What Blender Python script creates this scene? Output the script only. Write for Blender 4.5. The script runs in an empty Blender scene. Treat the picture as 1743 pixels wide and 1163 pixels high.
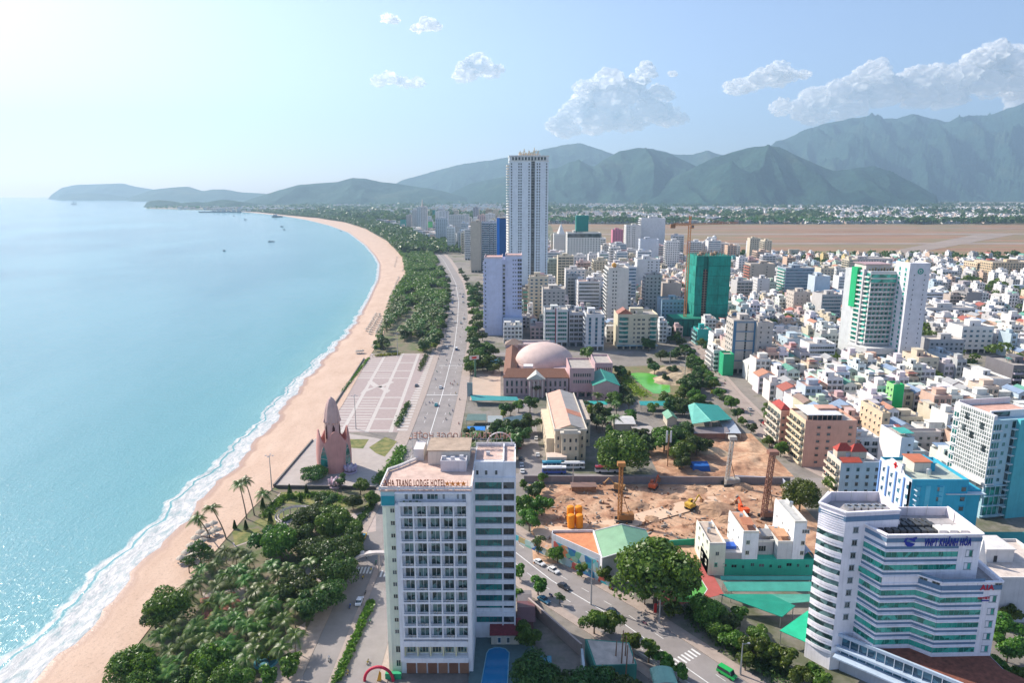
import bpy,math,random
import numpy as np
from mathutils import Vector,Matrix,noise as mnoise
R=random.Random(7)
rad=math.radians
SC=bpy.context.scene
COL=SC.collection
# ---------------------------------------------------------------- camera
FPX,CXP,CYP,TILT,CAMH=1162.0,871.5,581.5,rad(12.28),120.0
cam_d=bpy.data.cameras.new('camera')
cam_d.sensor_fit='HORIZONTAL';cam_d.sensor_width=36.0
cam_d.lens=FPX/1743.0*36.0
cam_d.clip_start=1.0;cam_d.clip_end=80000.0
cam=bpy.data.objects.new('camera',cam_d);COL.objects.link(cam)
cam.location=(0,0,CAMH);cam.rotation_euler=(rad(90)-TILT,0,0)
SC.camera=cam
# ---------------------------------------------------------------- sky, sun, exposure
SUN_AZ,SUN_EL=rad(-56),rad(38)
world=bpy.data.worlds.new("World");SC.world=world;world.use_nodes=True
wn=world.node_tree;wn.nodes.clear()
w_out=wn.nodes.new('ShaderNodeOutputWorld');w_bg=wn.nodes.new('ShaderNodeBackground')
w_sky=wn.nodes.new('ShaderNodeTexSky');w_sky.sky_type='NISHITA';w_sky.sun_disc=False
w_sky.sun_elevation=SUN_EL;w_sky.sun_rotation=SUN_AZ
w_sky.altitude=100;w_sky.air_density=0.75;w_sky.dust_density=1.2;w_sky.ozone_density=3.4
w_bg.inputs['Strength'].default_value=0.097
w_tc=wn.nodes.new('ShaderNodeTexCoord');w_sep=wn.nodes.new('ShaderNodeSeparateXYZ')
w_max=wn.nodes.new('ShaderNodeMath');w_max.operation='MAXIMUM';w_max.inputs[1].default_value=0.004
w_cmb=wn.nodes.new('ShaderNodeCombineXYZ')
wn.links.new(w_tc.outputs['Generated'],w_sep.inputs[0])
wn.links.new(w_sep.outputs['X'],w_cmb.inputs['X']);wn.links.new(w_sep.outputs['Y'],w_cmb.inputs['Y'])
wn.links.new(w_sep.outputs['Z'],w_max.inputs[0]);wn.links.new(w_max.outputs[0],w_cmb.inputs['Z'])
wn.links.new(w_cmb.outputs[0],w_sky.inputs['Vector'])
w_wb=wn.nodes.new('ShaderNodeMix');w_wb.data_type='RGBA';w_wb.blend_type='MULTIPLY';w_wb.inputs[0].default_value=1.0;w_wb.inputs[7].default_value=(1.10,0.975,0.95,1)
wn.links.new(w_sky.outputs[0],w_wb.inputs[6]);wn.links.new(w_wb.outputs[2],w_bg.inputs['Color']);wn.links.new(w_bg.outputs[0],w_out.inputs['Surface'])
sun_d=bpy.data.lights.new('sun','SUN');sun_d.energy=3.6;sun_d.angle=rad(0.53)
sun_d.color=(1.0,0.91,0.79)
sun=bpy.data.objects.new('sun',sun_d);COL.objects.link(sun)
S_DIR=Vector((math.sin(SUN_AZ)*math.cos(SUN_EL),math.cos(SUN_AZ)*math.cos(SUN_EL),math.sin(SUN_EL)))
sun.rotation_euler=S_DIR.to_track_quat('Z','Y').to_euler();sun.location=(-300,300,400)
SC.view_settings.view_transform='Standard';SC.view_settings.look='None'
SC.view_settings.exposure=1.27;SC.view_settings.gamma=1.0
SC.view_settings.use_curve_mapping=False
SC.render.engine='CYCLES'
cy=SC.cycles
cy.use_denoising=True;cy.denoiser='OPENIMAGEDENOISE'
try:cy.denoising_input_passes='RGB_ALBEDO_NORMAL'
except Exception:pass
cy.max_bounces=7;cy.diffuse_bounces=4;cy.glossy_bounces=3;cy.transmission_bounces=4
cy.transparent_max_bounces=24;cy.volume_bounces=0
cy.caustics_reflective=False;cy.caustics_refractive=False
cy.sample_clamp_indirect=6.0
SC.render.film_transparent=False
# ---------------------------------------------------------------- pixel helpers: a photo pixel and a height give a point of the place
CT,ST=math.cos(TILT),math.sin(TILT)
def U(px,py,z=0.0):
 X=(px-CXP)/FPX;v=(py-CYP)/FPX
 f=CT-v*ST;d=ST+v*CT
 t=(CAMH-z)/d
 return(X*t,f*t)
def ZAT(py,y):
 v=(py-CYP)/FPX
 t=y/(CT-v*ST)
 return CAMH-(ST+v*CT)*t
def XAT(px,py,y):
 v=(py-CYP)/FPX
 return(px-CXP)/FPX*y/(CT-v*ST)
def pxsize(m,y):
 return m/max(60.0,math.hypot(y,CAMH))*FPX
# ---------------------------------------------------------------- materials
MATS={}
def nn(nt,t,**kw):
 n=nt.nodes.new(t)
 for k,v in kw.items():setattr(n,k,v)
 return n
def mathn(nt,op,a,b=None,clamp=False):
 n=nt.nodes.new('ShaderNodeMath');n.operation=op;n.use_clamp=clamp
 for i,s in enumerate((a,b)):
  if s is None:continue
  if isinstance(s,(int,float)):n.inputs[i].default_value=s
  else:nt.links.new(s,n.inputs[i])
 return n.outputs[0]
def mixc(nt,fac,a,b,bt='MIX'):
 n=nt.nodes.new('ShaderNodeMix');n.data_type='RGBA';n.blend_type=bt
 for i,s in((0,fac),(6,a),(7,b)):
  if isinstance(s,(int,float)):n.inputs[i].default_value=s
  elif isinstance(s,tuple):n.inputs[i].default_value=(s+(1,))[:4]
  else:nt.links.new(s,n.inputs[i])
 return n.outputs[2]
def ramp(nt,fac,stops):
 n=nt.nodes.new('ShaderNodeValToRGB');cr=n.color_ramp
 while len(cr.elements)<len(stops):cr.elements.new(0.5)
 for e,(p,c)in zip(cr.elements,stops):
  e.position=p;e.color=(c if isinstance(c,tuple)else(c,c,c))+(1,)if not(isinstance(c,tuple)and len(c)==4)else c
 nt.links.new(fac,n.inputs[0]);return n.outputs[0]
def noisen(nt,scale,vec=None,detail=4.0,rough=0.6,dist=0.0):
 n=nt.nodes.new('ShaderNodeTexNoise');n.inputs['Scale'].default_value=scale
 n.inputs['Detail'].default_value=detail;n.inputs['Roughness'].default_value=rough
 n.inputs['Distortion'].default_value=dist
 if vec is not None:nt.links.new(vec,n.inputs['Vector'])
 return n.outputs['Fac']
def vecmul(nt,vec,s):
 n=nt.nodes.new('ShaderNodeVectorMath');n.operation='MULTIPLY'
 nt.links.new(vec,n.inputs[0]);n.inputs[1].default_value=s;return n.outputs[0]
def newmat(name):
 m=bpy.data.materials.new(name);m.use_nodes=True
 nt=m.node_tree;b=nt.nodes['Principled BSDF'];return m,nt,b
def M(name,rgb=None,rough=0.75,var=0.18,scale=0.35,streak=0.0,metal=0.0,bump=0.0,spec=0.4,world=False,rgb2=None):
 """A painted / mineral surface: base colour (or the object's own colour when rgb is None), uneven tone, rain streaks."""
 if name in MATS:return MATS[name]
 m,nt,b=newmat(name)
 tc=nn(nt,'ShaderNodeTexCoord')
 if world:
  vec=nn(nt,'ShaderNodeNewGeometry').outputs['Position']
 else:vec=tc.outputs['Object']
 if rgb is None:
  col=nn(nt,'ShaderNodeObjectInfo').outputs['Color']
 else:
  r=nn(nt,'ShaderNodeRGB');r.outputs[0].default_value=tuple(rgb)+(1,);col=r.outputs[0]
 n1=noisen(nt,scale,vec,6.0,0.65)
 if rgb2 is not None:
  col=mixc(nt,ramp(nt,n1,[(0.4,0.0),(0.6,1.0)]),col,tuple(rgb2))
 v1=ramp(nt,n1,[(0.3,1.0-var),(0.7,1.0+var*0.4)])
 col=mixc(nt,1.0,col,v1,'MULTIPLY')
 if streak>0:
  sv=vecmul(nt,vec,(1.6,1.6,0.10))
  s=ramp(nt,noisen(nt,1.0,sv,3.0,0.6),[(0.52,1.0),(0.75,1.0-streak)])
  col=mixc(nt,1.0,col,s,'MULTIPLY')
 nt.links.new(col,b.inputs['Base Color'])
 b.inputs['Roughness'].default_value=rough;b.inputs['Metallic'].default_value=metal
 b.inputs['Specular IOR Level'].default_value=spec
 if bump>0:
  bn=nn(nt,'ShaderNodeBump');bn.inputs['Strength'].default_value=bump;bn.inputs['Distance'].default_value=0.3
  nt.links.new(noisen(nt,scale*5,vec,5.0,0.7),bn.inputs['Height']);nt.links.new(bn.outputs[0],b.inputs['Normal'])
 MATS[name]=m;return m
def glass(name,c1,c2,rough=0.12,sc=0.45):
 """Window glass seen from outside: dark rooms, some drawn curtains, a sky reflection."""
 if name in MATS:return MATS[name]
 m,nt,b=newmat(name)
 pos=nn(nt,'ShaderNodeNewGeometry').outputs['Position']
 v=nn(nt,'ShaderNodeTexVoronoi');v.inputs['Scale'].default_value=sc;nt.links.new(pos,v.inputs['Vector'])
 sp=nn(nt,'ShaderNodeSeparateColor');nt.links.new(v.outputs['Color'],sp.inputs[0])
 col=mixc(nt,ramp(nt,sp.outputs[0],[(0.35,0.0),(0.8,1.0)]),tuple(c1),tuple(c2))
 nt.links.new(col,b.inputs['Base Color']);b.inputs['Roughness'].default_value=rough
 b.inputs['Specular IOR Level'].default_value=0.7
 MATS[name]=m;return m
m_paint=M('painted_render',None,0.8,0.14,0.25,0.16)
m_roofc=M('roof_screed',None,0.85,0.3,0.5,0.0)
m_sheet=M('metal_roof_sheet',None,0.5,0.2,0.3,0.0,spec=0.5)
m_flat=M('plain_coat',None,0.6,0.06,0.6)
m_conc=M('weathered_concrete',(0.36,0.34,0.31),0.9,0.35,0.3,0.25,bump=0.2)
m_steel=M('galvanised_steel',(0.5,0.52,0.54),0.35,0.15,0.8,metal=0.7)
m_rust=M('rusty_steel',(0.30,0.15,0.075),0.75,0.4,1.2)
m_dark=M('dark_opening',(0.03,0.035,0.04),0.6,0.1,1.0)
g_dark=glass('dark_window_glass',(0.018,0.03,0.035),(0.10,0.13,0.14))
g_teal=glass('teal_window_glass',(0.01,0.10,0.10),(0.03,0.24,0.21))
g_green=glass('green_window_glass',(0.008,0.16,0.12),(0.05,0.42,0.33))
g_blue=glass('blue_window_glass',(0.02,0.08,0.13),(0.07,0.2,0.28))
g_room=glass('room_window_glass',(0.02,0.05,0.05),(0.16,0.28,0.27),sc=0.8)
# ---------------------------------------------------------------- mesh builder
class MB:
 def __init__(s):s.v=[];s.f=[];s.m=[]
 def hexa(s,p,mi=0,skip=()):
  b=len(s.v);s.v+=p
  for i,q in enumerate(((0,3,2,1),(4,5,6,7),(0,1,5,4),(1,2,6,5),(2,3,7,6),(3,0,4,7))):
   if i in skip:continue
   s.f.append(tuple(b+k for k in q));s.m.append(mi)
 def box(s,x0,x1,y0,y1,z0,z1,mi=0,skip=()):
  s.hexa([(x0,y0,z0),(x1,y0,z0),(x1,y1,z0),(x0,y1,z0),(x0,y0,z1),(x1,y0,z1),(x1,y1,z1),(x0,y1,z1)],mi,skip)
 def rbox(s,cx,cy,w,d,z0,z1,a,mi=0):
  c,n=math.cos(a),math.sin(a);P=[]
  for z in(z0,z1):
   for(x,y)in((-w/2,-d/2),(w/2,-d/2),(w/2,d/2),(-w/2,d/2)):
    P.append((cx+x*c-y*n,cy+x*n+y*c,z))
  s.hexa(P,mi)
 def wb(s,F,a0,a1,z0,z1,d0,d1,mi=0):
  """box in the frame of a wall face F=(ox,oy,ux,uy,nx,ny): a along, z up, d outwards"""
  ox,oy,ux,uy,nx,ny=F;P=[]
  for z in(z0,z1):
   for(a,d)in((a0,d1),(a1,d1),(a1,d0),(a0,d0)):
    P.append((ox+ux*a+nx*d,oy+uy*a+ny*d,z))
  s.hexa(P,mi)
 def wq(s,F,a0,a1,z0,z1,d,mi=0):
  ox,oy,ux,uy,nx,ny=F
  s.quad([(ox+ux*a+nx*d,oy+uy*a+ny*d,z)for a,z in((a0,z0),(a1,z0),(a1,z1),(a0,z1))],mi)
 def quad(s,p,mi=0):
  b=len(s.v);s.v+=p;s.f.append(tuple(range(b,b+len(p))));s.m.append(mi)
 def prism(s,poly,z0,z1,mi=0,top=True,bot=False,mt=None):
  n=len(poly);b=len(s.v)
  s.v+=[(x,y,z0)for x,y in poly]+[(x,y,z1)for x,y in poly]
  for i in range(n):
   j=(i+1)%n;s.f.append((b+i,b+j,b+n+j,b+n+i));s.m.append(mi)
  if top:s.f.append(tuple(b+n+i for i in range(n)));s.m.append(mi if mt is None else mt)
  if bot:s.f.append(tuple(b+i for i in reversed(range(n))));s.m.append(mi)
 def cyl(s,x,y,z0,z1,r0,r1=None,n=12,mi=0,caps=True):
  r1=r0 if r1 is None else r1;b=len(s.v)
  for z,r in((z0,r0),(z1,r1)):
   for i in range(n):
    a=2*math.pi*i/n;s.v.append((x+r*math.cos(a),y+r*math.sin(a),z))
  for i in range(n):
   j=(i+1)%n;s.f.append((b+i,b+j,b+n+j,b+n+i));s.m.append(mi)
  if caps:
   s.f.append(tuple(b+n+i for i in range(n)));s.m.append(mi)
   s.f.append(tuple(b+i for i in reversed(range(n))));s.m.append(mi)
 def rod(s,p,q,r,n=5,mi=0,r2=None):
  p=Vector(p);q=Vector(q);d=(q-p)
  if d.length<1e-6:return
  d.normalize();u=d.cross(Vector((0,0,1)));
  if u.length<1e-3:u=Vector((1,0,0))
  u.normalize();w=d.cross(u);b=len(s.v)
  for c,rr in((p,r),(q,r if r2 is None else r2)):
   for i in range(n):
    a=2*math.pi*i/n;s.v.append(tuple(c+u*(rr*math.cos(a))+w*(rr*math.sin(a))))
  for i in range(n):
   j=(i+1)%n;s.f.append((b+i,b+j,b+n+j,b+n+i));s.m.append(mi)
  s.f.append(tuple(b+n+i for i in range(n)));s.m.append(mi)
  s.f.append(tuple(b+i for i in reversed(range(n))));s.m.append(mi)
 def lathe(s,x,y,prof,n=16,mi=0):
  b=len(s.v)
  for(r,z)in prof:
   for i in range(n):
    a=2*math.pi*i/n;s.v.append((x+r*math.cos(a),y+r*math.sin(a),z))
  for k in range(len(prof)-1):
   for i in range(n):
    j=(i+1)%n
    s.f.append((b+k*n+i,b+k*n+j,b+(k+1)*n+j,b+(k+1)*n+i));s.m.append(mi)
 def lattice(s,p,q,w,step,r=0.12,mi=0):
  """square lattice mast or jib between two points"""
  p=Vector(p);q=Vector(q);d=q-p;L=d.length;d.normalize()
  u=d.cross(Vector((0,0,1)))
  if u.length<1e-2:u=Vector((1,0,0))
  u.normalize();t=d.cross(u);cs=[(u*sx+t*sy)*(w/2)for sx,sy in((-1,-1),(1,-1),(1,1),(-1,1))]
  for c in cs:s.rod(p+c,q+c,r,4,mi)
  k=max(1,int(L/step))
  for i in range(k):
   a=p+d*(L*i/k);e=p+d*(L*(i+1)/k)
   for j in range(4):
    s.rod(a+cs[j],e+cs[(j+1)%4],r*0.6,3,mi)
    s.rod(a+cs[j],a+cs[(j+1)%4],r*0.6,3,mi)
 def mesh(s,name,mats):
  me=bpy.data.meshes.new(name);me.from_pydata(s.v,[],s.f)
  for m in mats:me.materials.append(m)
  if len(mats)>1:me.polygons.foreach_set('material_index',s.m)
  me.update();return me
 def build(s,name,mats,parent=None,color=None,loc=None,kind=None,rz=0.0,smooth=False):
  if not s.f:return None
  if not isinstance(mats,(list,tuple)):mats=[mats]
  me=s.mesh(name,mats)
  if smooth:me.shade_smooth()
  return link(name,me,parent,color,loc,kind,rz)
def link(name,me,parent=None,color=None,loc=None,kind=None,rz=0.0):
 o=bpy.data.objects.new(name,me);COL.objects.link(o)
 if parent is not None:o.parent=parent
 if color is not None:o.color=tuple(color)+(1,)
 if loc is not None:o.location=loc
 if rz:o.rotation_euler=(0,0,rz)
 if kind:o['kind']=kind
 return o
def thing(name,label,cat,loc=(0,0,0),rz=0.0,group=None):
 o=bpy.data.objects.new(name,None);COL.objects.link(o);o.empty_display_size=1
 o.location=loc;o.rotation_euler=(0,0,rz);tag(o,label,cat,group);return o
def tag(o,label=None,cat=None,group=None,kind=None):
 if label:o['label']=label
 if cat:o['category']=cat
 if group:o['group']=group
 if kind:o['kind']=kind
 return o
KIDS={}
def copy_tree(o,parent=None):
 c=o.copy();COL.objects.link(c)
 if parent is not None:c.parent=parent
 if o.name not in KIDS:KIDS[o.name]=[k for k in o.children]
 for ch in KIDS[o.name]:copy_tree(ch,c)
 return c
def face(x0,y0,x1,y1):
 """frame of the wall going from (x0,y0) to (x1,y1), outside on the right-hand side when walking"""
 L=math.hypot(x1-x0,y1-y0);ux,uy=(x1-x0)/L,(y1-y0)/L
 return(x0,y0,ux,uy,uy,-ux),L
def sheet(name,poly,z,mat,kind='structure',parent=None,color=None):
 b=MB();b.quad([(x,y,z)for x,y in poly]);o=b.build(name,mat,parent,color)
 if kind:o['kind']=kind
 return o
def strip(b,pts,w0,w1,z,mi=0):
 """flat band along a polyline, from offset w0 to w1 on its right side"""
 n=len(pts);P=[]
 for i in range(n):
  a=pts[max(0,i-1)];c=pts[min(n-1,i+1)]
  L=math.hypot(c[0]-a[0],c[1]-a[1])or 1;nx,ny=(c[1]-a[1])/L,-(c[0]-a[0])/L
  P.append(((pts[i][0]+nx*w0,pts[i][1]+ny*w0),(pts[i][0]+nx*w1,pts[i][1]+ny*w1)))
 for i in range(n-1):
  b.quad([(*P[i][0],z),(*P[i][1],z),(*P[i+1][1],z),(*P[i+1][0],z)],mi)
def font_mesh(name,txt,size,depth,mat,parent,loc,rot,color=None,shear=0.0,bold=0.0):
 cu=bpy.data.curves.new(name,'FONT');cu.body=txt;cu.size=size;cu.extrude=depth;cu.shear=shear
 cu.offset=bold;cu.align_x='CENTER';cu.space_character=1.12;cu.resolution_u=2;cu.materials.append(mat)
 tmp=bpy.data.objects.new(name,cu);COL.objects.link(tmp)
 me=bpy.data.meshes.new_from_object(tmp,depsgraph=bpy.context.evaluated_depsgraph_get())
 bpy.data.objects.remove(tmp)
 o=bpy.data.objects.new(name,me);COL.objects.link(o);o.parent=parent;o.location=loc;o.rotation_euler=rot
 return o
# ================================================================ LAND, SEA, SKY THINGS
SHORE=[(-118,-60),(-118,100),(-119,149),(-121,187),(-123,225),(-124.5,282),(-127,342),(-133,398),(-138,480),(-144,592),(-150,650),(-164,770),(-192,978),(-228,1177),(-268,1340),(-345,1620),(-505,2140),(-686,2609),(-945,3188),(-1229,3725),(-1532,4215),(-1880,4700),(-2900,5500),(-3100,5900),(-2900,6400),(-2700,7200),(-3300,9000),(-9000,26000)]
_sy=np.array([p[1]for p in SHORE],float);_sx=np.array([p[0]for p in SHORE],float)
def shore_x(y):
 y=np.asarray(y,float)
 x=np.interp(y,_sy,_sx)
 w=np.where(y<700,1.0,0.0)
 return x+w*(1.3*np.sin(y*0.11+1.0)+0.8*np.sin(y*0.27)+0.5*np.sin(y*0.61+2))
INNER=[(-104,-60),(-104,150),(-105,172),(-104,244),(-101.5,271),(-99,316),(-101,378),(-110,500),(-113,567),(-119,620),(-136,737),(-158,1007),(-206,1285),(-325,1767),(-500,2350),(-699,2890),(-959,3400),(-1250,3830),(-1600,4400),(-1950,4800)]
_iy=np.array([p[1]for p in INNER],float);_ix=np.array([p[0]for p in INNER],float)
def grid_obj(name,X,Y,Z,mat,attrs=None,smooth=True):
 nr,nc=X.shape
 v=np.stack([X,Y,Z],-1).reshape(-1,3)
 i=np.arange(nr-1)[:,None]*nc+np.arange(nc-1)[None,:]
 q=np.stack([i,i+1,i+nc+1,i+nc],-1).reshape(-1,4)
 me=bpy.data.meshes.new(name)
 me.vertices.add(len(v));me.vertices.foreach_set('co',v.ravel())
 me.loops.add(q.size);me.loops.foreach_set('vertex_index',q.ravel().astype(np.int32))
 me.polygons.add(len(q));me.polygons.foreach_set('loop_start',np.arange(0,q.size,4,dtype=np.int32))
 for k,a in(attrs or{}).items():
  at=me.attributes.new(k,'FLOAT','POINT');at.data.foreach_set('value',a.ravel().astype(np.float32))
 me.materials.append(mat);me.update(calc_edges=True)
 if smooth:me.shade_smooth()
 o=bpy.data.objects.new(name,me);COL.objects.link(o);return o
def attr(nt,name):
 n=nn(nt,'ShaderNodeAttribute');n.attribute_name=name;return n.outputs['Fac']
# sea material ---------------------------------------------------
m_sea,nt,b=newmat('sea_water')
t=attr(nt,'offshore')
pos=nn(nt,'ShaderNodeNewGeometry').outputs['Position']
big=noisen(nt,0.0030,vecmul(nt,pos,(1.0,0.45,1)),4.0,0.55,0.6)
depthc=ramp(nt,mathn(nt,'DIVIDE',t,600.0),[(0.0,(0.15,0.34,0.32)),(0.05,(0.09,0.28,0.30)),(0.3,(0.065,0.215,0.26)),(1.0,(0.07,0.18,0.23))])
depthc=mixc(nt,ramp(nt,big,[(0.40,0.0),(0.62,0.8)]),depthc,(0.15,0.34,0.38))
# foam: lacy swash next to the sand, a broken crest line and loose patches between
fn=noisen(nt,0.22,vecmul(nt,pos,(1.0,0.35,1)),6.0,0.7,0.4)
fn2=noisen(nt,0.045,pos,3.0,0.6)
tj=mathn(nt,'ADD',t,mathn(nt,'MULTIPLY',mathn(nt,'SUBTRACT',fn2,0.5),6.0))
near=attr(nt,'foamw')
swash=ramp(nt,mathn(nt,'DIVIDE',tj,near),[(0.0,1.0),(0.36,0.85),(0.60,0.50),(0.66,0.08),(0.71,0.80),(0.80,0.48),(1.0,0.0)])
sp=mathn(nt,'ADD',swash,mathn(nt,'MULTIPLY',mathn(nt,'SUBTRACT',fn,0.5),1.1))
foam=ramp(nt,mathn(nt,'MULTIPLY',sp,ramp(nt,swash,[(0.0,0.0),(0.05,1.0)])),[(0.30,0.0),(0.55,1.0)])
lace=noisen(nt,0.5,vecmul(nt,pos,(1.0,0.4,1)),6.0,0.75,0.5)
col=mixc(nt,foam,depthc,ramp(nt,lace,[(0.34,(0.22,0.32,0.34)),(0.5,(0.46,0.47,0.47)),(0.64,(0.66,0.64,0.62))]))
nt.links.new(col,b.inputs['Base Color'])
nt.links.new(mathn(nt,'MULTIPLY_ADD',foam,0.5)if False else mathn(nt,'ADD',mathn(nt,'MULTIPLY',foam,0.5),0.13),b.inputs['Roughness'])
b.inputs['IOR'].default_value=1.33
wv=noisen(nt,0.75,vecmul(nt,pos,(1.0,0.55,1)),5.0,0.62,0.5)
wv2=noisen(nt,0.05,vecmul(nt,pos,(1.0,0.5,1)),3.0,0.5)
bn=nn(nt,'ShaderNodeBump');bn.inputs['Strength'].default_value=0.42;bn.inputs['Distance'].default_value=0.9
nt.links.new(mathn(nt,'ADD',wv,mathn(nt,'MULTIPLY',wv2,1.9)),bn.inputs['Height']);nt.links.new(bn.outputs[0],b.inputs['Normal'])
ys=np.concatenate([np.arange(-60,700,4.0),np.arange(700,2200,25.0),np.arange(2200,7400,100.0),np.linspace(7400,19500,30)])
ts=np.concatenate([[-6.0,-4,-2,-1],np.arange(0,36,1.5),np.arange(36,120,8.0),np.array([120,160,220,300,420,600,900,1400,2200,3500,5500,9000,14000,24000.0])])
Y,T=np.meshgrid(ys,ts,indexing='ij')
X=shore_x(Y)-T;X=np.maximum(X,-19500)
slope=np.interp(Y,_sy[:-1],np.cos(np.arctan(np.diff(_sx)/np.diff(_sy))))
TD=T*slope
Z=-0.45+0.25*np.exp(-((TD-9.5-1.5*np.sin(Y*0.05))/2.0)**2)*(T>0)*np.clip((1200-Y)/600,0,1)
Z+=np.clip(0.30-TD*0.05,0,0.3)*(T>=0)
FW=np.clip(17.0-(Y-180)*0.030,4.5,19.0)
sea=grid_obj('sea',X,Y,Z,m_sea,{'offshore':TD,'foamw':FW});sea['kind']='structure'
# beach ------------------------------------------------------------
m_sand,nt,b=newmat('beach_sand')
pos=nn(nt,'ShaderNodeNewGeometry').outputs['Position']
u=attr(nt,'across')
n1=noisen(nt,0.09,vecmul(nt,pos,(1.0,0.4,1)),6.0,0.7);n2=noisen(nt,1.1,pos,5.0,0.75)
c=ramp(nt,n1,[(0.3,(0.48,0.33,0.24)),(0.7,(0.60,0.44,0.335))])
c=mixc(nt,1.0,c,ramp(nt,n2,[(0.32,0.72),(0.48,1.0)]),'MULTIPLY')
uj=mathn(nt,'ADD',u,mathn(nt,'MULTIPLY',mathn(nt,'SUBTRACT',n1,0.5),2.5))
c=mixc(nt,ramp(nt,mathn(nt,'DIVIDE',uj,10.0),[(0.0,1.0),(0.22,0.8),(0.36,0.0)]),c,(0.33,0.19,0.125))
nt.links.new(c,b.inputs['Base Color'])
nt.links.new(ramp(nt,mathn(nt,'DIVIDE',uj,10.0),[(0.1,0.35),(0.4,0.9)]),b.inputs['Roughness'])
bn=nn(nt,'ShaderNodeBump');bn.inputs['Strength'].default_value=0.7;bn.inputs['Distance'].default_value=0.25
nt.links.new(noisen(nt,0.9,pos,6.0,0.75),bn.inputs['Height']);nt.links.new(bn.outputs[0],b.inputs['Normal'])
ys=np.concatenate([np.arange(-60,700,4.0),np.arange(700,2200,25.0),np.arange(2200,4900,80.0)])
us=np.concatenate([[-8.0,-3],np.linspace(0,1,14)])
Y,Uu=np.meshgrid(ys,us,indexing='ij')
sx=shore_x(Y);ix=np.interp(Y,_iy,_ix)+3.0;Wd=ix-sx
X=np.where(Uu<0,sx+Uu,sx+Wd*Uu)
AC=np.where(Uu<0,Uu,Wd*Uu)
Z=np.where(Uu<0,-1.2+0*Uu,-0.13+0.33*np.clip(AC/12.0,0,1))+0.0
Z=Z+np.where((AC>6)&(Uu<0.95),0.06*np.sin(X*0.9+Y*0.13)*np.sin(Y*0.21),0)
beach=grid_obj('beach',X,Y,Z,m_sand,{'across':AC});beach['kind']='structure'
# the ground under the town ------------------------------------------
m_ground,nt,b=newmat('town_ground')
pos=nn(nt,'ShaderNodeNewGeometry').outputs['Position']
n1=noisen(nt,0.02,pos,6.0,0.7);n2=noisen(nt,0.5,pos,5.0,0.7);n3=noisen(nt,0.0011,vecmul(nt,pos,(0.5,1.3,1)),5.0,0.65)
c=ramp(nt,n1,[(0.35,(0.16,0.145,0.13)),(0.5,(0.24,0.215,0.19)),(0.62,(0.10,0.11,0.06))])
far=ramp(nt,n3,[(0.38,(0.045,0.075,0.04)),(0.5,(0.12,0.13,0.07)),(0.6,(0.26,0.20,0.13))])
sepy=nn(nt,'ShaderNodeSeparateXYZ');nt.links.new(pos,sepy.inputs[0])
c=mixc(nt,ramp(nt,mathn(nt,'DIVIDE',sepy.outputs[1],4000.0),[(0.3,0.0),(0.5,1.0)]),c,far)
c=mixc(nt,1.0,c,ramp(nt,n2,[(0.3,0.8),(0.7,1.1)]),'MULTIPLY')
nt.links.new(c,b.inputs['Base Color']);b.inputs['Roughness'].default_value=0.95
ys=np.concatenate([np.arange(-60,1300,20.0),np.arange(1300,7400,100.0),np.linspace(7400,19500,30)])
us=np.concatenate([[0.0],np.array([3,30,100,400,1500,5000,15000,40000.0])])
Y,Uu=np.meshgrid(ys,us,indexing='ij')
base=np.where(Y<4850,np.interp(Y,_iy,_ix),shore_x(Y)+4)
X=np.minimum(base+Uu,19500.0)
Z=np.where(Uu<0.1,-0.9,0.0)
ground=grid_obj('ground',X,Y,Z,m_ground,smooth=False);ground['kind']='structure'
# mountains ----------------------------------------------------------
def hillmat(name,c1,c2,c3):
 m,nt,b=newmat(name)
 pos=nn(nt,'ShaderNodeNewGeometry').outputs['Position']
 n1=noisen(nt,0.0013,pos,8.0,0.66);n2=noisen(nt,0.012,pos,6.0,0.75)
 c=ramp(nt,n1,[(0.35,c1),(0.55,c2),(0.72,c3)])
 c=mixc(nt,1.0,c,ramp(nt,n2,[(0.3,0.55),(0.7,1.35)]),'MULTIPLY')
 nt.links.new(c,b.inputs['Base Color']);b.inputs['Roughness'].default_value=0.95;b.inputs['Specular IOR Level'].default_value=0.1
 bn=nn(nt,'ShaderNodeBump');bn.inputs['Strength'].default_value=1.0;bn.inputs['Distance'].default_value=90.0;nt.links.new(noisen(nt,0.0035,pos,8.0,0.7),bn.inputs['Height']);nt.links.new(bn.outputs[0],b.inputs['Normal'])
 return m
m_hill=hillmat('forested_hillside',(0.015,0.05,0.045),(0.035,0.085,0.06),(0.09,0.115,0.07))
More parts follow.
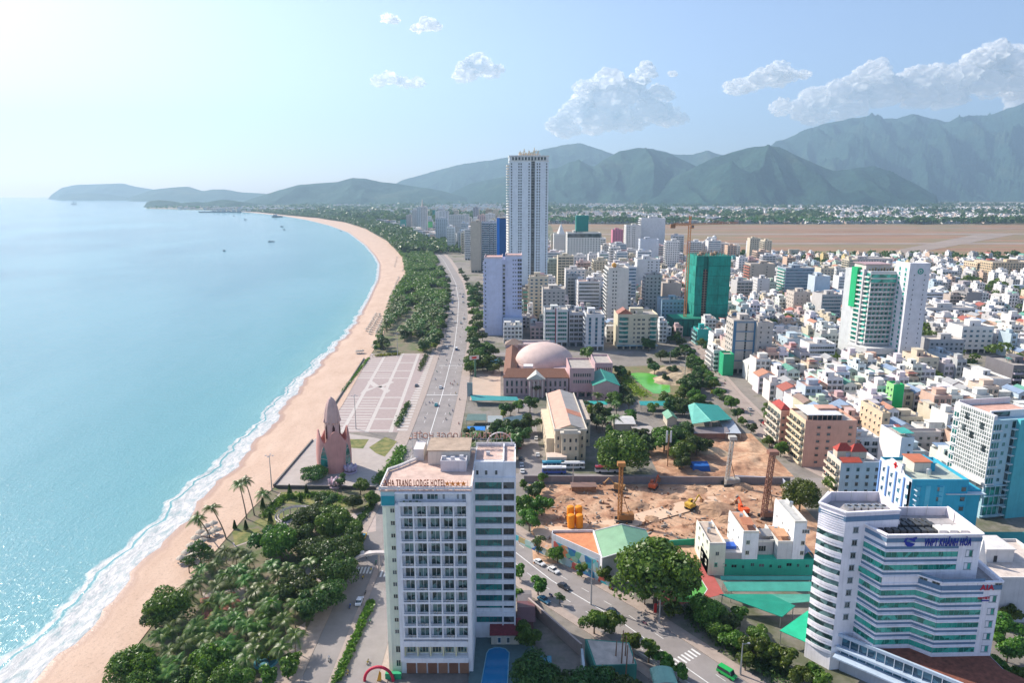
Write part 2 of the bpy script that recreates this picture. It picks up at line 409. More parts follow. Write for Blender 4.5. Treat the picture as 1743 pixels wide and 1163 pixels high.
def ridge(name,sil,D,depth,z0=0.0,seed=0,rough=0.10,n=None,slope=0.0):
 """A mountain range: crest heights read off its skyline at the distance D of the crest, flanks carved by gullies."""
 sil=sorted(sil);px=np.array([s[0]for s in sil],float);py=np.array([s[1]for s in sil],float)
 n=n or int(max(80,(px[-1]-px[0])/1.5));nd=80
 P=np.linspace(px[0],px[-1],n);Q=np.interp(P,px,py)
 k=np.ones(5)/5;Qs=np.convolve(np.pad(Q,2,mode='edge'),k,'valid');Q=Qs
 X=np.zeros((n,nd));Y=np.zeros((n,nd));Z=np.zeros((n,nd))
 for i in range(n):
  ang=(P[i]-CXP)/FPX
  yc=D+slope*(P[i]-px[0])
  v=(Q[i]-CYP)/FPX;f=CT-v*ST;h=CAMH-(ST+v*CT)*yc/f
  h=max(h,1.0);xc=ang*yc/f
  for j in range(nd):
   tt=j/(nd-1)*2-1
   y=yc+tt*depth*(0.35+0.65*min(1.0,h/(0.06*depth+1)));x=xc*(y/yc)if tt<0 else xc+tt*depth*0.05
   a=abs(tt)
   s=(1-a)**1.25*(1+0.4*a)
   gl=mnoise.fractal(Vector((x*0.0011+seed,y*0.0004,seed)),0.9,2.1,5)
   rg=1.0-abs(mnoise.noise(Vector((x*0.0016+seed*3,y*0.00055+seed,0.3))))*2.0
   amp=4*a*(1-a)
   r2=1.0-abs(mnoise.noise(Vector((x*0.0045+seed,y*0.0018,2.3))))*2.0
   z=h*(s+amp*(rough*2.6*(rg-0.55)+rough*1.2*gl+rough*0.8*(r2-0.6)))+h*0.03*mnoise.fractal(Vector((x*0.006,y*0.004,1.0)),0.7,2.2,4)*(0.3+a)
   X[i,j],Y[i,j],Z[i,j]=x,y,max(z,-2.0)*min(1,(1.0-a)*12+0.0)+z0-2.0*(a>0.97)
 # the range tapers into the plain at both ends
 e=np.minimum(np.arange(n),np.arange(n)[::-1]);Z*=np.clip(e/4.0,0,1)[:,None]
 Z-=1.0
 o=grid_obj(name,X,Y,Z,m_hill);o['kind']='structure';return o
ridge('hills',[(80,337),(92,328),(105,319),(130,314),(160,313),(210,312),(230,317),(255,321),(275,326),(300,336)],14500,1200,seed=1)
ridge('hills',[(96,333),(115,330),(150,328),(180,330),(220,336)],12500,700,seed=2)
ridge('hills',[(215,338),(240,329),(262,322),(300,318),(320,317),(345,325),(362,322),(382,322),(410,327),(450,329),(470,334)],11500,1200,seed=3)
ridge('hills',[(243,348),(255,342),(270,340),(292,342),(310,345),(330,343),(350,344),(378,339),(398,341),(420,346),(440,350)],6300,500,seed=4,rough=0.2)
ridge('hills',[(400,350),(420,340),(450,331),(480,322),(510,314),(550,311),(575,309),(600,302),(620,303),(650,309),(680,312),(700,316),(730,320),(760,326),(800,338)],8300,1200,seed=5,rough=0.14)
ridge('mountains',[(640,330),(685,306),(740,290),(790,278),(840,271),(880,263),(920,255),(955,246),(985,242),(1010,249),(1045,262),(1075,252),(1110,252),(1150,262),(1180,262),(1205,255),(1225,262),(1260,270),(1300,280)],12500,1800,seed=6)
ridge('mountains',[(760,332),(800,312),(850,302),(900,292),(945,286),(985,271),(1010,283),(1030,270),(1055,256),(1085,251),(1110,253),(1140,260),(1165,272),(1190,283),(1230,300),(1280,315),(1330,335)],9000,1800,seed=7,rough=0.16)
ridge('mountains',[(1100,335),(1140,305),(1180,285),(1215,266),(1250,255),(1285,248),(1310,248),(1335,255),(1360,265),(1395,280),(1420,290),(1440,288),(1465,284),(1490,284),(1520,294),(1550,308),(1575,322),(1600,336)],8000,1600,seed=8,rough=0.17)
ridge('mountains',[(1180,330),(1240,290),(1300,253),(1340,236),(1370,219),(1395,211),(1420,206),(1445,201),(1480,195),(1500,199),(1530,200),(1555,192),(1580,199),(1615,205),(1650,196),(1680,195),(1715,183),(1743,175),(1790,160),(1850,150),(1950,170),(2100,240),(2200,320)],13300,3500,seed=9,rough=0.15)
# haze: one closed box of pale air ------------------------------------
m_haze=bpy.data.materials.new('haze_air');m_haze.use_nodes=True;nt=m_haze.node_tree;nt.nodes.clear()
ho=nt.nodes.new('ShaderNodeOutputMaterial');pv=nt.nodes.new('ShaderNodeVolumePrincipled')
pv.inputs['Color'].default_value=(0.50,0.76,1.0,1);pv.inputs['Density'].default_value=8.0e-5
pv.inputs['Anisotropy'].default_value=0.28
nt.links.new(pv.outputs[0],ho.inputs['Volume'])
hb=MB();hb.box(-20000,20000,-800,20000,-4,2350)
haze=hb.build('haze',m_haze,kind='stuff');haze['label']='pale blue sea haze over the bay and the far mountains'
# clouds --------------------------------------------------------------
m_cloud,nt,b=newmat('cumulus_cloud')
nt.nodes.remove(b);out=[n for n in nt.nodes if n.type=='OUTPUT_MATERIAL'][0]
df=nn(nt,'ShaderNodeBsdfDiffuse');df.inputs['Color'].default_value=(1,1,1,1)
tl=nn(nt,'ShaderNodeBsdfTranslucent');tl.inputs['Color'].default_value=(1,1,0.99,1)
tr=nn(nt,'ShaderNodeBsdfTransparent');m1=nn(nt,'ShaderNodeMixShader');m2=nn(nt,'ShaderNodeMixShader')
m1.inputs[0].default_value=0.6;nt.links.new(df.outputs[0],m1.inputs[1]);nt.links.new(tl.outputs[0],m1.inputs[2])
lw=nn(nt,'ShaderNodeLayerWeight');lw.inputs[0].default_value=0.5
pos=nn(nt,'ShaderNodeNewGeometry').outputs['Position']
cn=noisen(nt,0.0018,pos,4.0,0.5)
fa=mathn(nt,'ADD',lw.outputs['Facing'],mathn(nt,'MULTIPLY',mathn(nt,'SUBTRACT',cn,0.5),1.0))
nt.links.new(ramp(nt,fa,[(0.15,0.95),(0.75,0.0)]),m2.inputs[0])
nt.links.new(tr.outputs[0],m2.inputs[1]);nt.links.new(m1.outputs[0],m2.inputs[2]);nt.links.new(m2.outputs[0],out.inputs['Surface'])
def cloud(label,puffs,D,seed):
 """puffs: (px, py, radius in photo pixels); a heap of billows at the distance D"""
 r=random.Random(seed);import bmesh
 bm=bmesh.new()
 for(px,py,pr)in puffs:
  x=XAT(px,py,D);z=ZAT(py,D);rr=pr/FPX*math.hypot(D,x)
  bm_c=bmesh.ops.create_icosphere(bm,subdivisions=4,radius=rr)
  off=Vector((x,D+r.uniform(-0.5,0.5)*rr,z));ph=r.uniform(0,50)
  for v in bm_c['verts']:
   nrm=v.co.normalized()
   k=1+0.34*mnoise.fractal(nrm*1.9+Vector((ph,0,0)),1.1,2.1,3)
   v.co=v.co*k;v.co.z=v.co.z*(0.86 if v.co.z>0 else 0.62);v.co+=off
 me=bpy.data.meshes.new('cloud');bm.to_mesh(me);bm.free();me.materials.append(m_cloud);me.shade_smooth()
 o=bpy.data.objects.new('cloud',me);COL.objects.link(o);tag(o,label,'cloud','clouds over the town and mountains')
 o.visible_shadow=True
 return o
def fill(puffs,seed,k=3,sh=0.55):
 r=random.Random(seed);out=[]
 for(x,y,q)in puffs:
  out.append((x,y,q))
  for i in range(k):
   a=r.uniform(-0.4,math.pi+0.4);out.append((x+math.cos(a)*q*0.85,y-math.sin(a)*q*0.6,q*r.uniform(0.3,sh)))
 return out
cloud('small faint puff of cloud, highest and furthest left of the clouds',fill([(660,33,11),(672,35,9)],1),22000,1)
cloud('small white puff of cloud just right of the faint highest one',fill([(712,48,10),(728,42,15),(742,45,10)],2),22200,2)
cloud('low flat little cloud under the two highest puffs',fill([(645,140,13),(662,135,15),(690,142,13),(712,142,12)],3),22400,3)
cloud('rounded white cloud between the flat little cloud and the tallest tower',fill([(790,130,18),(815,110,22),(835,122,18),(800,120,20),(850,118,9)],4),22600,4)
cloud('big billowing cumulus standing over the ridge right of the tallest tower',fill([(960,220,24),(985,195,30),(1020,205,34),(1060,205,30),(1005,165,28),(1035,140,26),(1070,160,28),(1100,125,15),(1098,112,10),(1120,165,22),(1140,200,24),(1100,195,28),(1040,180,34),(1120,195,22),(1145,127,7),(1085,140,16)],5,4),24000,5)
cloud('mid-sized cumulus between the big billowing one and the long bank',fill([(1255,150,18),(1280,145,17),(1300,135,20),(1325,120,17),(1345,128,15),(1370,128,10),(1325,135,20)],6),23000,6)
cloud('long bank of cumulus lying behind the highest mountain',fill([(1330,185,18),(1360,190,20),(1390,175,26),(1385,200,22),(1420,165,28),(1440,185,30),(1460,150,26),(1485,130,24),(1500,160,32),(1530,150,24),(1560,140,26),(1560,165,28),(1600,135,24),(1610,165,26),(1640,130,24),(1665,110,22),(1690,90,20),(1700,115,24),(1680,145,28),(1725,120,26),(1740,95,18),(1735,150,28),(1775,120,34),(1780,160,36)],7,3),25000,7)
# ================================================================ BUILDING KIT
WHITE=(0.74,0.73,0.70);CREAM=(0.66,0.60,0.46);GREY=(0.42,0.43,0.43)
LAV=(0.55,0.57,0.68);PALEBLUE=(0.52,0.64,0.72);PINK=(0.66,0.43,0.36);BEIGE=(0.56,0.50,0.42)
WINMESH={}
def win_mesh(w,h,gm,bars=1):
 """a framed window, hung on the wall plane at y=0 and looking to -y; origin at its lower middle"""
 key=(round(w,2),round(h,2),gm.name,bars)
 if key in WINMESH:return WINMESH[key]
 b=MB();F=(-w/2,0,1,0,0,-1);t=0.09
 b.wb(F,0,t,0,h,0.0,0.10,0);b.wb(F,w-t,w,0,h,0.0,0.10,0)
 b.wb(F,t,w-t,0,t,0.0,0.10,0);b.wb(F,t,w-t,h-t,h,0.0,0.10,0)
 for i in range(bars):a=w*(i+1)/(bars+1);b.wb(F,a-0.035,a+0.035,t,h-t,0.0,0.07,0)
 b.wq(F,t,w-t,t,h-t,0.025,1)
 b.wb(F,-0.12,w+0.12,-0.10,-0.002,0.0,0.16,0)
 b.wb(F,-0.12,w+0.12,h+0.002,h+0.08,0.0,0.16,0)
 WINMESH[key]=b.mesh('window',[m_flat,gm]);return WINMESH[key]
def faces_of(w,d):
 return{'f':((0,0,1,0,0,-1),w),'r':((w,0,0,1,1,0),d),'b':((w,d,-1,0,0,1),w),'l':((0,d,0,-1,-1,0),d)}
def dress(root,F,W,z0,z1,st,dist,wallcol,fl=3.3):
 """windows, ribbons or balconies on one wall; st = (kind, ...)"""
 kind=st[0];H=z1-z0;nf=max(1,int(H/fl+0.3));fl=H/nf
 if kind=='blank':return
 if kind=='grid':
  cols,ww,wh=st[1],st[2],st[3];gm=st[4]if len(st)>4 else g_dark
  xs=cols if isinstance(cols,(list,tuple))else[W*(i+0.5)/cols for i in range(cols)]
  single=pxsize(max(ww,wh),dist)>=9 and len(xs)*nf<=280
  if single:
   me=win_mesh(ww,wh,gm,1 if ww<2.2 else 2);ang=math.atan2(F[3],F[2])
   for k in range(nf):
    for a in xs:
     o=link('window',me,root,wallcol,(F[0]+F[2]*a,F[1]+F[3]*a,z0+fl*k+(fl-wh)*0.45),rz=ang)
  else:
   b=MB()
   for k in range(nf):
    zz=z0+fl*k+(fl-wh)*0.45
    for a in xs:
     b.wq(F,a-ww/2,a+ww/2,zz,zz+wh,0.05,1)
     b.wb(F,a-ww/2-0.15,a+ww/2+0.15,zz+wh+0.004,zz+wh+0.14,0,0.45,0)
     b.wb(F,a-ww/2-0.1,a+ww/2+0.1,zz-0.12,zz-0.004,0,0.25,0)
   b.build('window',[m_paint,gm],root,wallcol,kind='stuff')
 elif kind=='ribbon':
  gh=st[1];gm=st[2]if len(st)>2 else g_teal;m0=st[3]if len(st)>3 else 0.6;col=st[4]if len(st)>4 else wallcol
  near=pxsize(gh,dist)>=8
  b=MB()
  for k in range(nf):
   zz=z0+fl*k+fl-gh-0.35
   g=MB()if near else b
   g.wq(F,m0,W-m0,zz,zz+gh,0.06,1)
   n=max(2,int((W-2*m0)/1.6))
   for i in range(n+1):
    a=m0+(W-2*m0)*i/n;g.wb(F,a-0.05,a+0.05,zz,zz+gh,0.0,0.13,0)
   g.wb(F,m0-0.2,W-m0+0.2,zz+gh+0.003,zz+gh+0.33,0,0.5,0)
   if near:g.build('window_band',[m_paint,gm],root,col)
  if not near:b.build('window_band',[m_paint,gm],root,col,kind='stuff')
 elif kind=='balc':
  bays=st[1];dep=st[2];gm=st[3]if len(st)>3 else g_dark;col=st[4]if len(st)>4 else wallcol;m0=st[5]if len(st)>5 else 0.3
  bw=(W-2*m0)/bays;single=pxsize(bw,dist)>=10 and nf*bays<=200
  def one(b,a0,zz):
   a1=a0+bw*0.94;h=fl
   b.wq(F,a0+0.25,a1-0.25,zz+0.1,zz+h-0.75,0.05,1)
   b.wb(F,a0,a1,zz-0.16,zz,0,dep,0)
   b.wb(F,a0,a1,zz,zz+0.95,dep-0.14,dep-0.003,0)
   b.wb(F,a0,a0+0.14,zz,zz+0.95,0,dep-0.15,0);b.wb(F,a1-0.14,a1,zz,zz+0.95,0,dep-0.15,0)
   b.wb(F,(a0+a1)/2-0.05,(a0+a1)/2+0.05,zz+0.1,zz+h-0.75,0.0,0.12,0)
  if single:
   b=MB();F0=F;F=(0,0,1,0,0,-1);one(b,0,0);F=F0;me=b.mesh('balcony',[m_paint,gm]);ang=math.atan2(F[3],F[2])
   for k in range(nf):
    for i in range(bays):
     a=m0+bw*i;link('balcony',me,root,col,(F[0]+F[2]*a,F[1]+F[3]*a,z0+fl*k+0.2),rz=ang)
  else:
   b=MB()
   for k in range(nf):
    for i in range(bays):one(b,m0+bw*i,z0+fl*k+0.2)
   b.build('balcony',[m_paint,gm],root,col,kind='stuff')
 elif kind=='vstrip':
  xs,ww=st[1],st[2];gm=st[3]if len(st)>3 else g_teal
  for a in xs:
   b=MB();b.wq(F,a-ww/2,a+ww/2,z0+0.5,z1-0.8,0.06,1)
   for k in range(nf+1):b.wb(F,a-ww/2,a+ww/2,z0+0.5+(H-1.3)*k/nf-0.22,z0+0.5+(H-1.3)*k/nf+0.22,0,0.18,0)
   b.wb(F,a-ww/2-0.2,a-ww/2,z0,z1-0.5,0,0.35,0);b.wb(F,a+ww/2,a+ww/2+0.2,z0,z1-0.5,0,0.35,0)
   b.build('window_strip',[m_paint,gm],root,wallcol)
def roofscape(root,w,d,h,wallcol,roofcol,seed,par=1.1,clutter=1.0):
 r=random.Random(seed)
 b=MB();b.box(0.3,w-0.3,0.3,d-0.3,h-0.3,h+0.012);b.build('roof_deck',m_roofc,root,roofcol)
 b=MB();t=0.32
 b.box(0,w,0,t,h,h+par);b.box(0,w,d-t,d,h,h+par)
 b.box(0,t,t,d-t,h,h+par);b.box(w-t,w,t,d-t,h,h+par)
 b.build('parapet',m_paint,root,wallcol)
 if clutter<=0:return
 if min(w,d)>6:
  sw,sd,sh=r.uniform(0.25,0.4)*w,r.uniform(0.25,0.45)*d,r.uniform(2.6,4.2)
  sx,sy=r.uniform(0.12,0.5)*w,r.uniform(0.35,0.5)*d
  b=MB();b.box(sx,sx+sw,sy,sy+sd,h+0.012,h+sh);b.box(sx-0.3,sx+sw+0.3,sy-0.3,sy+sd+0.3,h+sh,h+sh+0.22)
  F=(sx,sy,1,0,0,-1);b.wb(F,sw*0.3,sw*0.3+1.0,h+0.1,h+2.1,0,0.06,1)
  b.build('stair_house',[m_paint,m_dark],root,wallcol)
 for i in range(int(r.uniform(1.5,4.5)*clutter)):
  x,y=r.uniform(1.6,w-1.6),r.uniform(1.6,d-1.6);z=h+0.012
  b=MB();k=r.random()
  if k<0.45:
   b.cyl(x,y,z+0.8,z+2.5,0.75,n=10);b.lathe(x,y,[(0.75,z+2.5),(0.4,z+2.75),(0.02,z+2.85)],10)
   for q in(-0.5,0.5):b.rod((x+q,y-0.5,z),(x+q,y-0.5,z+0.85),0.05);b.rod((x+q,y+0.5,z),(x+q,y+0.5,z+0.85),0.05)
   b.build('water_tank',m_steel,root)
  elif k<0.8:
   b.box(x-0.6,x+0.6,y-0.45,y+0.45,z+0.1,z+1.1,0);b.cyl(x,y,z+1.1,z+1.16,0.38,n=10,mi=1);b.box(x-0.5,x+0.5,y-0.3,y+0.3,z,z+0.1,1)
   b.build('cooling_unit',[m_flat,m_dark],root,(0.6,0.6,0.58))
  else:
   q,e=r.uniform(2,min(5,w*0.5)),r.uniform(2,min(5,d*0.5));x=min(x,w-0.6-q);y=min(y,d-0.6-e)
   if x>0.5 and y>0.5:
    for(i1,j1)in((0.1,0.1),(q-0.1,0.1),(0.1,e-0.1),(q-0.1,e-0.1)):b.rod((x+i1,y+j1,z),(x+i1,y+j1,z+2.2),0.05)
    b.hexa([(x,y,z+2.2),(x+q,y,z+2.2),(x+q,y+e,z+2.6),(x,y+e,z+2.6),(x,y,z+2.27),(x+q,y,z+2.27),(x+q,y+e,z+2.67),(x,y+e,z+2.67)])
    b.build('awning',m_sheet,root,r.choice([(0.35,0.38,0.4),(0.08,0.3,0.24),(0.35,0.09,0.06),(0.5,0.5,0.48),(0.1,0.2,0.4)]))
def block(name,label,xl,xr,yt,yb,d,wall=WHITE,f=None,l=None,r=None,cat='building',ang=0.0,z0=0.0,roof=(0.42,0.38,0.34),fl=3.3,group=None,seed=None,base=None,clutter=1.0,par=1.1,y0=None,h=None,X=None):
 """A block read off the photograph: its front wall spans xl..xr at its top yt, its foot stands at yb."""
 if y0 is None:y0=U((xl+xr)/2,yb,z0)[1]
 if h is None:h=ZAT(yt,y0)
 x0,x1=X or(XAT(xl,yt,y0),XAT(xr,yt,y0));w=(x1-x0)/math.cos(ang)
 root=thing(name,label,cat,(x0,y0,0),ang,group)
 seed=seed if seed is not None else int(x0*7+y0)
 h-=par
 b=MB();b.box(0,w,0,d,z0,h);b.build('wall',m_paint,root,wall)
 FS=faces_of(w,d);zb=z0+4.2 if h-z0>14 else z0+0.6
 for k,st in(('f',f),('l',l),('r',r)):
  if st:
   F,W=FS[k]
   for s in(st if isinstance(st,list)else[st]):dress(root,F,W,zb,h-0.6,s,y0,wall,fl)
 if zb>z0+3:
  F,W=FS['f'];b=MB();n=max(2,int(W/4.5))
  for i in range(n):
   a=W*(i+0.5)/n;b.wq(F,a-W/n*0.38,a+W/n*0.38,z0+0.2,z0+3.2,0.05,1)
  b.wb(F,0,W,z0+3.5,z0+3.75,0,1.3,0);b.build('shopfront',[m_paint,g_dark],root,wall)
 roofscape(root,w,d,h,wall,roof,seed,par,clutter)
 root['dim']=(w,d,h);return root
def gable_roof(root,w,d,h,rise,col,over=0.5,axis='x',name='roof',mat=None):
 b=MB();o=over;t=0.14
 if axis=='x':
  for(ya,yb_,za,zb)in((-o,d/2,h,h+rise),(d/2,d+o,h+rise,h)):
   b.hexa([(-o,ya,za),(w+o,ya,za),(w+o,yb_,zb),(-o,yb_,zb),(-o,ya,za+t),(w+o,ya,za+t),(w+o,yb_,zb+t),(-o,yb_,zb+t)])
 else:
  for(xa,xb,za,zb)in((-o,w/2,h,h+rise),(w/2,w+o,h+rise,h)):
   b.hexa([(xa,-o,za),(xb,-o,zb),(xb,d+o,zb),(xa,d+o,za),(xa,-o,za+t),(xb,-o,zb+t),(xb,d+o,zb+t),(xa,d+o,za+t)])
 b.build(name,mat or m_sheet,root,col)
 g=MB()
 if axis=='x':
  g.quad([(0.02,0,h),(0.02,d,h),(0.02,d/2,h+rise*0.98)]);g.quad([(w-0.02,0,h),(w-0.02,d/2,h+rise*0.98),(w-0.02,d,h)])
 else:
  g.quad([(0,0.02,h),(w/2,0.02,h+rise*0.98),(w,0.02,h)]);g.quad([(0,d-0.02,h),(w,d-0.02,h),(w/2,d-0.02,h+rise*0.98)])
 return g
def hip_roof(root,w,d,h,rise,col,over=0.6,x0=0,y0=0):
 b=MB();o=over;i=min(w,d)/2
 A=(x0-o,y0-o,h);B=(x0+w+o,y0-o,h);C=(x0+w+o,y0+d+o,h);D=(x0-o,y0+d+o,h)
 if w>=d:P,Q=(x0+i,y0+d/2,h+rise),(x0+w-i,y0+d/2,h+rise);b.quad([A,B,Q,P]);b.quad([B,C,Q]);b.quad([C,D,P,Q]);b.quad([D,A,P])
 else:P,Q=(x0+w/2,y0+i,h+rise),(x0+w/2,y0+d-i,h+rise);b.quad([A,B,P]);b.quad([B,C,Q,P]);b.quad([C,D,Q]);b.quad([D,A,P,Q])
 b.quad([D,C,B,A]);b.build('roof',m_tile,root,col)
# corrugated sheet and clay tile
m_tile=M('clay_roof_tiles',None,0.8,0.3,1.5)
for mm,frq in((m_sheet,7.0),(m_tile,16.0)):
 nt=mm.node_tree;b=nt.nodes['Principled BSDF'];tc=nn(nt,'ShaderNodeTexCoord')
 w_=nn(nt,'ShaderNodeTexWave');w_.bands_direction='DIAGONAL';w_.inputs['Scale'].default_value=frq*0.15;nt.links.new(tc.outputs['Object'],w_.inputs['Vector'])
 bn=nn(nt,'ShaderNodeBump');bn.inputs['Strength'].default_value=0.35;bn.inputs['Distance'].default_value=0.08
 nt.links.new(w_.outputs['Fac'],bn.inputs['Height']);nt.links.new(bn.outputs[0],b.inputs['Normal'])
# ================================================================ TOWERS AND BLOCKS OF THE CENTRE
G=lambda c,w,h,g=None:('grid',c,w,h,g or g_dark)
# the tallest tower
y0=700.0
def tall_tower():
 x0,x1=XAT(867,265,y0),XAT(934,265,y0);H=ZAT(266,y0);w=x1-x0;d=38.0;col=(0.72,0.77,0.81)
 t=thing('skyscraper','tallest white tower with a dark vertical slot and a crown of letters on its roof','skyscraper',(x0,y0,0),rad(1.5))
 b=MB();s0,s1=w*0.555,w*0.66
 b.box(0,s0,0,d,0,H);b.box(s1,w,0,d,0,H);b.box(s0,s1,2.2,d,0,H-0.3);b.build('wall',m_paint,t,col)
 FS=faces_of(w,d);F=FS['f'][0]
 z0,z1=30.0,H-6;nf=44;fl=(z1-z0)/nf
 b=MB()
 for k in range(nf):
  z=z0+fl*k
  for a in(0.055,0.245,0.30,0.505,0.715,0.775,0.95):
   b.wq(F,w*a-0.6,w*a+0.6,z+0.7,z+2.2,0.05,1)
   b.wb(F,w*a-1.0,w*a+1.0,z-0.1,z+0.15,0,0.5,0)
 b.build('window',[m_paint,g_dark],t,col,kind='stuff')
 b=MB();F2=(s0,2.2,1,0,0,-1)
 b.wq(F2,0.3,s1-s0-0.3,22,H-3,0.06,1)
 for k in range(nf+2):b.wb(F2,0.3,s1-s0-0.3,z0+fl*k-0.3,z0+fl*k,0.07,0.5,0)
 b.build('glazed_slot',[m_paint,g_dark],t,(0.52,0.55,0.58))
 b=MB();FL=FS['l'][0]
 for k in range(nf):
  z=z0+fl*k;b.wb(FL,1,d-0.5,z,z+0.9,0,2.6,0);b.wq(FL,1,d-0.5,z+0.9,z+3,0.06,1)
 b.build('balcony',[m_paint,g_dark],t,WHITE,kind='stuff')
 b=MB();b.box(-0.5,w+0.5,-0.5,d+0.5,H-4.6,H-4.0);b.box(-0.6,w+0.6,-0.6,d+0.6,H,H+1.0);b.build('cornice',m_paint,t,WHITE)
 b=MB();F=(0,-0.5,1,0,0,-1)
 b.wb(F,2,w-2,H-3.6,H-0.6,0.0,0.05,1);
 for i in range(12):b.wb(F,2+(w-4)*i/11-0.5,2+(w-4)*i/11+0.5,H-4.0,H-0.1,0,0.3,0)
 b.build('crown_floor',[m_paint,g_dark],t,WHITE)
 b=MB();b.box(w*0.25,w*0.8,6,d-8,H+1,H+3.2);b.build('plant_room',m_paint,t,WHITE)
 rr=random.Random(3)
 for i,ch in enumerate(('M','U','O','N','G')):
  pass
 b=MB()
 for i in range(9):
  x=w*0.24+i*w*0.06;hh=(3.5,4.5,6.5,4.0,5.0,4.2,5.2,7.5,5.0)[i]
  b.rod((x,4,H+1),(x+(-1)**i*0.9,4,H+1+hh),0.35);b.rod((x,4,H+1+hh*0.5),(x+1.6,4,H+1+hh*0.75),0.28)
 b.build('roof_lettering',m_flat,t,(0.60,0.45,0.25))
 # podium
 p=thing('podium_building','brown and green glass podium at the foot of the tallest tower','building',(XAT(888,485,690),672,0))
 w2=XAT(921,485,690)-XAT(888,485,690);b=MB();b.box(0,w2,0,27.5,0,26);b.build('wall',m_paint,p,(0.30,0.27,0.23))
 dress(p,(0,0,1,0,0,-1),w2,3,25,('ribbon',1.7,g_green,1.0),672,(0.38,0.34,0.28),4.2)
 roofscape(p,w2,27.5,26,(0.35,0.31,0.26),(0.35,0.33,0.3),4)
tall_tower()
def lav_tower():
 y=U(850,571)[1];H=ZAT(440,y);col=(0.56,0.60,0.76)
 xa,xb,xc,xd=[XAT(p,440,y)for p in(824,855,860,888.5)]
 t=thing('hotel_tower','lavender slab hotel with one dark column of windows beside the seaside boulevard','hotel',(xa,y,0))
 b=MB();W1=xb-xa;b.box(0,W1,0,30,0,H);b.box(W1,xc-xa,1.2,28,0,H-1);b.box(xc-xa,xd-xa,2.5,30,0,H+1.5);b.build('wall',m_paint,t,col)
 F=(W1,1.2,1,0,0,-1);b=MB();n=17
 for k in range(n):
  z=4+k*(H-8)/n;b.wq(F,0.25,xc-xb-0.2,z,z+2.3,0.05,1);b.wb(F,0.1,xc-xb-0.1,z-0.5,z-0.25,0,0.5,0)
 b.build('window',[m_paint,g_dark],t,col,kind='stuff')
 F=(xc-xa,2.5,1,0,0,-1);W2=xd-xc
 dress(t,F,W2,22,H,G([W2*0.48,W2*0.62],1.1,0.9),999,col);dress(t,F,W2,22,H,G([W2*0.80,W2*0.93],1.6,2.1),999,col)
 FL=(0,30,0,-1,-1,0);dress(t,FL,30,6,H-2,('balc',5,1.3,g_dark,col),999,col)
 F=(0,0,1,0,0,-1);dress(t,F,W1,6,H-2,G([1.0],0.9,1.3),999,col)
 b=MB();b.box(xc-xa-2,xd-xa+0.6,-9,2.4,0,16);b.build('annexe',m_paint,t,(0.46,0.52,0.64))
 dress(t,(xc-xa-2,-9,1,0,0,-1),xd-xc+2.6,9,13,G([4,7],2.2,0.8),999,col)
 for(x0_,x1_,y0_,h_)in((0,W1,0,H),(xc-xa,xd-xa,2.5,H+1.5)):
  b=MB();b.box(x0_,x1_,y0_,y0_+0.3,h_,h_+1.3);b.box(x0_,x0_+0.3,y0_+0.3,30,h_,h_+1.3);b.box(x1_-0.3,x1_,y0_+0.3,30,h_,h_+1.3);b.build('parapet',m_paint,t,(0.66,0.55,0.55))
  b=MB();b.box(x0_+0.3,x1_-0.3,y0_+0.3,29.7,h_,h_+0.1);b.build('roof_deck',m_roofc,t,(0.55,0.33,0.29))
lav_tower()
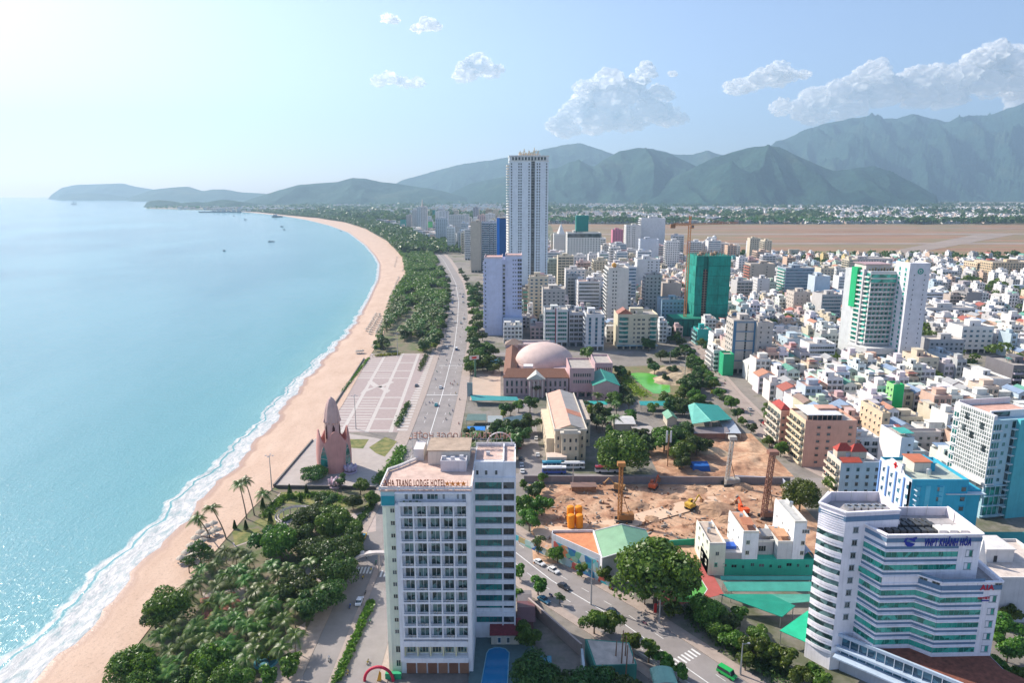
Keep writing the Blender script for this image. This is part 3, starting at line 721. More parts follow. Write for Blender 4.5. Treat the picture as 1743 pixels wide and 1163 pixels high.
# (name, label, xl, xr, ytop, ybase, depth, wall, front, left, ...)
BL=[
 ('hotel_tower','slim cream slab tower with a blank end wall beside the boulevard',801,818,378,464,30,(0.50,0.44,0.36),None,('balc',5,1.2),None),
 ('hotel_tower','hotel with blue glass bands and pale vertical fins beside the cream slab',819,846,378,462,28,(0.55,0.58,0.63),[('ribbon',2.0,g_blue,1.0),('vstrip',[13,19,25],1.6,g_blue)],None,None),
 ('office_tower','thin dark grey tower far behind the slim cream slab',805,814,353,400,24,(0.34,0.36,0.40),G(2,2,1.6),None,None),
 ('hotel_tower','pale grid-fronted hotel behind the slim cream slab, left of the thin grey tower',764,791,366,420,26,(0.58,0.58,0.56),G(8,1.6,1.5),G(4,1.5,1.5),None),
 ('hotel_tower','pale tower with rounded grey bays standing at the bend of the boulevard',779,799,394,430,24,(0.50,0.53,0.56),('vstrip',[3,8,13],1.7,g_blue),G(3,1.5,1.5),None),
 ('hotel_tower','light grey hotel with a grey top band, right of the bright green wrapped block',741,762,372,414,26,(0.52,0.56,0.60),G(6,1.5,1.4),G(4,1.5,1.5),None),
 ('hotel_tower','white tower with a spire like corner left of the bright green wrapped block',716,726,352,403,24,(0.64,0.62,0.60),G(4,1.6,1.6),G(3,1.5,1.5),None),
 ('hotel_tower','pair of pale slabs at the far left end of the hotel row',701,715,357,396,24,(0.60,0.58,0.58),G(6,1.6,1.6),G(4,1.5,1.5),None),
 ('hotel_tower','pinkish grey block at the leftmost end of the hotel row',691,700,366,394,22,(0.56,0.50,0.48),G(4,1.6,1.6),None,None),
 ('wrapped_tower','small far tower wrapped in turquoise net, leftmost building on the park edge',681,690,374,392,18,(0.05,0.36,0.32),None,None,None),
 ('wrapped_tower','bright green block wrapped in netting in the far hotel row',725,735,378,400,20,(0.10,0.50,0.14),None,None,None),
 ('wrapped_tower','thin teal wrapped tower rising behind the far hotel row',736,741,358,380,20,(0.04,0.34,0.28),None,None,None),
 ('apartment_block','grey blocks behind the light grey hotel of the far row',745,757,356,385,24,(0.46,0.48,0.52),G(5,1.6,1.6),None,None),
 ('hotel_tower','white grid-fronted hotel with a dark top band and a green box on its roof',966,1023,396,467,30,(0.66,0.66,0.62),G(12,1.7,1.5),G(6,1.6,1.5),None),
 ('hotel_tower','white stepped tower with a pointed roof left of the grid-fronted hotel',943,966,398,452,24,(0.66,0.64,0.60),G(7,1.4,1.4),G(5,1.4,1.4),None),
 ('office_block','dull green-grey block left of the grid-fronted hotel at the tall tower foot',921,963,446,490,24,(0.28,0.33,0.28),G(8,2.2,1.2),None,None),
 ('hotel_tower','white slab with window columns beside the tall blank white wall',1066,1092,383,448,22,(0.66,0.65,0.62),G([3,6,12,15],1.5,1.5),G(5,1.5,1.5),None),
 ('hotel_tower','tall blank white slab seen on its windowless end',1092,1133,371,446,26,(0.68,0.68,0.68),None,('balc',4,1.4),None),
 ('office_block','pale block in front of the tall blank white slab',1090,1122,407,462,16,(0.60,0.64,0.70),None,G(3,1.5,1.5),None),
 ('apartment_block','pink block behind the dark striped one',1043,1061,391,425,20,(0.62,0.22,0.32),G(4,1.5,1.4),None,None),
 ('office_block','dark glass block with white floor bands below the pink block',1040,1067,415,462,24,(0.60,0.61,0.62),('ribbon',1.8,g_blue,0.8),('ribbon',1.8,g_blue,0.8),None),
 ('apartment_block','pink-trimmed narrow block left of the dark striped one',1025,1040,418,462,20,(0.60,0.56,0.52),G(4,1.5,1.4),G(4,1.5,1.4),None),
 ('office_block','clean white block with a bluish roof edge below the tall blank slab',1085,1124,441,498,22,(0.68,0.70,0.71),G([14,18,24,28],1.8,1.4),None,None),
 ('apartment_block','brown-grey block with rows of arched openings left of the green wrapped tower',1097,1124,481,532,18,(0.44,0.38,0.35),('balc',5,1.2),G(4,1.6,1.6),None),
 ('apartment_block','blank beige block behind the orange crane mast',1128,1160,482,528,24,(0.50,0.43,0.37),None,None,None),
 ('hotel_tower','white hotel with stepped left balconies and a gold ball sign on top',1036,1071,456,562,26,(0.66,0.63,0.58),[G([4.5,7.0],1.2,1.3)],('balc',5,1.3,g_dark,WHITE),None),
 ('apartment_block','beige block behind the teal-banded building, with bulky water tanks on the roof',924,962,492,560,24,(0.50,0.47,0.43),G(5,1.6,1.2),None,None),
 ('apartment_block','pale balcony block left of the stepped white hotel',966,989,470,534,20,(0.52,0.50,0.47),('balc',4,1.3),G(4,1.5,1.4),None),
 ('apartment_block','narrow cream block behind the pale balcony block',998,1012,461,500,20,(0.60,0.56,0.48),G(3,1.5,1.3),G(4,1.5,1.3),None),
 ('office_block','teal-banded block with a red and white stripe down its middle behind the theatre',927,967,527,590,20,(0.60,0.62,0.60),('ribbon',1.9,g_teal,0.9),G(4,1.6,1.5),None),
 ('hotel_tower','grey-blue block with vertical ribs right of the teal-banded one',969,994,532,590,20,(0.42,0.44,0.48),('balc',3,1.4),None,None),
 ('hotel_tower','slender pale block with ribbed fronts just left of the cream gabled hotel',998,1029,535,597,20,(0.62,0.64,0.66),('vstrip',[3,8,13],1.8,g_blue),('balc',4,1.2),None),
 ('apartment_block','low grey houses with blue fronts behind the cream gabled hotel',1127,1165,510,560,20,(0.28,0.40,0.50),G(6,1.6,1.3),None,None),
 ('hotel_tower','beige hotel behind the green wrapped tower with red balconies on its left',1278,1320,449,500,22,(0.52,0.44,0.36),G([3,20],1.4,1.4),('balc',5,1.4,g_dark,(0.55,0.2,0.14)),None),
 ('apartment_block','white gabled block in front of the beige hotel',1290,1311,474,512,18,(0.62,0.61,0.60),G([4],1.3,1.3),G(4,1.4,1.4),None),
 ('apartment_block','pale green and white block beside the white gabled block',1311,1322,480,512,18,(0.50,0.58,0.48),G(3,1.3,1.2),None,None),
 ('office_block','grey-blue glass block with green balconies on its left side',1338,1387,456,512,24,(0.30,0.36,0.42),('ribbon',1.4,g_blue,1.0),('balc',5,1.5,g_green,WHITE),None),
 ('apartment_block','plain pale block right of the glass one',1388,1414,470,520,18,(0.52,0.60,0.66),None,None,None),
 ('hotel_tower','white multi-bay hotel standing alone before the airfield',1278,1314,411,440,24,(0.60,0.64,0.68),('vstrip',[5,12,19,26,33],2.2,g_blue),None,None),
 ('hotel_tower','pale hotel with an ornate white crest behind the green wrapped tower',1182,1243,414,445,30,(0.60,0.56,0.53),G(12,2,1.5),G(5,2,1.5),None),
 ('apartment_block','beige block of small windows in the middle of the old houses',1352,1380,497,545,18,(0.56,0.50,0.44),G([4,8,13],1.0,1.0),G(4,1.3,1.4),None),
 ('office_block','blue block with white window frames left of the white and green tower',1410,1452,503,530,24,(0.07,0.24,0.42),G(9,1.6,1.4),None,None),
 ('apartment_block','white narrow apartment block behind the blue one',1424,1449,458,482,18,(0.64,0.63,0.60),G(5,1.5,1.4),G(4,1.5,1.4),None),
 ('school_building','long low hall with a dull green roof near the airfield edge',1327,1374,428,440,18,(0.45,0.44,0.36),G(12,2,1.4),None,None),
 ('school_building','long white low building with a maroon roof behind the white and green tower',1455,1520,440,466,30,(0.56,0.50,0.48),G(14,2,1.4),None,None),
 ('school_building','large pale yellow school with rows of arches at the right edge',1690,1760,446,478,26,(0.64,0.50,0.33),G(14,2.4,1.9),G(7,2.2,1.8),None),
 ('school_building','pale yellow wing of the school with a red topped stair tower',1664,1692,447,474,30,(0.66,0.53,0.37),G(6,2.4,1.9),G(7,2.2,1.8),None),
 ('dormitory','long white dormitory with blocks of dark window openings',1577,1661,524,556,16,(0.58,0.58,0.57),('balc',14,1.3),None,None),
 ('apartment_block','taller grey block with white trim behind the dormitory',1646,1672,498,530,20,(0.30,0.29,0.29),None,('balc',5,1.2,g_dark,(0.6,0.53,0.48)),None),
 ('apartment_block','brownish block left of the taller grey one behind the dormitory',1618,1640,502,528,16,(0.5,0.43,0.38),('balc',4,1.2),None,None),
 ('apartment_block','low terraced block with columns below the yellow school',1640,1688,484,500,22,(0.46,0.42,0.42),G(8,2.2,1.8),None,None),
 ('school_building','low long building with a pale blue roof right of the grey block',1708,1760,490,502,16,(0.48,0.55,0.62),G(8,2.2,1.4),None,None),
 ('hotel_tower','pale blue narrow block with small windows right of the white and green tower',1605,1627,603,645,16,(0.55,0.64,0.70),G([9.5],1.2,1.0),G(5,1.2,1.4),None),
 ('apartment_block','big blank white block on the left of a pair at the right edge',1668,1688,662,700,22,(0.72,0.71,0.69),None,None,None),
 ('apartment_block','big white block with tiled flank and cluttered roof at the right edge',1690,1722,645,690,26,(0.68,0.68,0.67),G([10],1.3,1.3),None,None),
 ('apartment_block','dark grey shell of a building under construction at the right edge',1726,1770,622,680,24,(0.17,0.16,0.17),('balc',3,1.5,g_dark,(0.36,0.33,0.40)),None,None),
]
for(nm,lab,xl,xr,yt,yb,d,wall,f,l,r_)in BL:
 cat={'hotel_tower':'hotel','office_tower':'office','office_block':'office','wrapped_tower':'building site'}.get(nm,'building')
 block(nm,lab,xl,xr,yt,yb,d,wall,f,l,r_,cat=cat,clutter=(0 if nm=='wrapped_tower' else 1))
rf=random.Random(77)
for i in range(26):
 if i<8:a,yb=rf.uniform(702,752),rf.uniform(392,399)
 else:a,yb=rf.uniform(756,858),rf.uniform(400,428)
 wd=rf.uniform(7,15);nm,col=rf.choice([('white',(0.74,0.74,0.72)),('cream',(0.66,0.60,0.5)),('pale grey',(0.56,0.58,0.6)),('bluish white',(0.62,0.68,0.74))])
 block('hotel_tower','%s %s hotel of the far seafront row, %s'%(rf.choice(['slim','broad']),nm,'near its left end' if i<8 else 'middle part' if a<800 else 'right end close to the tallest tower'),a,a+wd,yb-rf.uniform(22,48),yb,rf.uniform(18,28),col,('grid',rf.randint(3,6),1.7,1.5),('grid',3,1.6,1.5),None,cat='hotel',group='far seafront hotels')
def extra(xl,xr,yt,yb_,y,d,name,par,col,mat=None):
 x0,x1=XAT(xl,yt,y),XAT(xr,yt,y);b=MB();b.box(x0,x1,y,y+d,ZAT(yb_,y),ZAT(yt,y));o=b.build(name,mat or m_paint,None,col)
 if par:o.parent=par;o.matrix_parent_inverse=Matrix.Translation(-par.location)
 return o
def byl(s):return[o for o in COL.objects if s in(o.get('label')or '')][0]
o=byl('green box on its roof');extra(981,1002,367,394,o.location.y+8,14,'roof_box',o,(0.02,0.22,0.19))
extra(966,1024,398,404,o.location.y-0.6,2,'sky_lounge',o,(0.06,0.07,0.08),g_dark)
o=byl('pointed roof left');c=o.location;b=MB();b.lathe(0,0,[(7,0),(4,7),(0.4,16)],6);b.build('roof_cone',m_paint,o,WHITE,(12,10,o['dim'][2]+1))
o=byl('spire like corner');b=MB();b.lathe(0,0,[(3.0,0),(2,8),(0.3,22)],6);b.build('spire',m_paint,o,(0.62,0.55,0.5),(4,6,o['dim'][2]+1))
o=byl('gold ball sign');b=MB();b.lathe(0,0,[(0.1,0),(1.8,0.8),(2.2,2.2),(1.8,3.6),(0.1,4.4)],12);b.build('gold_ball',m_flat,o,(0.6,0.3,0.06),(5,1.5,o['dim'][2]+1.2))
o=byl('red and white stripe');b=MB();w_,d_,h_=o['dim']
b.box(w_*0.46,w_*0.5,-0.9,-0.05,1,h_+2,0);b.box(w_*0.5,w_*0.56,-1.1,-0.05,1,h_+2.5,1);b.build('stripe',[M('dark_red_paint',(0.25,0.04,0.05)),M('white_paint',(0.75,0.75,0.75))],o)
o=byl('ornate white crest');b=MB();x=o['dim'][0]*0.45;h_=o['dim'][2]
b.box(x-4,x+4,2,8,h_,h_+12);b.box(x+5,x+12,3,12,h_,h_+9);b.lathe(x+8,7,[(5,h_+9),(4,h_+12),(0.3,h_+15)],8);b.build('crest',m_paint,o,WHITE)
b=MB();b.hexa([(x-16,2,h_),(x-4,2,h_),(x-4,4,h_),(x-16,4,h_),(x-5,2,h_+10),(x-4,2,h_+10),(x-4,4,h_+10),(x-5,4,h_+10)]);b.build('crest',m_paint,o,WHITE)
o=byl('red topped stair tower');b=MB();w_,d_,h_=o['dim'];b.box(w_-8,w_-1,-2,5,0,h_+5,0);b.box(w_-8.5,w_-0.5,-2.5,5.5,h_+5,h_+6.2,1);b.build('stair_tower',[M('pale_yellow_render',(0.68,0.54,0.34)),M('red_roof_coat',(0.4,0.06,0.06))],o)
# blue wrapped tower
y=760.0;x0,x1=XAT(845.5,366,y),XAT(861,366,y);H=ZAT(366,y)
t=thing('wrapped_tower','tower wrapped in vivid blue netting just left of the tallest tower','building site',(x0,y,0))
b=MB();b.box(0,3.2,0,26,0,H-3);b.build('net',m_paint,t,(0.01,0.15,0.55));b=MB();b.box(3.2,x1-x0,-0.4,25,0,H-4);b.build('net',m_paint,t,(0.008,0.07,0.22))
b=MB()
for i in range(6):
 for j in range(2):b.rod((0.5+i*1.9,0.5+j*20,H-4),(0.5+i*1.9,0.5+j*20,H+1),0.18)
b.box(0,x1-x0,1,20,H-3.2,H-2.9);b.build('rebar_columns',m_conc,t)
# green wrapped tower with crane
def green_tower():
 y=U(1215,568)[1];H=ZAT(436,y);xc,xr=XAT(1187,436,y),XAT(1245,436,y);w=xr-xc
 t=thing('wrapped_tower','tower under construction wrapped in dark green netting beside the orange crane','building site',(xc,y,0))
 net=M('green_safety_net',None,0.85,0.45,0.10,0.5)
 G1=(0.005,0.23,0.165)
 s0,s1=w*0.20,w*0.34
 dl=31.0
 b=MB();b.box(0,s0,0,dl,0,H);b.box(s1,w,0,dl,0,H);b.box(s0,s1,1.5,dl,0,H);b.build('net',net,t,(0.006,0.19,0.15))
 # netting panels slightly proud on each floor
 b=MB();nf=24
 rr=random.Random(5)
 for k in range(8):
  z=H*k/8
  for(F,W)in(((0,0,1,0,0,-1),s0),((s1,0,1,0,0,-1),w-s1),((0,dl,0,-1,-1,0),dl)):
   n=max(1,int(W/7))
   for i in range(n):b.wb(F,W*i/n+0.1,W*(i+1)/n-0.1,z+0.2,z+H/8-0.3+rr.uniform(0,0.2),0.02,0.1+rr.uniform(0,0.5))
 b.build('net_panel',net,t,(0.008,0.30,0.23),kind='stuff')
 b=MB();F=(s0,1.5,1,0,0,-1)
 for k in range(nf):
  z=2+k*(H-14)/nf;b.wb(F,0,s1-s0,z,z+0.5,0,1.2,0);b.wq(F,0.2,s1-s0-0.2,z+0.6,z+2.6,0.06,1)
  b.wb(F,(s1-s0)*0.45,(s1-s0)*0.6,z,z+3,0.5,1.0,0)
 b.build('open_floor',[M('raw_concrete_floor',(0.28,0.20,0.15)),m_dark],t,kind='stuff')
 b=MB()
 for i in range(12):
  for j in range(5):b.rod((1+i*(w-2)/11,1+j*7,H-0.5),(1+i*(w-2)/11+rr.uniform(-.2,.2),1+j*7,H+rr.uniform(1,4.5)),0.16)
 for i in range(6):b.box(2+i*3.6,4.6+i*3.6,4+(i%3)*7,8+(i%3)*7,H,H+1.4+(i%2))
 b.build('formwork',M('site_timber',(0.40,0.26,0.18),0.9,0.4,0.6),t)
 # lower wrapped wing and shed
 s=thing('netted_wing','low wing hung with dark green netting left of the green wrapped tower foot','building site',(XAT(1140,545,y),y-12,0))
 b=MB();b.box(0,26,0,24,0,15);b.build('net',net,s,(0.004,0.12,0.10));b=MB()
 for i in range(6):b.box(0.5+i*4.3,3.8+i*4.3,-0.5,0,0.5,14-i%2);
 b.build('net_panel',net,s,(0.006,0.16,0.13));b=MB();b.box(0.3,25.7,0.3,23.7,15,15.2);b.build('roof_deck',net,s,(0.01,0.28,0.18))
 # tower crane
 cy_=y-3;cx_=xc-8.6;top=ZAT(378,cy_);jz=ZAT(384,cy_)
 c=thing('tower_crane','orange tower crane standing against the left side of the green wrapped tower','crane',(cx_,cy_,0))
 b=MB();b.lattice((0,0,0),(0,0,jz),1.9,2.6,0.16);b.build('mast',M('crane_orange',(0.50,0.19,0.05),0.6),c)
 om=MATS['crane_orange']
 b=MB();b.lattice((1.5,0,jz+1),(44,10,jz+2),1.3,2.2,0.11);b.build('jib',om,c)
 b=MB();b.lattice((-1.5,0,jz+1),(-14,-3,jz+1),1.6,2.5,0.22);b.build('counter_jib',om,c)
 b=MB();b.box(-17,-13,-4.2,-1.8,jz-2,jz+1.5);b.build('counterweight',m_rust,c)
 b=MB();b.lattice((0,0,jz+0.5),(0,0,jz+8),1.4,2,0.2);b.rod((0,0,jz+8),(30,6.6,jz+2.5),0.1,3);b.rod((0,0,jz+8),(-13,-3,jz+1.8),0.1,3);b.build('apex',om,c)
 b=MB();b.box(0.8,3.0,-2.6,-0.9,jz-2.2,jz+0.3,0);b.wb((0.8,-2.6,1,0,0,-1),0.2,2.0,jz-1.4,jz,0.01,0.04,1);b.build('cab',[om,g_dark],c)
green_tower()
# small teal house at the foot of the green wrapped tower
block('wrapped_tower','small bright turquoise building at the foot of the green wrapped tower',1188,1211,561,588,14,(0.04,0.42,0.38),None,('balc',2,1.2,g_dark,(0.3,0.5,0.5)),cat='building')
# cream gabled hotel
o=block('hotel','cream hotel with rounded green glass bays and a terracotta gable behind the pond',1052,1120,535,595,22,(0.62,0.57,0.42),None,None,cat="hotel")
w_,d_,h_=o['dim'];F=(0,0,1,0,0,-1)
for(a0,a1,g_)in((1,8.5,g_teal),(w_-6,w_-0.4,g_teal)):
 for k in range(6):
  z=4.5+k*(h_-6)/6;b=MB();n=7
  ring=[((a0+a1)/2+(a1-a0)/2*math.cos(math.pi+math.pi*i/n),-2.0*math.sin(math.pi*i/n))for i in range(n+1)]
  b.prism(ring,z,z+1.1,0);b.prism([((x-(a0+a1)/2)*0.94+(a0+a1)/2,yy*0.9-0.01)for x,yy in ring],z+1.1,z+(h_-6)/6,1,top=False);b.build('bay_window',[m_paint,g_],o,(0.64,0.61,0.5))
for k in range(6):
 z=4.5+k*(h_-6)/6
 for(a,ww)in((13,1.5),(16.5,2.4),(20,2.4),(24.5,1.3)):link('window',win_mesh(ww,1.7,g_dark,1),o,(0.6,0.58,0.48),(a,0,z+0.8))
g=gable_roof(o,11,12,h_+1.1,3.8,(0.35,0.13,0.08),0.3,'y');g.build('gable',m_paint,o,(0.40,0.15,0.10))
b=MB();b.box(-0.5,w_+0.5,-2.4,0,3.2,3.7);b.build('canopy',m_paint,o,(0.3,0.5,0.6))
# ================================================================ THE LODGE HOTEL
def lodge():
 OX,OY=-31.4,152.0
 t=thing('hotel_building','tall white hotel with a grid of square balconies and lettering along its roof edge','hotel',(OX,OY,0))
 wc=(0.80,0.81,0.83);cr=(0.74,0.78,0.62)
 b=MB();b.prism([(3.3,0.4),(21.5,0.4),(21.5,25),(7,25),(7,19),(3.3,15)],0,50.2);b.build('wall',m_paint,t,wc)
 b=MB();b.prism([(0,0.9),(1.0,0.15),(3.28,0.15),(3.28,15),(2.2,13),(0,11)],0,46.3);b.build('wall',m_paint,t,cr)
 b=MB();b.prism([(-0.1,0.0),(3.27,-0.05),(3.27,15),(2.2,13.1),(-0.1,11.1)],46.31,50.2);b.build('wall',m_paint,t,(0.40,0.62,0.66))
 Fc=(0,-0.1,1,0,0,-1)
 b=MB();b.wq(Fc,0.05,3.2,46.6,49.0,0.04,0);b.wb(Fc,0,3.25,46.4,46.6,0,0.15,1);b.build('teal_screen',[M('teal_panel',(0.01,0.30,0.36),0.4),m_flat],t,(0.5,0.6,0.6))
 # roof slab fascia, parapet with panels
 b=MB();b.prism([(-0.3,-0.3),(21.8,-0.3),(21.8,25.2),(6.9,25.2),(6.8,19.4),(2.0,13.4),(-0.3,11.2)],50.2,50.5);b.build('roof_deck',m_roofc,t,(0.60,0.44,0.37))
 b=MB();ring=[(-0.3,-0.3),(21.8,-0.3),(21.8,25.2),(6.9,25.2),(6.8,19.4),(2.0,13.4),(-0.3,11.2)]
 for i in range(7):
  F,L=face(*ring[i],*ring[(i+1)%7]);n=max(1,round(L/4.3))
  for k in range(n):
   a0,a1=L*k/n,L*(k+1)/n;b.wb(F,a0+0.15,a1-0.15,50.75,51.15,-0.22,-0.05,0);b.wb(F,a0-0.15,a0+0.15,50.5,51.3,-0.3,0,0)
  b.wb(F,0,L,51.3,51.42,-0.32,0.02,0)
 b.build('parapet',m_paint,t,(0.72,0.70,0.70))
 # balcony grid
 bal=MB();F=(0,0,1,0,0,-1);W,Hh,D=3.22,3.29,1.5
 bal.wb(F,0,0.34,0,Hh,0,D,0);bal.wb(F,0.34,W,0,0.2,0,D,0)
 bal.wb(F,0.34,W,0.2,0.5,D-0.10,D,0);bal.wb(F,0.34,W,0.95,1.02,D-0.08,D-0.02,0);bal.wb(F,0.34,0.9,0.2,2.97,0,0.06,0)
 me_b=bal.mesh('balcony',[m_paint])
 dr=MB();dr.wq(F,0.95,3.0,0.25,2.6,0.09,1);dr.wb(F,1.95,2.05,0.25,2.6,0.05,0.14,0);dr.wb(F,0.86,0.95,0.2,2.68,0.04,0.14,0);dr.wb(F,0.95,3.05,2.6,2.7,0.04,0.14,0)
 me_d=dr.mesh('glass_door',[m_flat,g_room])
 ac=MB();ac.box(2.2,2.9,-1.2,-0.85,0.25,0.85);ac.box(1.2,1.7,-0.9,-0.5,0.25,0.7);me_f=ac.mesh('balcony_furniture',[m_flat])
 for k in range(11):
  for c in range(5):
   o=link('balcony',me_b,t,wc,(4.35+W*c,0.4,10.8+Hh*k));link('glass_door',me_d,o,(0.72,0.74,0.74))
   if(k*5+c)%3==0:link('balcony_furniture',me_f,o,(0.5,0.45,0.38))
 b=MB();F=(0,0.4,1,0,0,-1)
 b.wb(F,3.4,4.35,4.4,47.2,0,1.5,0);b.wb(F,20.45,21.5,4.4,50.1,0,1.5,0)
 b.wb(F,4.35,20.45,46.99,47.35,0,1.9,0);b.wb(F,4.35,20.45,47.35,48.0,1.75,1.9,0)
 b.wb(F,4.35,20.45,8.7,10.2,0,1.5,0);b.wb(F,4.35,20.45,4.4,5.7,0,1.9,0);b.wq(F,4.35,20.45,10.2,10.79,0.2,1);b.wb(F,3.4,21.5,50.0,50.19,0,1.6,0)
 b.build('facade_frame',[m_paint,m_dark],t,wc)
 for i in range(5):
  o=link('window',win_mesh(2.3,2.2,g_room,2),t,(0.66,0.64,0.45),(5.95+W*i,0.4,6.1))
  b=MB();b.box(4.42+W*i-0.12,4.42+W*i+0.2,-0.7,0.35,5.7,8.68);b.build('pier',m_paint,t,(0.70,0.66,0.42))
 for k in range(11):link('window',win_mesh(1.15,1.25,g_dark,1),t,cr,(2.55,0.15,11.6+Hh*k))
 for z in(6.2,2.2):link('window',win_mesh(1.2,1.9,g_dark,1),t,cr,(2.6,0.15,z))
 for(a,w_)in((6.0,0.9),(8.7,2.7),(12.3,2.7),(15.0,0.7),(18.4,0.7),(19.8,1.0)):link('window',win_mesh(w_,1.5,g_room,2),t,wc,(a,0.4,47.9))
 b=MB()
 for i in range(7):b.box(4.6+i*0.75,5.2+i*0.75,-1.3,-0.8,47.36,47.36+0.5+0.25*(i%2))
 b.build('planter',M('planter_green',(0.05,0.10,0.05)),t)
 b=MB();F=(0,0.4,1,0,0,-1)
 for i in range(6):b.wb(F,4.6+i*2.7,6.9+i*2.7,0.1,3.9,0,0.25,i%2)
 b.build('ground_floor_panel',[M('brown_stone_panel',(0.22,0.10,0.06)),M('brown_timber_panel',(0.30,0.15,0.09))],t)
 # wing
 b=MB();b.prism([(21.5,14),(32.4,14),(32.4,27),(21.5,27)],0,51.3);b.build('wing',m_paint,t,wc)
 F=(21.5,14,1,0,0,-1)
 for k in range(13):
  z=5.3+3.27*k;zz=z+(1.1 if k==1 else 0)
  for(a0,a1,g_)in((0.3,7.2,g_teal),(7.7,10.4,g_dark)):
   b=MB();b.wq(F,a0,a1,zz,z+1.9,0.05,1);n=int((a1-a0)/1.15)
   for i in range(n+1):b.wb(F,a0+(a1-a0)*i/n-0.04,a0+(a1-a0)*i/n+0.04,zz,z+1.9,0.0,0.12,0)
   b.build('window_band',[M('bronze_frame',(0.10,0.12,0.11)),g_],t)
  b=MB();b.wb(F,0,10.9,z+1.93,z+3.2,0,0.42,0);b.build('spandrel',m_paint,t,wc)
 b=MB();b.wb(F,7.25,7.6,4.5,47.2,0,0.45,0);b.wb(F,10.5,10.9,4.5,47.1,0.0,0.46,0);b.wb(F,-0.02,0.25,4.5,47.1,0.0,0.46,0);b.build('pier',m_paint,t,wc)
 for a in(0.9,3.2,5.8):link('window',win_mesh(0.8,1.4,g_dark,0),t,wc,(21.5+a,14,48.3))
 b=MB();b.box(21.9,29.0,17,26.6,51.3,51.45);b.box(29.4,32.1,14.4,26.6,51.3,51.46);b.build('roof_deck',m_roofc,t,(0.60,0.44,0.38))
 b=MB();b.box(21.5,32.4,14,14.3,51.3,52.0);b.box(32.1,32.4,14.3,27,51.3,52.0);b.box(29.0,29.35,14.3,26.6,51.3,52.2);b.box(21.5,32.1,26.7,27,51.3,52.4);b.build('parapet',m_paint,t,wc)
 # penthouse
 b=MB();b.box(9.5,20.2,15.5,24.8,50.5,54.3,0);b.build('penthouse',m_paint,t,(0.66,0.60,0.52))
 b=MB();b.box(9.2,20.5,15.2,25.1,54.3,54.6);b.build('penthouse_roof',m_roofc,t,(0.42,0.32,0.24))
 b=MB();b.box(13.2,19.8,11.0,15.4,50.5,53.0,0);b.box(13.2,19.8,11.0,11.2,53.0,53.5);b.box(13.2,13.4,11.2,15.1,53.0,53.5);b.box(19.6,19.8,11.2,15.1,53.0,53.5);b.build('plant_room',m_paint,t,(0.64,0.62,0.64))
 b=MB();b.box(5.3,8.0,18.5,25,50.5,53.6);b.build('stair_house',m_paint,t,(0.66,0.62,0.60))
 for(x,y)in((14,13),(16.2,12.4),(18.4,13.4),(25,20)):
  b=MB();b.box(x-0.5,x+0.5,y-0.4,y+0.4,53.0 if x<20 else 51.45,54.0 if x<20 else 52.4);b.build('cooling_unit',m_flat,t,(0.5,0.5,0.52))
 red=M('sign_red_brown',(0.33,0.10,0.05),0.6);org=M('sign_orange',(0.75,0.25,0.04),0.6)
 font_mesh('sign_lettering','NHA TRANG LODGE HOTEL',2.3,0.12,red,t,(8.1,0.5,51.2),(rad(90),0,0),bold=0.02).scale=(0.45,1.1,1)
 for i in range(4):
  b=MB();P5=[(math.sin(math.pi*k/5)*(0.72 if k%2==0 else 0.3),math.cos(math.pi*k/5)*(0.72 if k%2==0 else 0.3))for k in range(10)]
  n=10;v0=len(b.v);b.v+=[(x,-0.08,z)for x,z in P5]+[(x,0.08,z)for x,z in P5]
  b.f.append(tuple(range(n)));b.f.append(tuple(n+k for k in reversed(range(n))));b.m+=[0,0]
  for k in range(n):b.f.append((k,n+k,n+(k+1)%n,(k+1)%n));b.m.append(0)
  b.build('sign_star',org,t,loc=(15.9+i*1.3,0.5,51.9))
 b=MB()
 for i in range(16):b.rod((-0.2+i*1.4,0.7,50.5),(-0.2+i*1.4,0.7,52.6),0.05,4)
 b.rod((-0.2,0.7,51.2),(21,0.7,51.2),0.05,4);b.build('sign_frame',m_rust,t)
 o=font_mesh('sign_lettering','NHA TRANG LODGE HOTEL',2.2,0.12,M('sign_faded',(0.55,0.28,0.2),0.7),t,(17.2,25.6,54.0),(rad(90),0,rad(180)),bold=0.02);o.scale=(0.9,1.1,1)
 b=MB()
 for i in range(18):b.rod((4+i*1.45,25.4,50.6),(4+i*1.45,25.4,56),0.05,4)
 b.rod((4,25.4,54),(29,25.4,54),0.06,4);b.rod((4,25.4,51.6),(29,25.4,51.6),0.06,4);b.build('sign_frame',m_steel,t)
 b=MB()
 for k in range(14):
  a0,a1=math.pi*k/14,math.pi*(k+1)/14
  b.rod((28+3.4*math.cos(a0),26,52.4+3.2*math.sin(a0)),(28+3.4*math.cos(a1),26,52.4+3.2*math.sin(a1)),0.18,5)
 b.build('roof_arch',m_flat,t,(0.75,0.7,0.7))
lodge()
# pool court beside the hotel
P4=[U(p,q,0.5)for p,q in((806,1085),(905,1085),(925,1180),(795,1180))]
b=MB();b.prism(P4,0.01,0.5);o=b.build('pool_terrace',M('terrace_tiles',(0.10,0.17,0.18),0.7,0.2,1.0),kind='structure')
pool=thing('swimming_pool','blue swimming pool with a rounded end behind the white hotel','pool',(0,0,0))
pp=[U(p,q,0.62)for p,q in((829,1113),(833,1107),(842,1103.5),(851,1103.5),(860,1106),(866,1112),(862,1180),(817,1180))]
cx_=sum(p[0]for p in pp)/8;cy_=sum(p[1]for p in pp)/8
b=MB();b.quad([(x,y,0.60)for x,y in pp]);m_pool,nt,bs=newmat('pool_water');bs.inputs['Base Color'].default_value=(0.015,0.20,0.42,1);bs.inputs['Roughness'].default_value=0.08;b.build('water_surface',m_pool,pool)
b=MB();q2=[(cx_+(x-cx_)*1.08,cy_+(y-cy_)*1.05)for x,y in pp]
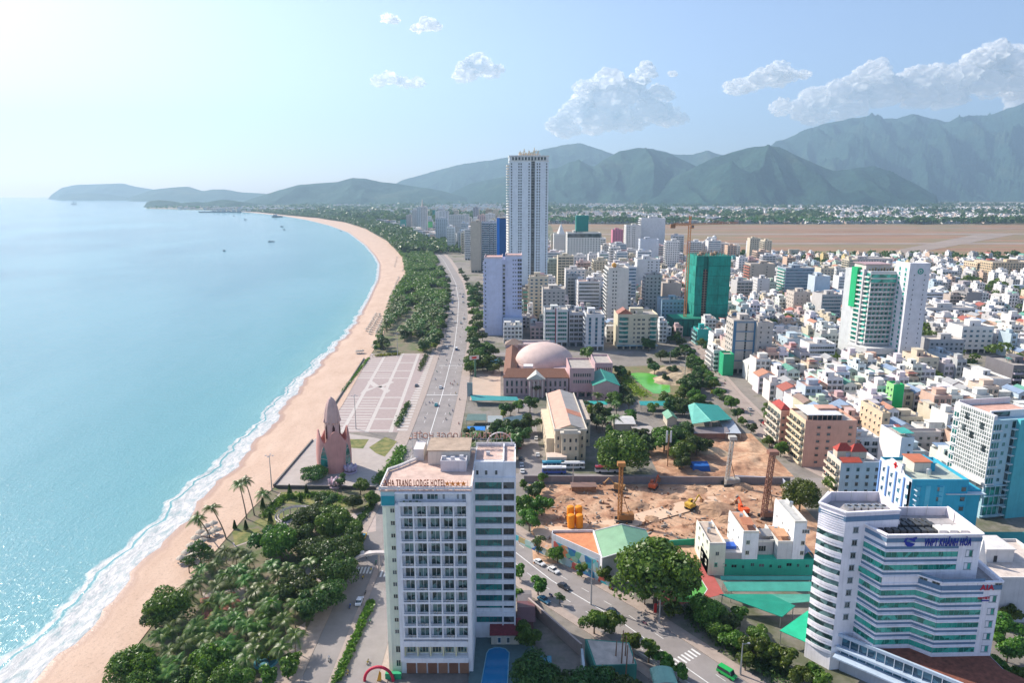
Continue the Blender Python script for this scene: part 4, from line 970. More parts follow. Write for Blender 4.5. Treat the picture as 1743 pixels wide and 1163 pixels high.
for i in range(8):
 j=(i+1)%8;b.hexa([(*pp[i],0.5),(*pp[j],0.5),(*q2[j],0.5),(*q2[i],0.5),(*pp[i],0.68),(*pp[j],0.68),(*q2[j],0.68),(*q2[i],0.68)])
b.build('coping',M('pale_blue_tiles',(0.20,0.42,0.52)),pool)
o=thing('pool_house','small cream pool house with a dark red roof at the foot of the hotel','pool house',(XAT(836,1085,163),163,0))
w_=XAT(884,1085,163)-XAT(836,1085,163);b=MB();b.box(0,w_,0,4,0.5,3.6);b.build('wall',m_paint,o,(0.60,0.55,0.44))
b=MB();b.hexa([(-0.4,-0.6,3.6),(w_+0.4,-0.6,3.6),(w_+0.4,5,5),(-0.4,5,5),(-0.4,-0.6,3.8),(w_+0.4,-0.6,3.8),(w_+0.4,5,5.2),(-0.4,5,5.2)]);b.build('roof',m_tile,o,(0.22,0.04,0.05))
for a,g_ in((2.2,g_blue),(4.6,g_dark)):link('window',win_mesh(0.9,1.7,g_,0),o,WHITE,(a,0,1.0))
o=thing('canopy_roof','flat blue canopy roof beside the swimming pool','canopy',(*U(889,1118,3),0));b=MB();b.box(0,7.5,-6,0,3.0,3.15);b.build('roof',m_sheet,o,(0.03,0.22,0.33));b=MB()
for x in(0.2,7.3):
 for y in(-5.8,-0.2):b.rod((x,y,0),(x,y,3),0.07)
b.build('post',m_steel,o)
# ================================================================ THE TELECOM OFFICE
def office():
 t=thing('office_building','white and blue stepped office with a zigzag front of green window bands','office',(0,0,0))
 wc=(0.86,0.84,0.88);bl=(0.13,0.23,0.35)
 LT=[(77.3,158.9),(81.5,153.6),(95.3,155.0),(95.7,165.3),(82.6,165.3)]
 UP=[(86.8,154.4),(89.3,148.7),(112.2,149.2),(112.6,163.5),(95.8,163.5),(95.6,156)]
 LO=[(97.9,149.3),(101.7,145.6),(116.3,146.0),(116.8,155.6),(112.8,156)]
 zt,zu,zl=44.0,40.6,30.0
 def body(poly,z0,z1,par,name='wall'):
  b=MB();b.prism(poly,z0,z1-par);b.build(name,m_paint,t,wc)
  b=MB();n=len(poly)
  cx=sum(p[0]for p in poly)/n;cy=sum(p[1]for p in poly)/n
  inn=[(x+(0.4 if cx>x else-0.4),y+(0.4 if cy>y else-0.4))for x,y in poly]
  for i in range(n):
   j=(i+1)%n;b.hexa([(*poly[i],z1-par),(*poly[j],z1-par),(*inn[j],z1-par),(*inn[i],z1-par),(*poly[i],z1),(*poly[j],z1),(*inn[j],z1),(*inn[i],z1)])
  b.build('parapet',m_paint,t,(0.74,0.70,0.74))
  b=MB();b.quad([(*p,z1-par+0.03)for p in inn]);b.build('roof_deck',m_roofc,t,(0.40,0.38,0.38))
 body(LT,0,zt,2.5);body(UP,0,zu,2.3)
 b=MB();b.prism(LO,0,zl-1.4);b.build('wall',m_paint,t,wc)
 b=MB()
 for i in(0,1,2,3):
  F,L=face(*LO[i],*LO[i+1]);b.wb(F,0,L,zl-1.4,zl,-0.35,0,0)
 b.build('parapet',m_paint,t,wc)
 b=MB();b.quad([(x,y,zl-1.37)for x,y in LO]);b.build('roof_deck',m_roofc,t,(0.30,0.29,0.30))
 def band(path,z0,z1,d,col,name='blue_band',mat=None):
  b=MB()
  for(p,q)in zip(path[:-1],path[1:]):
   F,L=face(*p,*q);b.wb(F,-d*0.2,L+d*0.2,z0,z1,0.003,d,0)
  b.build(name,mat or m_paint,t,col)
 # coloured rings under the parapets
 band([LT[4],LT[0],LT[1],LT[2]],zt-2.6,zt-1.3,0.12,bl);band([LT[4],LT[0],LT[1],LT[2]],zt-0.3,zt+0.05,0.35,wc,'cornice')
 band(UP[:4],zu-2.0,zu-1.0,0.12,bl);band(UP[:4],zu-0.25,zu+0.1,0.4,wc,'cornice')
 band(LO[:4],zl-2.1,zl-1.0,0.12,bl);band([(95,149.0)]+LO[:4],zl-0.25,zl+0.08,0.4,wc,'cornice')
 z_t,z_b=ZAT(944.4,148.9),ZAT(1092.7,148.9);pitch=(z_t-z_b)/7
 up_path=[(86.9,154.1),(89.3,148.7),(106.8,149.1)];lo_path=[(86.75,154.4),(89.25,148.65),(97.9,148.92),(101.7,145.6),(112.0,145.9)]
 for k in range(8):
  z=z_b+pitch*k;path=up_path if k>=6 else lo_path
  if k==5:path=[(86.2,154.3),(88.9,148.85),(96.0,149.2)]
  for(p,q)in zip(path[:-1],path[1:]):
   F,L=face(*p,*q);b=MB();b.wq(F,0.05,L-0.05,z-0.65,z+0.75,0.06,1);n=max(1,round(L/1.3))
   for i in range(n+1):b.wb(F,0.05+(L-0.1)*i/n-0.04,0.05+(L-0.1)*i/n+0.04,z-0.65,z+0.75,0,0.16,0)
   b.build('window_band',[m_flat,g_green],t,(0.10,0.40,0.36))
  pth=path if k!=5 else lo_path
  if k==5:band(pth[:3],z+0.80,z+1.15,0.25,wc,'ledge');
  else:band(path,z+0.80,z+1.15,0.25,wc,'ledge')
  band(path if k!=5 else lo_path,z+1.5,z+2.15,0.10,bl)
  band(path if k!=5 else lo_path,z-1.15,z-0.75,0.22,wc,'ledge')
 # lone windows
 def pw(x,y,z,w,h,g_,F=None):
  F=F or(x,y,1,0,0,-1);link('window',win_mesh(w*1.2,h*1.15,g_,1),t,(0.3,0.36,0.38),(F[0],F[1],z),rz=math.atan2(F[3],F[2]))
 for k in(6,7):pw(109.6,149.17,z_b+pitch*k-0.7,1.4,1.5,g_green)
 for k in range(6):pw(114.6 if k<5 else 115.4,145.98,z_b+pitch*k-0.7,1.4,1.5,g_green if k<5 else g_dark)
 z5=z_b+pitch*5
 F,L=face(*LO[0],*LO[1])
 for a in(0.28,0.78):pw(0,0,z5-0.7,1.4,1.6,g_dark,(F[0]+F[2]*L*a,F[1]+F[3]*L*a,F[2],F[3],0,0))
 for x in(104.6,109.6):pw(x,145.7+(x-101.7)*0.027,z5-0.7,1.4,1.5,g_dark)
 F,L=face(*LT[1],*LT[2])
 for k in range(8):pw(0,0,14.4+3.42*k,1.1,1.3,g_dark,(F[0]+F[2]*2.9,F[1]+F[3]*2.9,F[2],F[3],0,0))
 # curved balconies on the sea-side face
 F,L=face(*LT[0],*LT[1])
 n=8;arc=[(L*i/n,0.55*math.sin(math.pi*i/n))for i in range(n+1)]
 g=lambda a,d:(F[0]+F[2]*a+F[4]*d,F[1]+F[3]*a+F[5]*d)
 for k in range(11):
  z=4.5+3.05*k;b=MB()
  poly=[g(a,d+0.05)for a,d in arc]+[g(L,0.02),g(0,0.02)]
  poly2=[g(a*0.9+L*0.05,d*0.75+0.03)for a,d in arc]+[g(L,0.01),g(0,0.01)]
  b.prism(poly,z,z+0.9,0,bot=True);b.prism(poly2,z+0.9,z+2.3,1,top=False);b.prism(poly,z+2.3,z+2.75,0,bot=True)
  b.build('bay_window',[m_paint,g_room],t,wc)
 for k in range(9):
  z=38.2+0.62*k;b=MB();b.prism([g(a,d*0.6+0.05)for a,d in arc]+[g(L,0.02),g(0,0.02)],z,z+0.25,0,bot=True);b.build('louvre',m_paint,t,wc)if z<43 else None
 # roof machinery
 for i in range(6):
  b=MB();x=84.5+i*1.75;b.box(x,x+1.3,158.5,160.8,zt-2.4,zt-1.2,0);b.cyl(x+0.65,159.6,zt-1.2,zt-1.1,0.5,n=12,mi=1);b.build('cooling_unit',[m_steel,m_dark],t)
 b=MB()
 for i in range(9):
  for j in range(3):b.box(90+i*1.7,91.2+i*1.7,153+j*2.4,154.8+j*2.4,zu-2.2,zu-1.2+0.3*(j%2))
 b.build('solar_heater',M('dark_machinery',(0.07,0.075,0.08),0.5),t)
 b=MB()
 for i in range(3):b.box(104+i*2.6,106+i*2.6,152.5,155.5,zu-2.2,zu-0.9)
 b.build('roof_tank',m_paint,t,WHITE)
 for(x,y)in((84,165),(88,165),(92,165),(97,163.3),(102,163.3),(107,163.3),(112,160)):
  b=MB();b.rod((x,y-0.5,zt-2.4 if x<95 else zu-2.2),(x,y-0.5,zt+0.6 if x<95 else zu+0.8),0.07,5);b.build('lightning_rod',m_steel,t)
 # lettering
 navy=M('sign_blue',(0.01,0.03,0.32),0.5);rd=M('sign_red',(0.55,0.01,0.04),0.5)
 zsg=ZAT(928,149.0)
 font_mesh('sign_lettering','VNPT KHÁNH HÒA',2.8,0.1,navy,t,(103.9,148.8,zsg-0.2),(rad(90),0,rad(1.2)),shear=0.15,bold=0.015).scale=(0.42,1,1)
 # swirl emblem: a disc with a curved slash
 b=MB();n=20
 for(s0,s1,off)in((0.15,1.35,0.0),(1.5,2.05,0.0)):
  pass
 outer=[(1.0*math.cos(2*math.pi*k/n),0.9*math.sin(2*math.pi*k/n))for k in range(n)]
 up_h=[p for p in outer if p[1]>0.32-0.35*p[0]];lo_h=[p for p in outer if p[1]<0.12-0.35*p[0]]
 for hp in(up_h,lo_h):
  hp=sorted(hp,key=lambda p:math.atan2(p[1]-(0.6 if hp is up_h else-0.3),p[0]))
  b.quad([(x,-0.1,z)for x,z in hp])
 b.hexa([(-1.25,-0.12,0.05),(-0.9,-0.12,0.0),(-0.5,-0.12,0.95),(-1.0,-0.12,0.8),(-1.25,-0.02,0.05),(-0.9,-0.02,0.0),(-0.5,-0.02,0.95),(-1.0,-0.02,0.8)])
 b.hexa([(0.7,-0.12,0.5),(1.15,-0.12,0.7),(1.2,-0.12,1.15),(0.4,-0.12,0.85),(0.7,-0.02,0.5),(1.15,-0.02,0.7),(1.2,-0.02,1.15),(0.4,-0.02,0.85)])
 b.build('sign_emblem',navy,t,loc=(94.8,148.7,zsg+0.8),rz=rad(1.2)).scale=(1.25,1,1.25)
 font_mesh('sign_lettering','AIA',1.9,0.08,rd,t,(112.7,145.75,z5-0.75),(rad(90),0,rad(1.5)),bold=0.04)
 font_mesh('sign_lettering','OPNET',0.85,0.06,rd,t,(112.3,145.75,z5-pitch+0.2),(rad(90),0,rad(1.5)),bold=0.02)
 b=MB();b.box(-0.2,1.6,-0.1,0,0,0.25);b.build('sign_underline',navy,t,loc=(112,145.8,z5-pitch-0.35))
 # podium with a gravel roof and a glazed gallery
 zp=z_b-1.9
 A,B=U(1434.7,1084,zp),U(1640,1168,zp);Ed=U(1708,1140,zp)
 pol=[A,B,(B[0]+12,B[1]-6),(Ed[0]+4,Ed[1]-5),Ed,(116.5,150),(88,150)]
 b=MB();b.prism(pol,0.0,zp);b.build('podium',m_paint,t,(0.45,0.50,0.58))
 cxp,cyp=sum(p[0]for p in pol)/7,sum(p[1]for p in pol)/7
 b=MB();b.quad([(cxp+(x-cxp)*0.985,cyp+(y-cyp)*0.97,zp+0.05)for x,y in pol]);b.build('gravel_roof',M('red_gravel',(0.24,0.085,0.055),0.95,0.5,0.8,bump=0.4),t)
 F,L=face(*A,*B)
 for k,(z0,z1,d)in enumerate(((zp-0.1,zp+0.7,0.6),(zp-3.2,zp-2.6,1.6),(zp-5.0,zp-4.6,3.2))):
  b=MB();b.wb(F,-1,L,z0,z1,0,d,0);b.build('gallery_beam',m_paint,t,(0.45,0.55,0.66))
 b=MB();b.wq(F,0,L,zp-2.5,zp-0.2,0.06,0);b.wq(F,0,L,zp-4.5,zp-3.3,0.5,0);b.build('gallery_glass',g_blue,t)
 for i in range(14):
  b=MB();a=L*i/13;b.wb(F,a-0.08,a+0.08,zp-4.5,zp-0.1,0.3,0.6,0);b.build('gallery_mullion',m_paint,t,(0.6,0.66,0.72))
office()
# ================================================================ SCULPTURAL LOTUS TOWER ON THE SEAFRONT
def lotus():
 cx,cy=U(571,806)[0]-1.5,U(571,806)[1]+5
 t=thing('lotus_tower','pink tower shaped like a lotus bud with pointed green windows on the seafront square','tower',(cx,cy,0),rad(24))
 pk=(0.60,0.30,0.26);pl=(0.60,0.40,0.36)
 ztip=19.5;N=64
 def rr(z):return 7.1-0.9*(z/ztip)**2+0.35*math.sin(math.pi*z/ztip)
 b=MB();nz=12
 def pet(a):
  c=abs(math.cos(2*a));return ztip*(0.72+0.28*c**1.6)
 def nr(a):return 1+0.07*abs(math.cos(2*a))-0.03
 for k in range(nz+1):
  for i in range(N):
   a=2*math.pi*i/N;z=pet(a)*k/nz;q=rr(z)*nr(a);b.v.append((q*math.cos(a),q*math.sin(a),z))
 for k in range(nz):
  for i in range(N):j=(i+1)%N;b.f.append((k*N+i,k*N+j,(k+1)*N+j,(k+1)*N+i));b.m.append(0)
 b0=len(b.v)
 for i in range(N):
  a=2*math.pi*i/N;z=pet(a);q=rr(z)*nr(a)-0.5;b.v.append((q*math.cos(a),q*math.sin(a),z))
 for i in range(N):
  a=2*math.pi*i/N;z=12.0;q=rr(z)-0.5;b.v.append((q*math.cos(a),q*math.sin(a),z))
 for i in range(N):
  j=(i+1)%N;b.f.append((nz*N+i,nz*N+j,b0+j,b0+i));b.m.append(0);b.f.append((b0+i,b0+j,b0+N+j,b0+N+i));b.m.append(0)
 b.f.append(tuple(b0+N+i for i in range(N)));b.m.append(0)
 b.build('petal_wall',m_paint,t,pk,smooth=False)
 # pointed windows between the petals (they face the diagonals)
 for q in range(4):
  ac=math.pi/4+q*math.pi/2;b=MB();rows=10;zb,zt_=1.2,13.2;pts=[]
  for k in range(rows+1):
   u=k/rows;z=zb+(zt_-zb)*u;hw=0.26*math.sin(math.pi*min(1,0.25+u*0.75))**0.8*(1 if u<1 else 0)+(0.0)
   L_,R_=[((rr(z)*nr(ac+s*hw)+0.12)*math.cos(ac+s*hw),(rr(z)*nr(ac+s*hw)+0.12)*math.sin(ac+s*hw),z)for s in(-1,1)];pts.append((L_,R_))
  for k in range(rows):b.quad([pts[k][0],pts[k][1],pts[k+1][1],pts[k+1][0]],0)
  b.build('pointed_window',g_teal,t)
  b=MB()
  for k in range(rows):
   for s in(0,1):b.rod(pts[k][s],pts[k+1][s],0.14,4)
   if k%3==2:b.rod(pts[k][0],pts[k][1],0.12,4)
  b.build('window_frame',m_paint,t,pl)
 # inner drum with tall openings and ribbed bud
 b=MB();b.lathe(0,0,[(3.5,11.8),(3.3,18),(3.1,22.5)],24);b.build('drum',m_paint,t,pl)
 for q in range(6):
  a=q*math.pi/3+0.5;F=(math.cos(a)*3.32-math.sin(a)*-0.55,math.sin(a)*3.32+math.cos(a)*-0.55,-math.sin(a),math.cos(a),math.cos(a),math.sin(a))
  b=MB();b.quad([(F[0]+F[2]*x+F[4]*0.08,F[1]+F[3]*x+F[5]*0.08,z)for x,z in((0,15),(1.1,15),(1.1,20),(0.55,21.6),(0,20))]);b.build('opening',M('dark_red_recess',(0.08,0.03,0.03)),t)
 b=MB();nb,kz=40,12
 for k in range(kz+1):
  u=k/kz;z=22.0+11.5*u;r0=3.2*(1-u)**0.62*(1+0.5*u)
  for i in range(nb):
   a=2*math.pi*i/nb;q=r0*(1+0.11*abs(math.cos(4*a)));b.v.append((q*math.cos(a),q*math.sin(a),z))
 for k in range(kz):
  for i in range(nb):j=(i+1)%nb;b.f.append((k*nb+i,k*nb+j,(k+1)*nb+j,(k+1)*nb+i));b.m.append(0)
 b.build('bud',m_paint,t,pl)
 b=MB()
 for q in range(8):
  a=q*math.pi/4;b.hexa([(3.1*math.cos(a-0.2),3.1*math.sin(a-0.2),21.5),(3.9*math.cos(a-0.15),3.9*math.sin(a-0.15),22.5),(3.9*math.cos(a+0.15),3.9*math.sin(a+0.15),22.5),(3.1*math.cos(a+0.2),3.1*math.sin(a+0.2),21.5),(3.0*math.cos(a-0.1),3.0*math.sin(a-0.1),24.5),(3.3*math.cos(a-0.04),3.3*math.sin(a-0.04),24.6),(3.3*math.cos(a+0.04),3.3*math.sin(a+0.04),24.6),(3.0*math.cos(a+0.1),3.0*math.sin(a+0.1),24.5)])
 b.build('sepal',m_paint,t,pl)
 b=MB();b.cyl(0,0,0,0.5,8.2,8.0,40);b.build('plinth',m_paint,t,(0.5,0.35,0.33))
 # two lotus flower sculptures
 for(px,py,lab)in((571,830,'small pink lotus flower sculpture in front of the pink tower'),(597,806,'larger mauve lotus flower sculpture right of the pink tower')):
  x,y=U(px,py);s=thing('flower_sculpture',lab,'sculpture',(x,y,0));c=(0.60,0.42,0.46)if px<580 else(0.52,0.42,0.54)
  b=MB();b.lathe(0,0,[(2.6,0),(2.9,0.9),(2.3,1.1),(1.8,1.1)],16);b.quad([(2.3*math.cos(i*.4),2.3*math.sin(i*.4),1.1)for i in range(16)]);b.build('base',m_paint,s,c)
  for k in range(8):
   a=k*math.pi/4;b=MB();b.lathe(0,0,[(0.05,0),(0.7,0.8),(0.85,1.7),(0.5,2.8),(0.02,3.3)],8)
   o=b.build('petal',m_paint,s,c,(1.3*math.cos(a),1.3*math.sin(a),1.0));o.rotation_euler=(0.5*-math.sin(a),0.5*math.cos(a),0)
  b=MB();b.lathe(0,0,[(0.9,1),(1.3,2),(1.0,3.3),(0.02,4.2)],12);b.build('heart',m_paint,s,(0.66,0.55,0.58))
lotus()
# ================================================================ THEATRE WITH THE DOME
def theatre():
 y=U(900,674)[1];x0,x1=XAT(857,640,y),XAT(968,640,y);w=x1-x0;h=ZAT(643,y);d=92.0;pk=(0.56,0.42,0.42)
 t=thing('theatre_building','pale pink theatre with a wide low dome and brown tiled roofs','theatre',(x0,y,0),rad(-1))
 b=MB();b.box(0,w,0,10,0,h);b.box(0,8,10,d,0,h-0.6);b.box(w-8,w,10,d,0,h-0.4);b.box(8,w-8,d-12,d,0,h+2);b.box(8,w-8,10,d-12,0,h-3);b.build('wall',m_paint,t,pk)
 br=(0.20,0.09,0.055)
 b=MB();b.hexa([(-0.5,-0.7,h),(w+0.5,-0.7,h),(w-2,8,h+3.6),(2,8,h+3.6),(-0.5,-0.7,h+0.25),(w+0.5,-0.7,h+0.25),(w-2,8,h+3.85),(2,8,h+3.85)]);b.build('roof',m_tile,t,br)
 b=MB();b.hexa([(-0.5,10.2,h-0.6),(8,10.2,h-0.3),(8,d,h-0.3),(-0.5,d,h-0.6),(-0.5,10.2,h-0.3),(4,10.2,h+2.6),(4,d,h+2.6),(-0.5,d,h-0.3)]);b.build('roof',m_tile,t,br)
 hip_roof(t,12,10,h+2.4,3.5,(0.28,0.20,0.16),0.5,-1,d-12)
 b=MB();b.box(-1,11,d-12,d-2,h-0.5,h+2.4);b.build('corner_tower',m_paint,t,(0.62,0.50,0.47))
 b=MB();b.box(8,w-8,10.2,d-12.1,h-2.95,h-2.7);b.build('roof_deck',m_roofc,t,(0.55,0.36,0.30))
 # dome
 cx,cyy=w*0.66,46;ra,rb,hh=19.5,19.5,13.0;b=MB();n=40;kz=10;hb_=h-1.5
 for k in range(kz+1):
  f=k/kz*math.pi/2
  for i in range(n):a=2*math.pi*i/n;b.v.append((cx+ra*math.cos(f)*math.cos(a),cyy+rb*math.cos(f)*math.sin(a),hb_+hh*math.sin(f)))
 for k in range(kz):
  for i in range(n):j=(i+1)%n;b.f.append((k*n+i,k*n+j,(k+1)*n+j,(k+1)*n+i));b.m.append(0)
 b.build('dome',m_paint,t,(0.62,0.47,0.42),smooth=True)
 b=MB();b.cyl(cx,cyy,h-2.7,hb_+0.4,ra+0.8,n=40);b.build('dome_drum',m_paint,t,pk)
 b=MB();b.box(8,w-8,d-12.5,d-12,h+2,h+3.2);b.box(8,w-8,d-1,d,h+2,h+3.5);b.build('parapet',m_paint,t,(0.55,0.50,0.46))
 b=MB();b.box(12,18,16,22,h-2.7,h+3.0);b.build('stage_box',m_paint,t,(0.66,0.64,0.62))
 F=(0,0,1,0,0,-1);n=13
 for i in range(n):
  a=2.2+(w-4.4)*i/(n-1)
  if 5<=i<=7:continue
  for(z,hh_)in((1.6,3.2),(h*0.52,3.6)):link('window',win_mesh(1.3,hh_,g_dark,0),t,pk,(a,0,z))
  b=MB();b.wb(F,a+(w-4.4)/(n-1)/2-0.3,a+(w-4.4)/(n-1)/2+0.3,0.5,h-0.2,0,0.5,0);b.build('pilaster',m_paint,t,(0.58,0.46,0.46))
 b=MB();b.box(w*0.38,w*0.62,-3,0,0,h);b.build('portico',m_paint,t,pk)
 for i in range(4):b=MB();b.cyl(w*0.38+1+i*(w*0.24-2)/3,-3.6,0,h-1,0.5,n=12);b.build('column',m_paint,t,(0.64,0.54,0.5))
 b=MB();c_=w/2;b.hexa([(w*0.36,-4.4,h),(w*0.64,-4.4,h),(w*0.64,8,h),(w*0.36,8,h),(c_-0.2,-4.4,h+3.2),(c_+0.2,-4.4,h+3.2),(c_+0.2,8,h+3.2),(c_-0.2,8,h+3.2)]);b.build('pediment',m_paint,t,(0.5,0.5,0.45))
 return t,y,h
th,ty,th_h=theatre()
o=block('theatre_wing','pink theatre wing with long horizontal window rows right of the domed block',970,1012,627,676,26,(0.56,0.36,0.36),None,None,cat='building',clutter=0)
w_,d_,h_=o['dim'];F=(0,0,1,0,0,-1)
for z in(h_-4.2,h_-8.2):b=MB();b.wq(F,2,w_-2,z,z+2,0.05,1);[b.wb(F,2+i*(w_-4)/8-0.3,2+i*(w_-4)/8+0.3,z,z+2,0,0.2,0)for i in range(9)];b.build('window_band',[m_paint,g_dark],o,(0.5,0.35,0.33))
for i in range(5):link('window',win_mesh(1.2,1.2,g_dark,0),o,PINK,(2.5+i*2.6,0,2.6))
o=block('theatre_wing','pink set-back wing with a cream roof edge behind the green roofed annexe',1013,1043,618,650,24,(0.55,0.40,0.42),None,None,cat='building',clutter=0)
w_,d_,h_=o['dim'];b=MB();b.wq(F,1,w_-1,h_-4,h_-2,0.05,1);[b.wb(F,1+i*(w_-2)/8-0.3,1+i*(w_-2)/8+0.3,h_-4,h_-2,0,0.2,0)for i in range(9)];b.build('window_band',[m_paint,g_dark],o,PINK)
def gabled(name,label,xl,xr,yt,yb,d,wall,roofc,rise,axis='x',over=0.6,cat='building',win=None,ang=0.0,mat=None,z0=0):
 y0=U((xl+xr)/2,yb,z0)[1];h=ZAT(yt,y0);x0,x1=XAT(xl,yt,y0),XAT(xr,yt,y0);w=x1-x0
 t=thing(name,label,cat,(x0,y0,0),ang);b=MB();b.box(0,w,0,d,z0,h);b.build('wall',m_paint,t,wall)
 g=gable_roof(t,w,d,h,rise,roofc,over,axis,mat=mat);g.build('gable',m_paint,t,wall)
 if win:
  n,ww,wh,rows=win
  for k in range(rows):
   for i in range(n):link('window',win_mesh(ww,wh,g_dark,1),t,wall,(w*(i+0.5)/n,0,z0+1.0+k*3.4))
 t['dim']=(w,d,h);return t
gabled('annexe_building','pink gabled annexe with a bright green roof next to the pond',1010,1054,657,683,26,(0.60,0.40,0.38),(0.02,0.26,0.19),3.2,'y',win=(3,1.4,1.6,1))
# ================================================================ OLD CREAM OFFICE HOUSE
def colonial():
 y=U(960,790)[1];x0,x1=XAT(946,740,y),XAT(999,740,y);w=x1-x0;h=ZAT(737,y);d=60;c=(0.64,0.54,0.40)
 t=thing('colonial_building','cream colonial style building with a ridged pink and grey roof behind the parked buses','building',(x0,y,0),rad(1))
 b=MB();b.box(0,w,3,d,0,h);b.box(w*0.2,w*0.75,0,3,0,h-0.5);b.box(-3.5,0,8,d-8,0,h*0.62);b.box(w,w+4.5,22,d-6,0,h-1.5);b.build('wall',m_paint,t,c)
 F=(w*0.2,0,1,0,0,-1);W=w*0.55
 for k,z in enumerate((1.6,6.0,9.6)):
  for i in range(3):
   if k==0 and i==1:continue
   link('window',win_mesh(1.1,1.9,g_dark,0),t,c,(w*0.2+W*(i+0.5)/3,0,z*h/14))
  for a in(w*0.1,w*0.88):link('window',win_mesh(1.0,1.9,g_dark,0),t,c,(a,3,z*h/14))
  for i in range(2):link('window',win_mesh(1.0,1.8,g_dark,0),t,c,(w+1.2+i*2,22,z*h/14))
 for k in range(3):
  for i in range(11):link('window',win_mesh(1.1,1.8,g_dark,0),t,c,(0 if k==2 else(-3.5 if 0<i<10 else 0),d-3-i*5.2,(1.6,6,9.8)[k]*h/14),rz=rad(-90))
 b=MB();b.box(w*0.15,w*0.8,-0.8,3,h-0.5,h+0.2);b.box(-0.5,w+0.5,2.4,2.9,h-0.1,h+0.9);b.box(-0.5,-0.1,2.9,d,h-0.1,h+0.8);b.box(w+0.1,w+0.5,2.9,d,h-0.1,h+0.8)
 b.box(w*0.25,w*0.7,-0.6,0.2,h+0.2,h+1.3);b.build('cornice',m_paint,t,(0.66,0.60,0.50))
 for(xa,xb,za,zb,col)in((0,w/2,h+0.2,h+2.6,(0.60,0.36,0.26)),(w/2,w,h+2.6,h+0.2,(0.38,0.35,0.32))):
  b=MB();b.hexa([(xa,3,za),(xb,3,zb),(xb,d,zb),(xa,d,za),(xa,3,za+0.15),(xb,3,zb+0.15),(xb,d,zb+0.15),(xa,d,za+0.15)]);b.build('roof',m_sheet,t,col)
 b=MB();b.hexa([(w/2,20,h+2.65),(w,20,h+0.3),(w,27,h+0.3),(w/2,27,h+2.65),(w/2,20,h+2.8),(w,20,h+0.45),(w,27,h+0.45),(w/2,27,h+2.8)]);b.build('roof',m_sheet,t,(0.55,0.22,0.12))
 b=MB();b.quad([(0.05,3.02,h),(w-0.05,3.02,h),(w/2,3.02,h+2.4)]);b.build('gable',m_paint,t,c)
 b=MB();b.box(w,w+4.4,22,d-6,h-1.5,h-1.3);b.build('roof_deck',m_roofc,t,(0.5,0.42,0.34))
 b=MB();b.box(-4,w*0.35,-3,2.9,0,4.4);b.build('porch',m_paint,t,(0.62,0.50,0.42))
colonial()
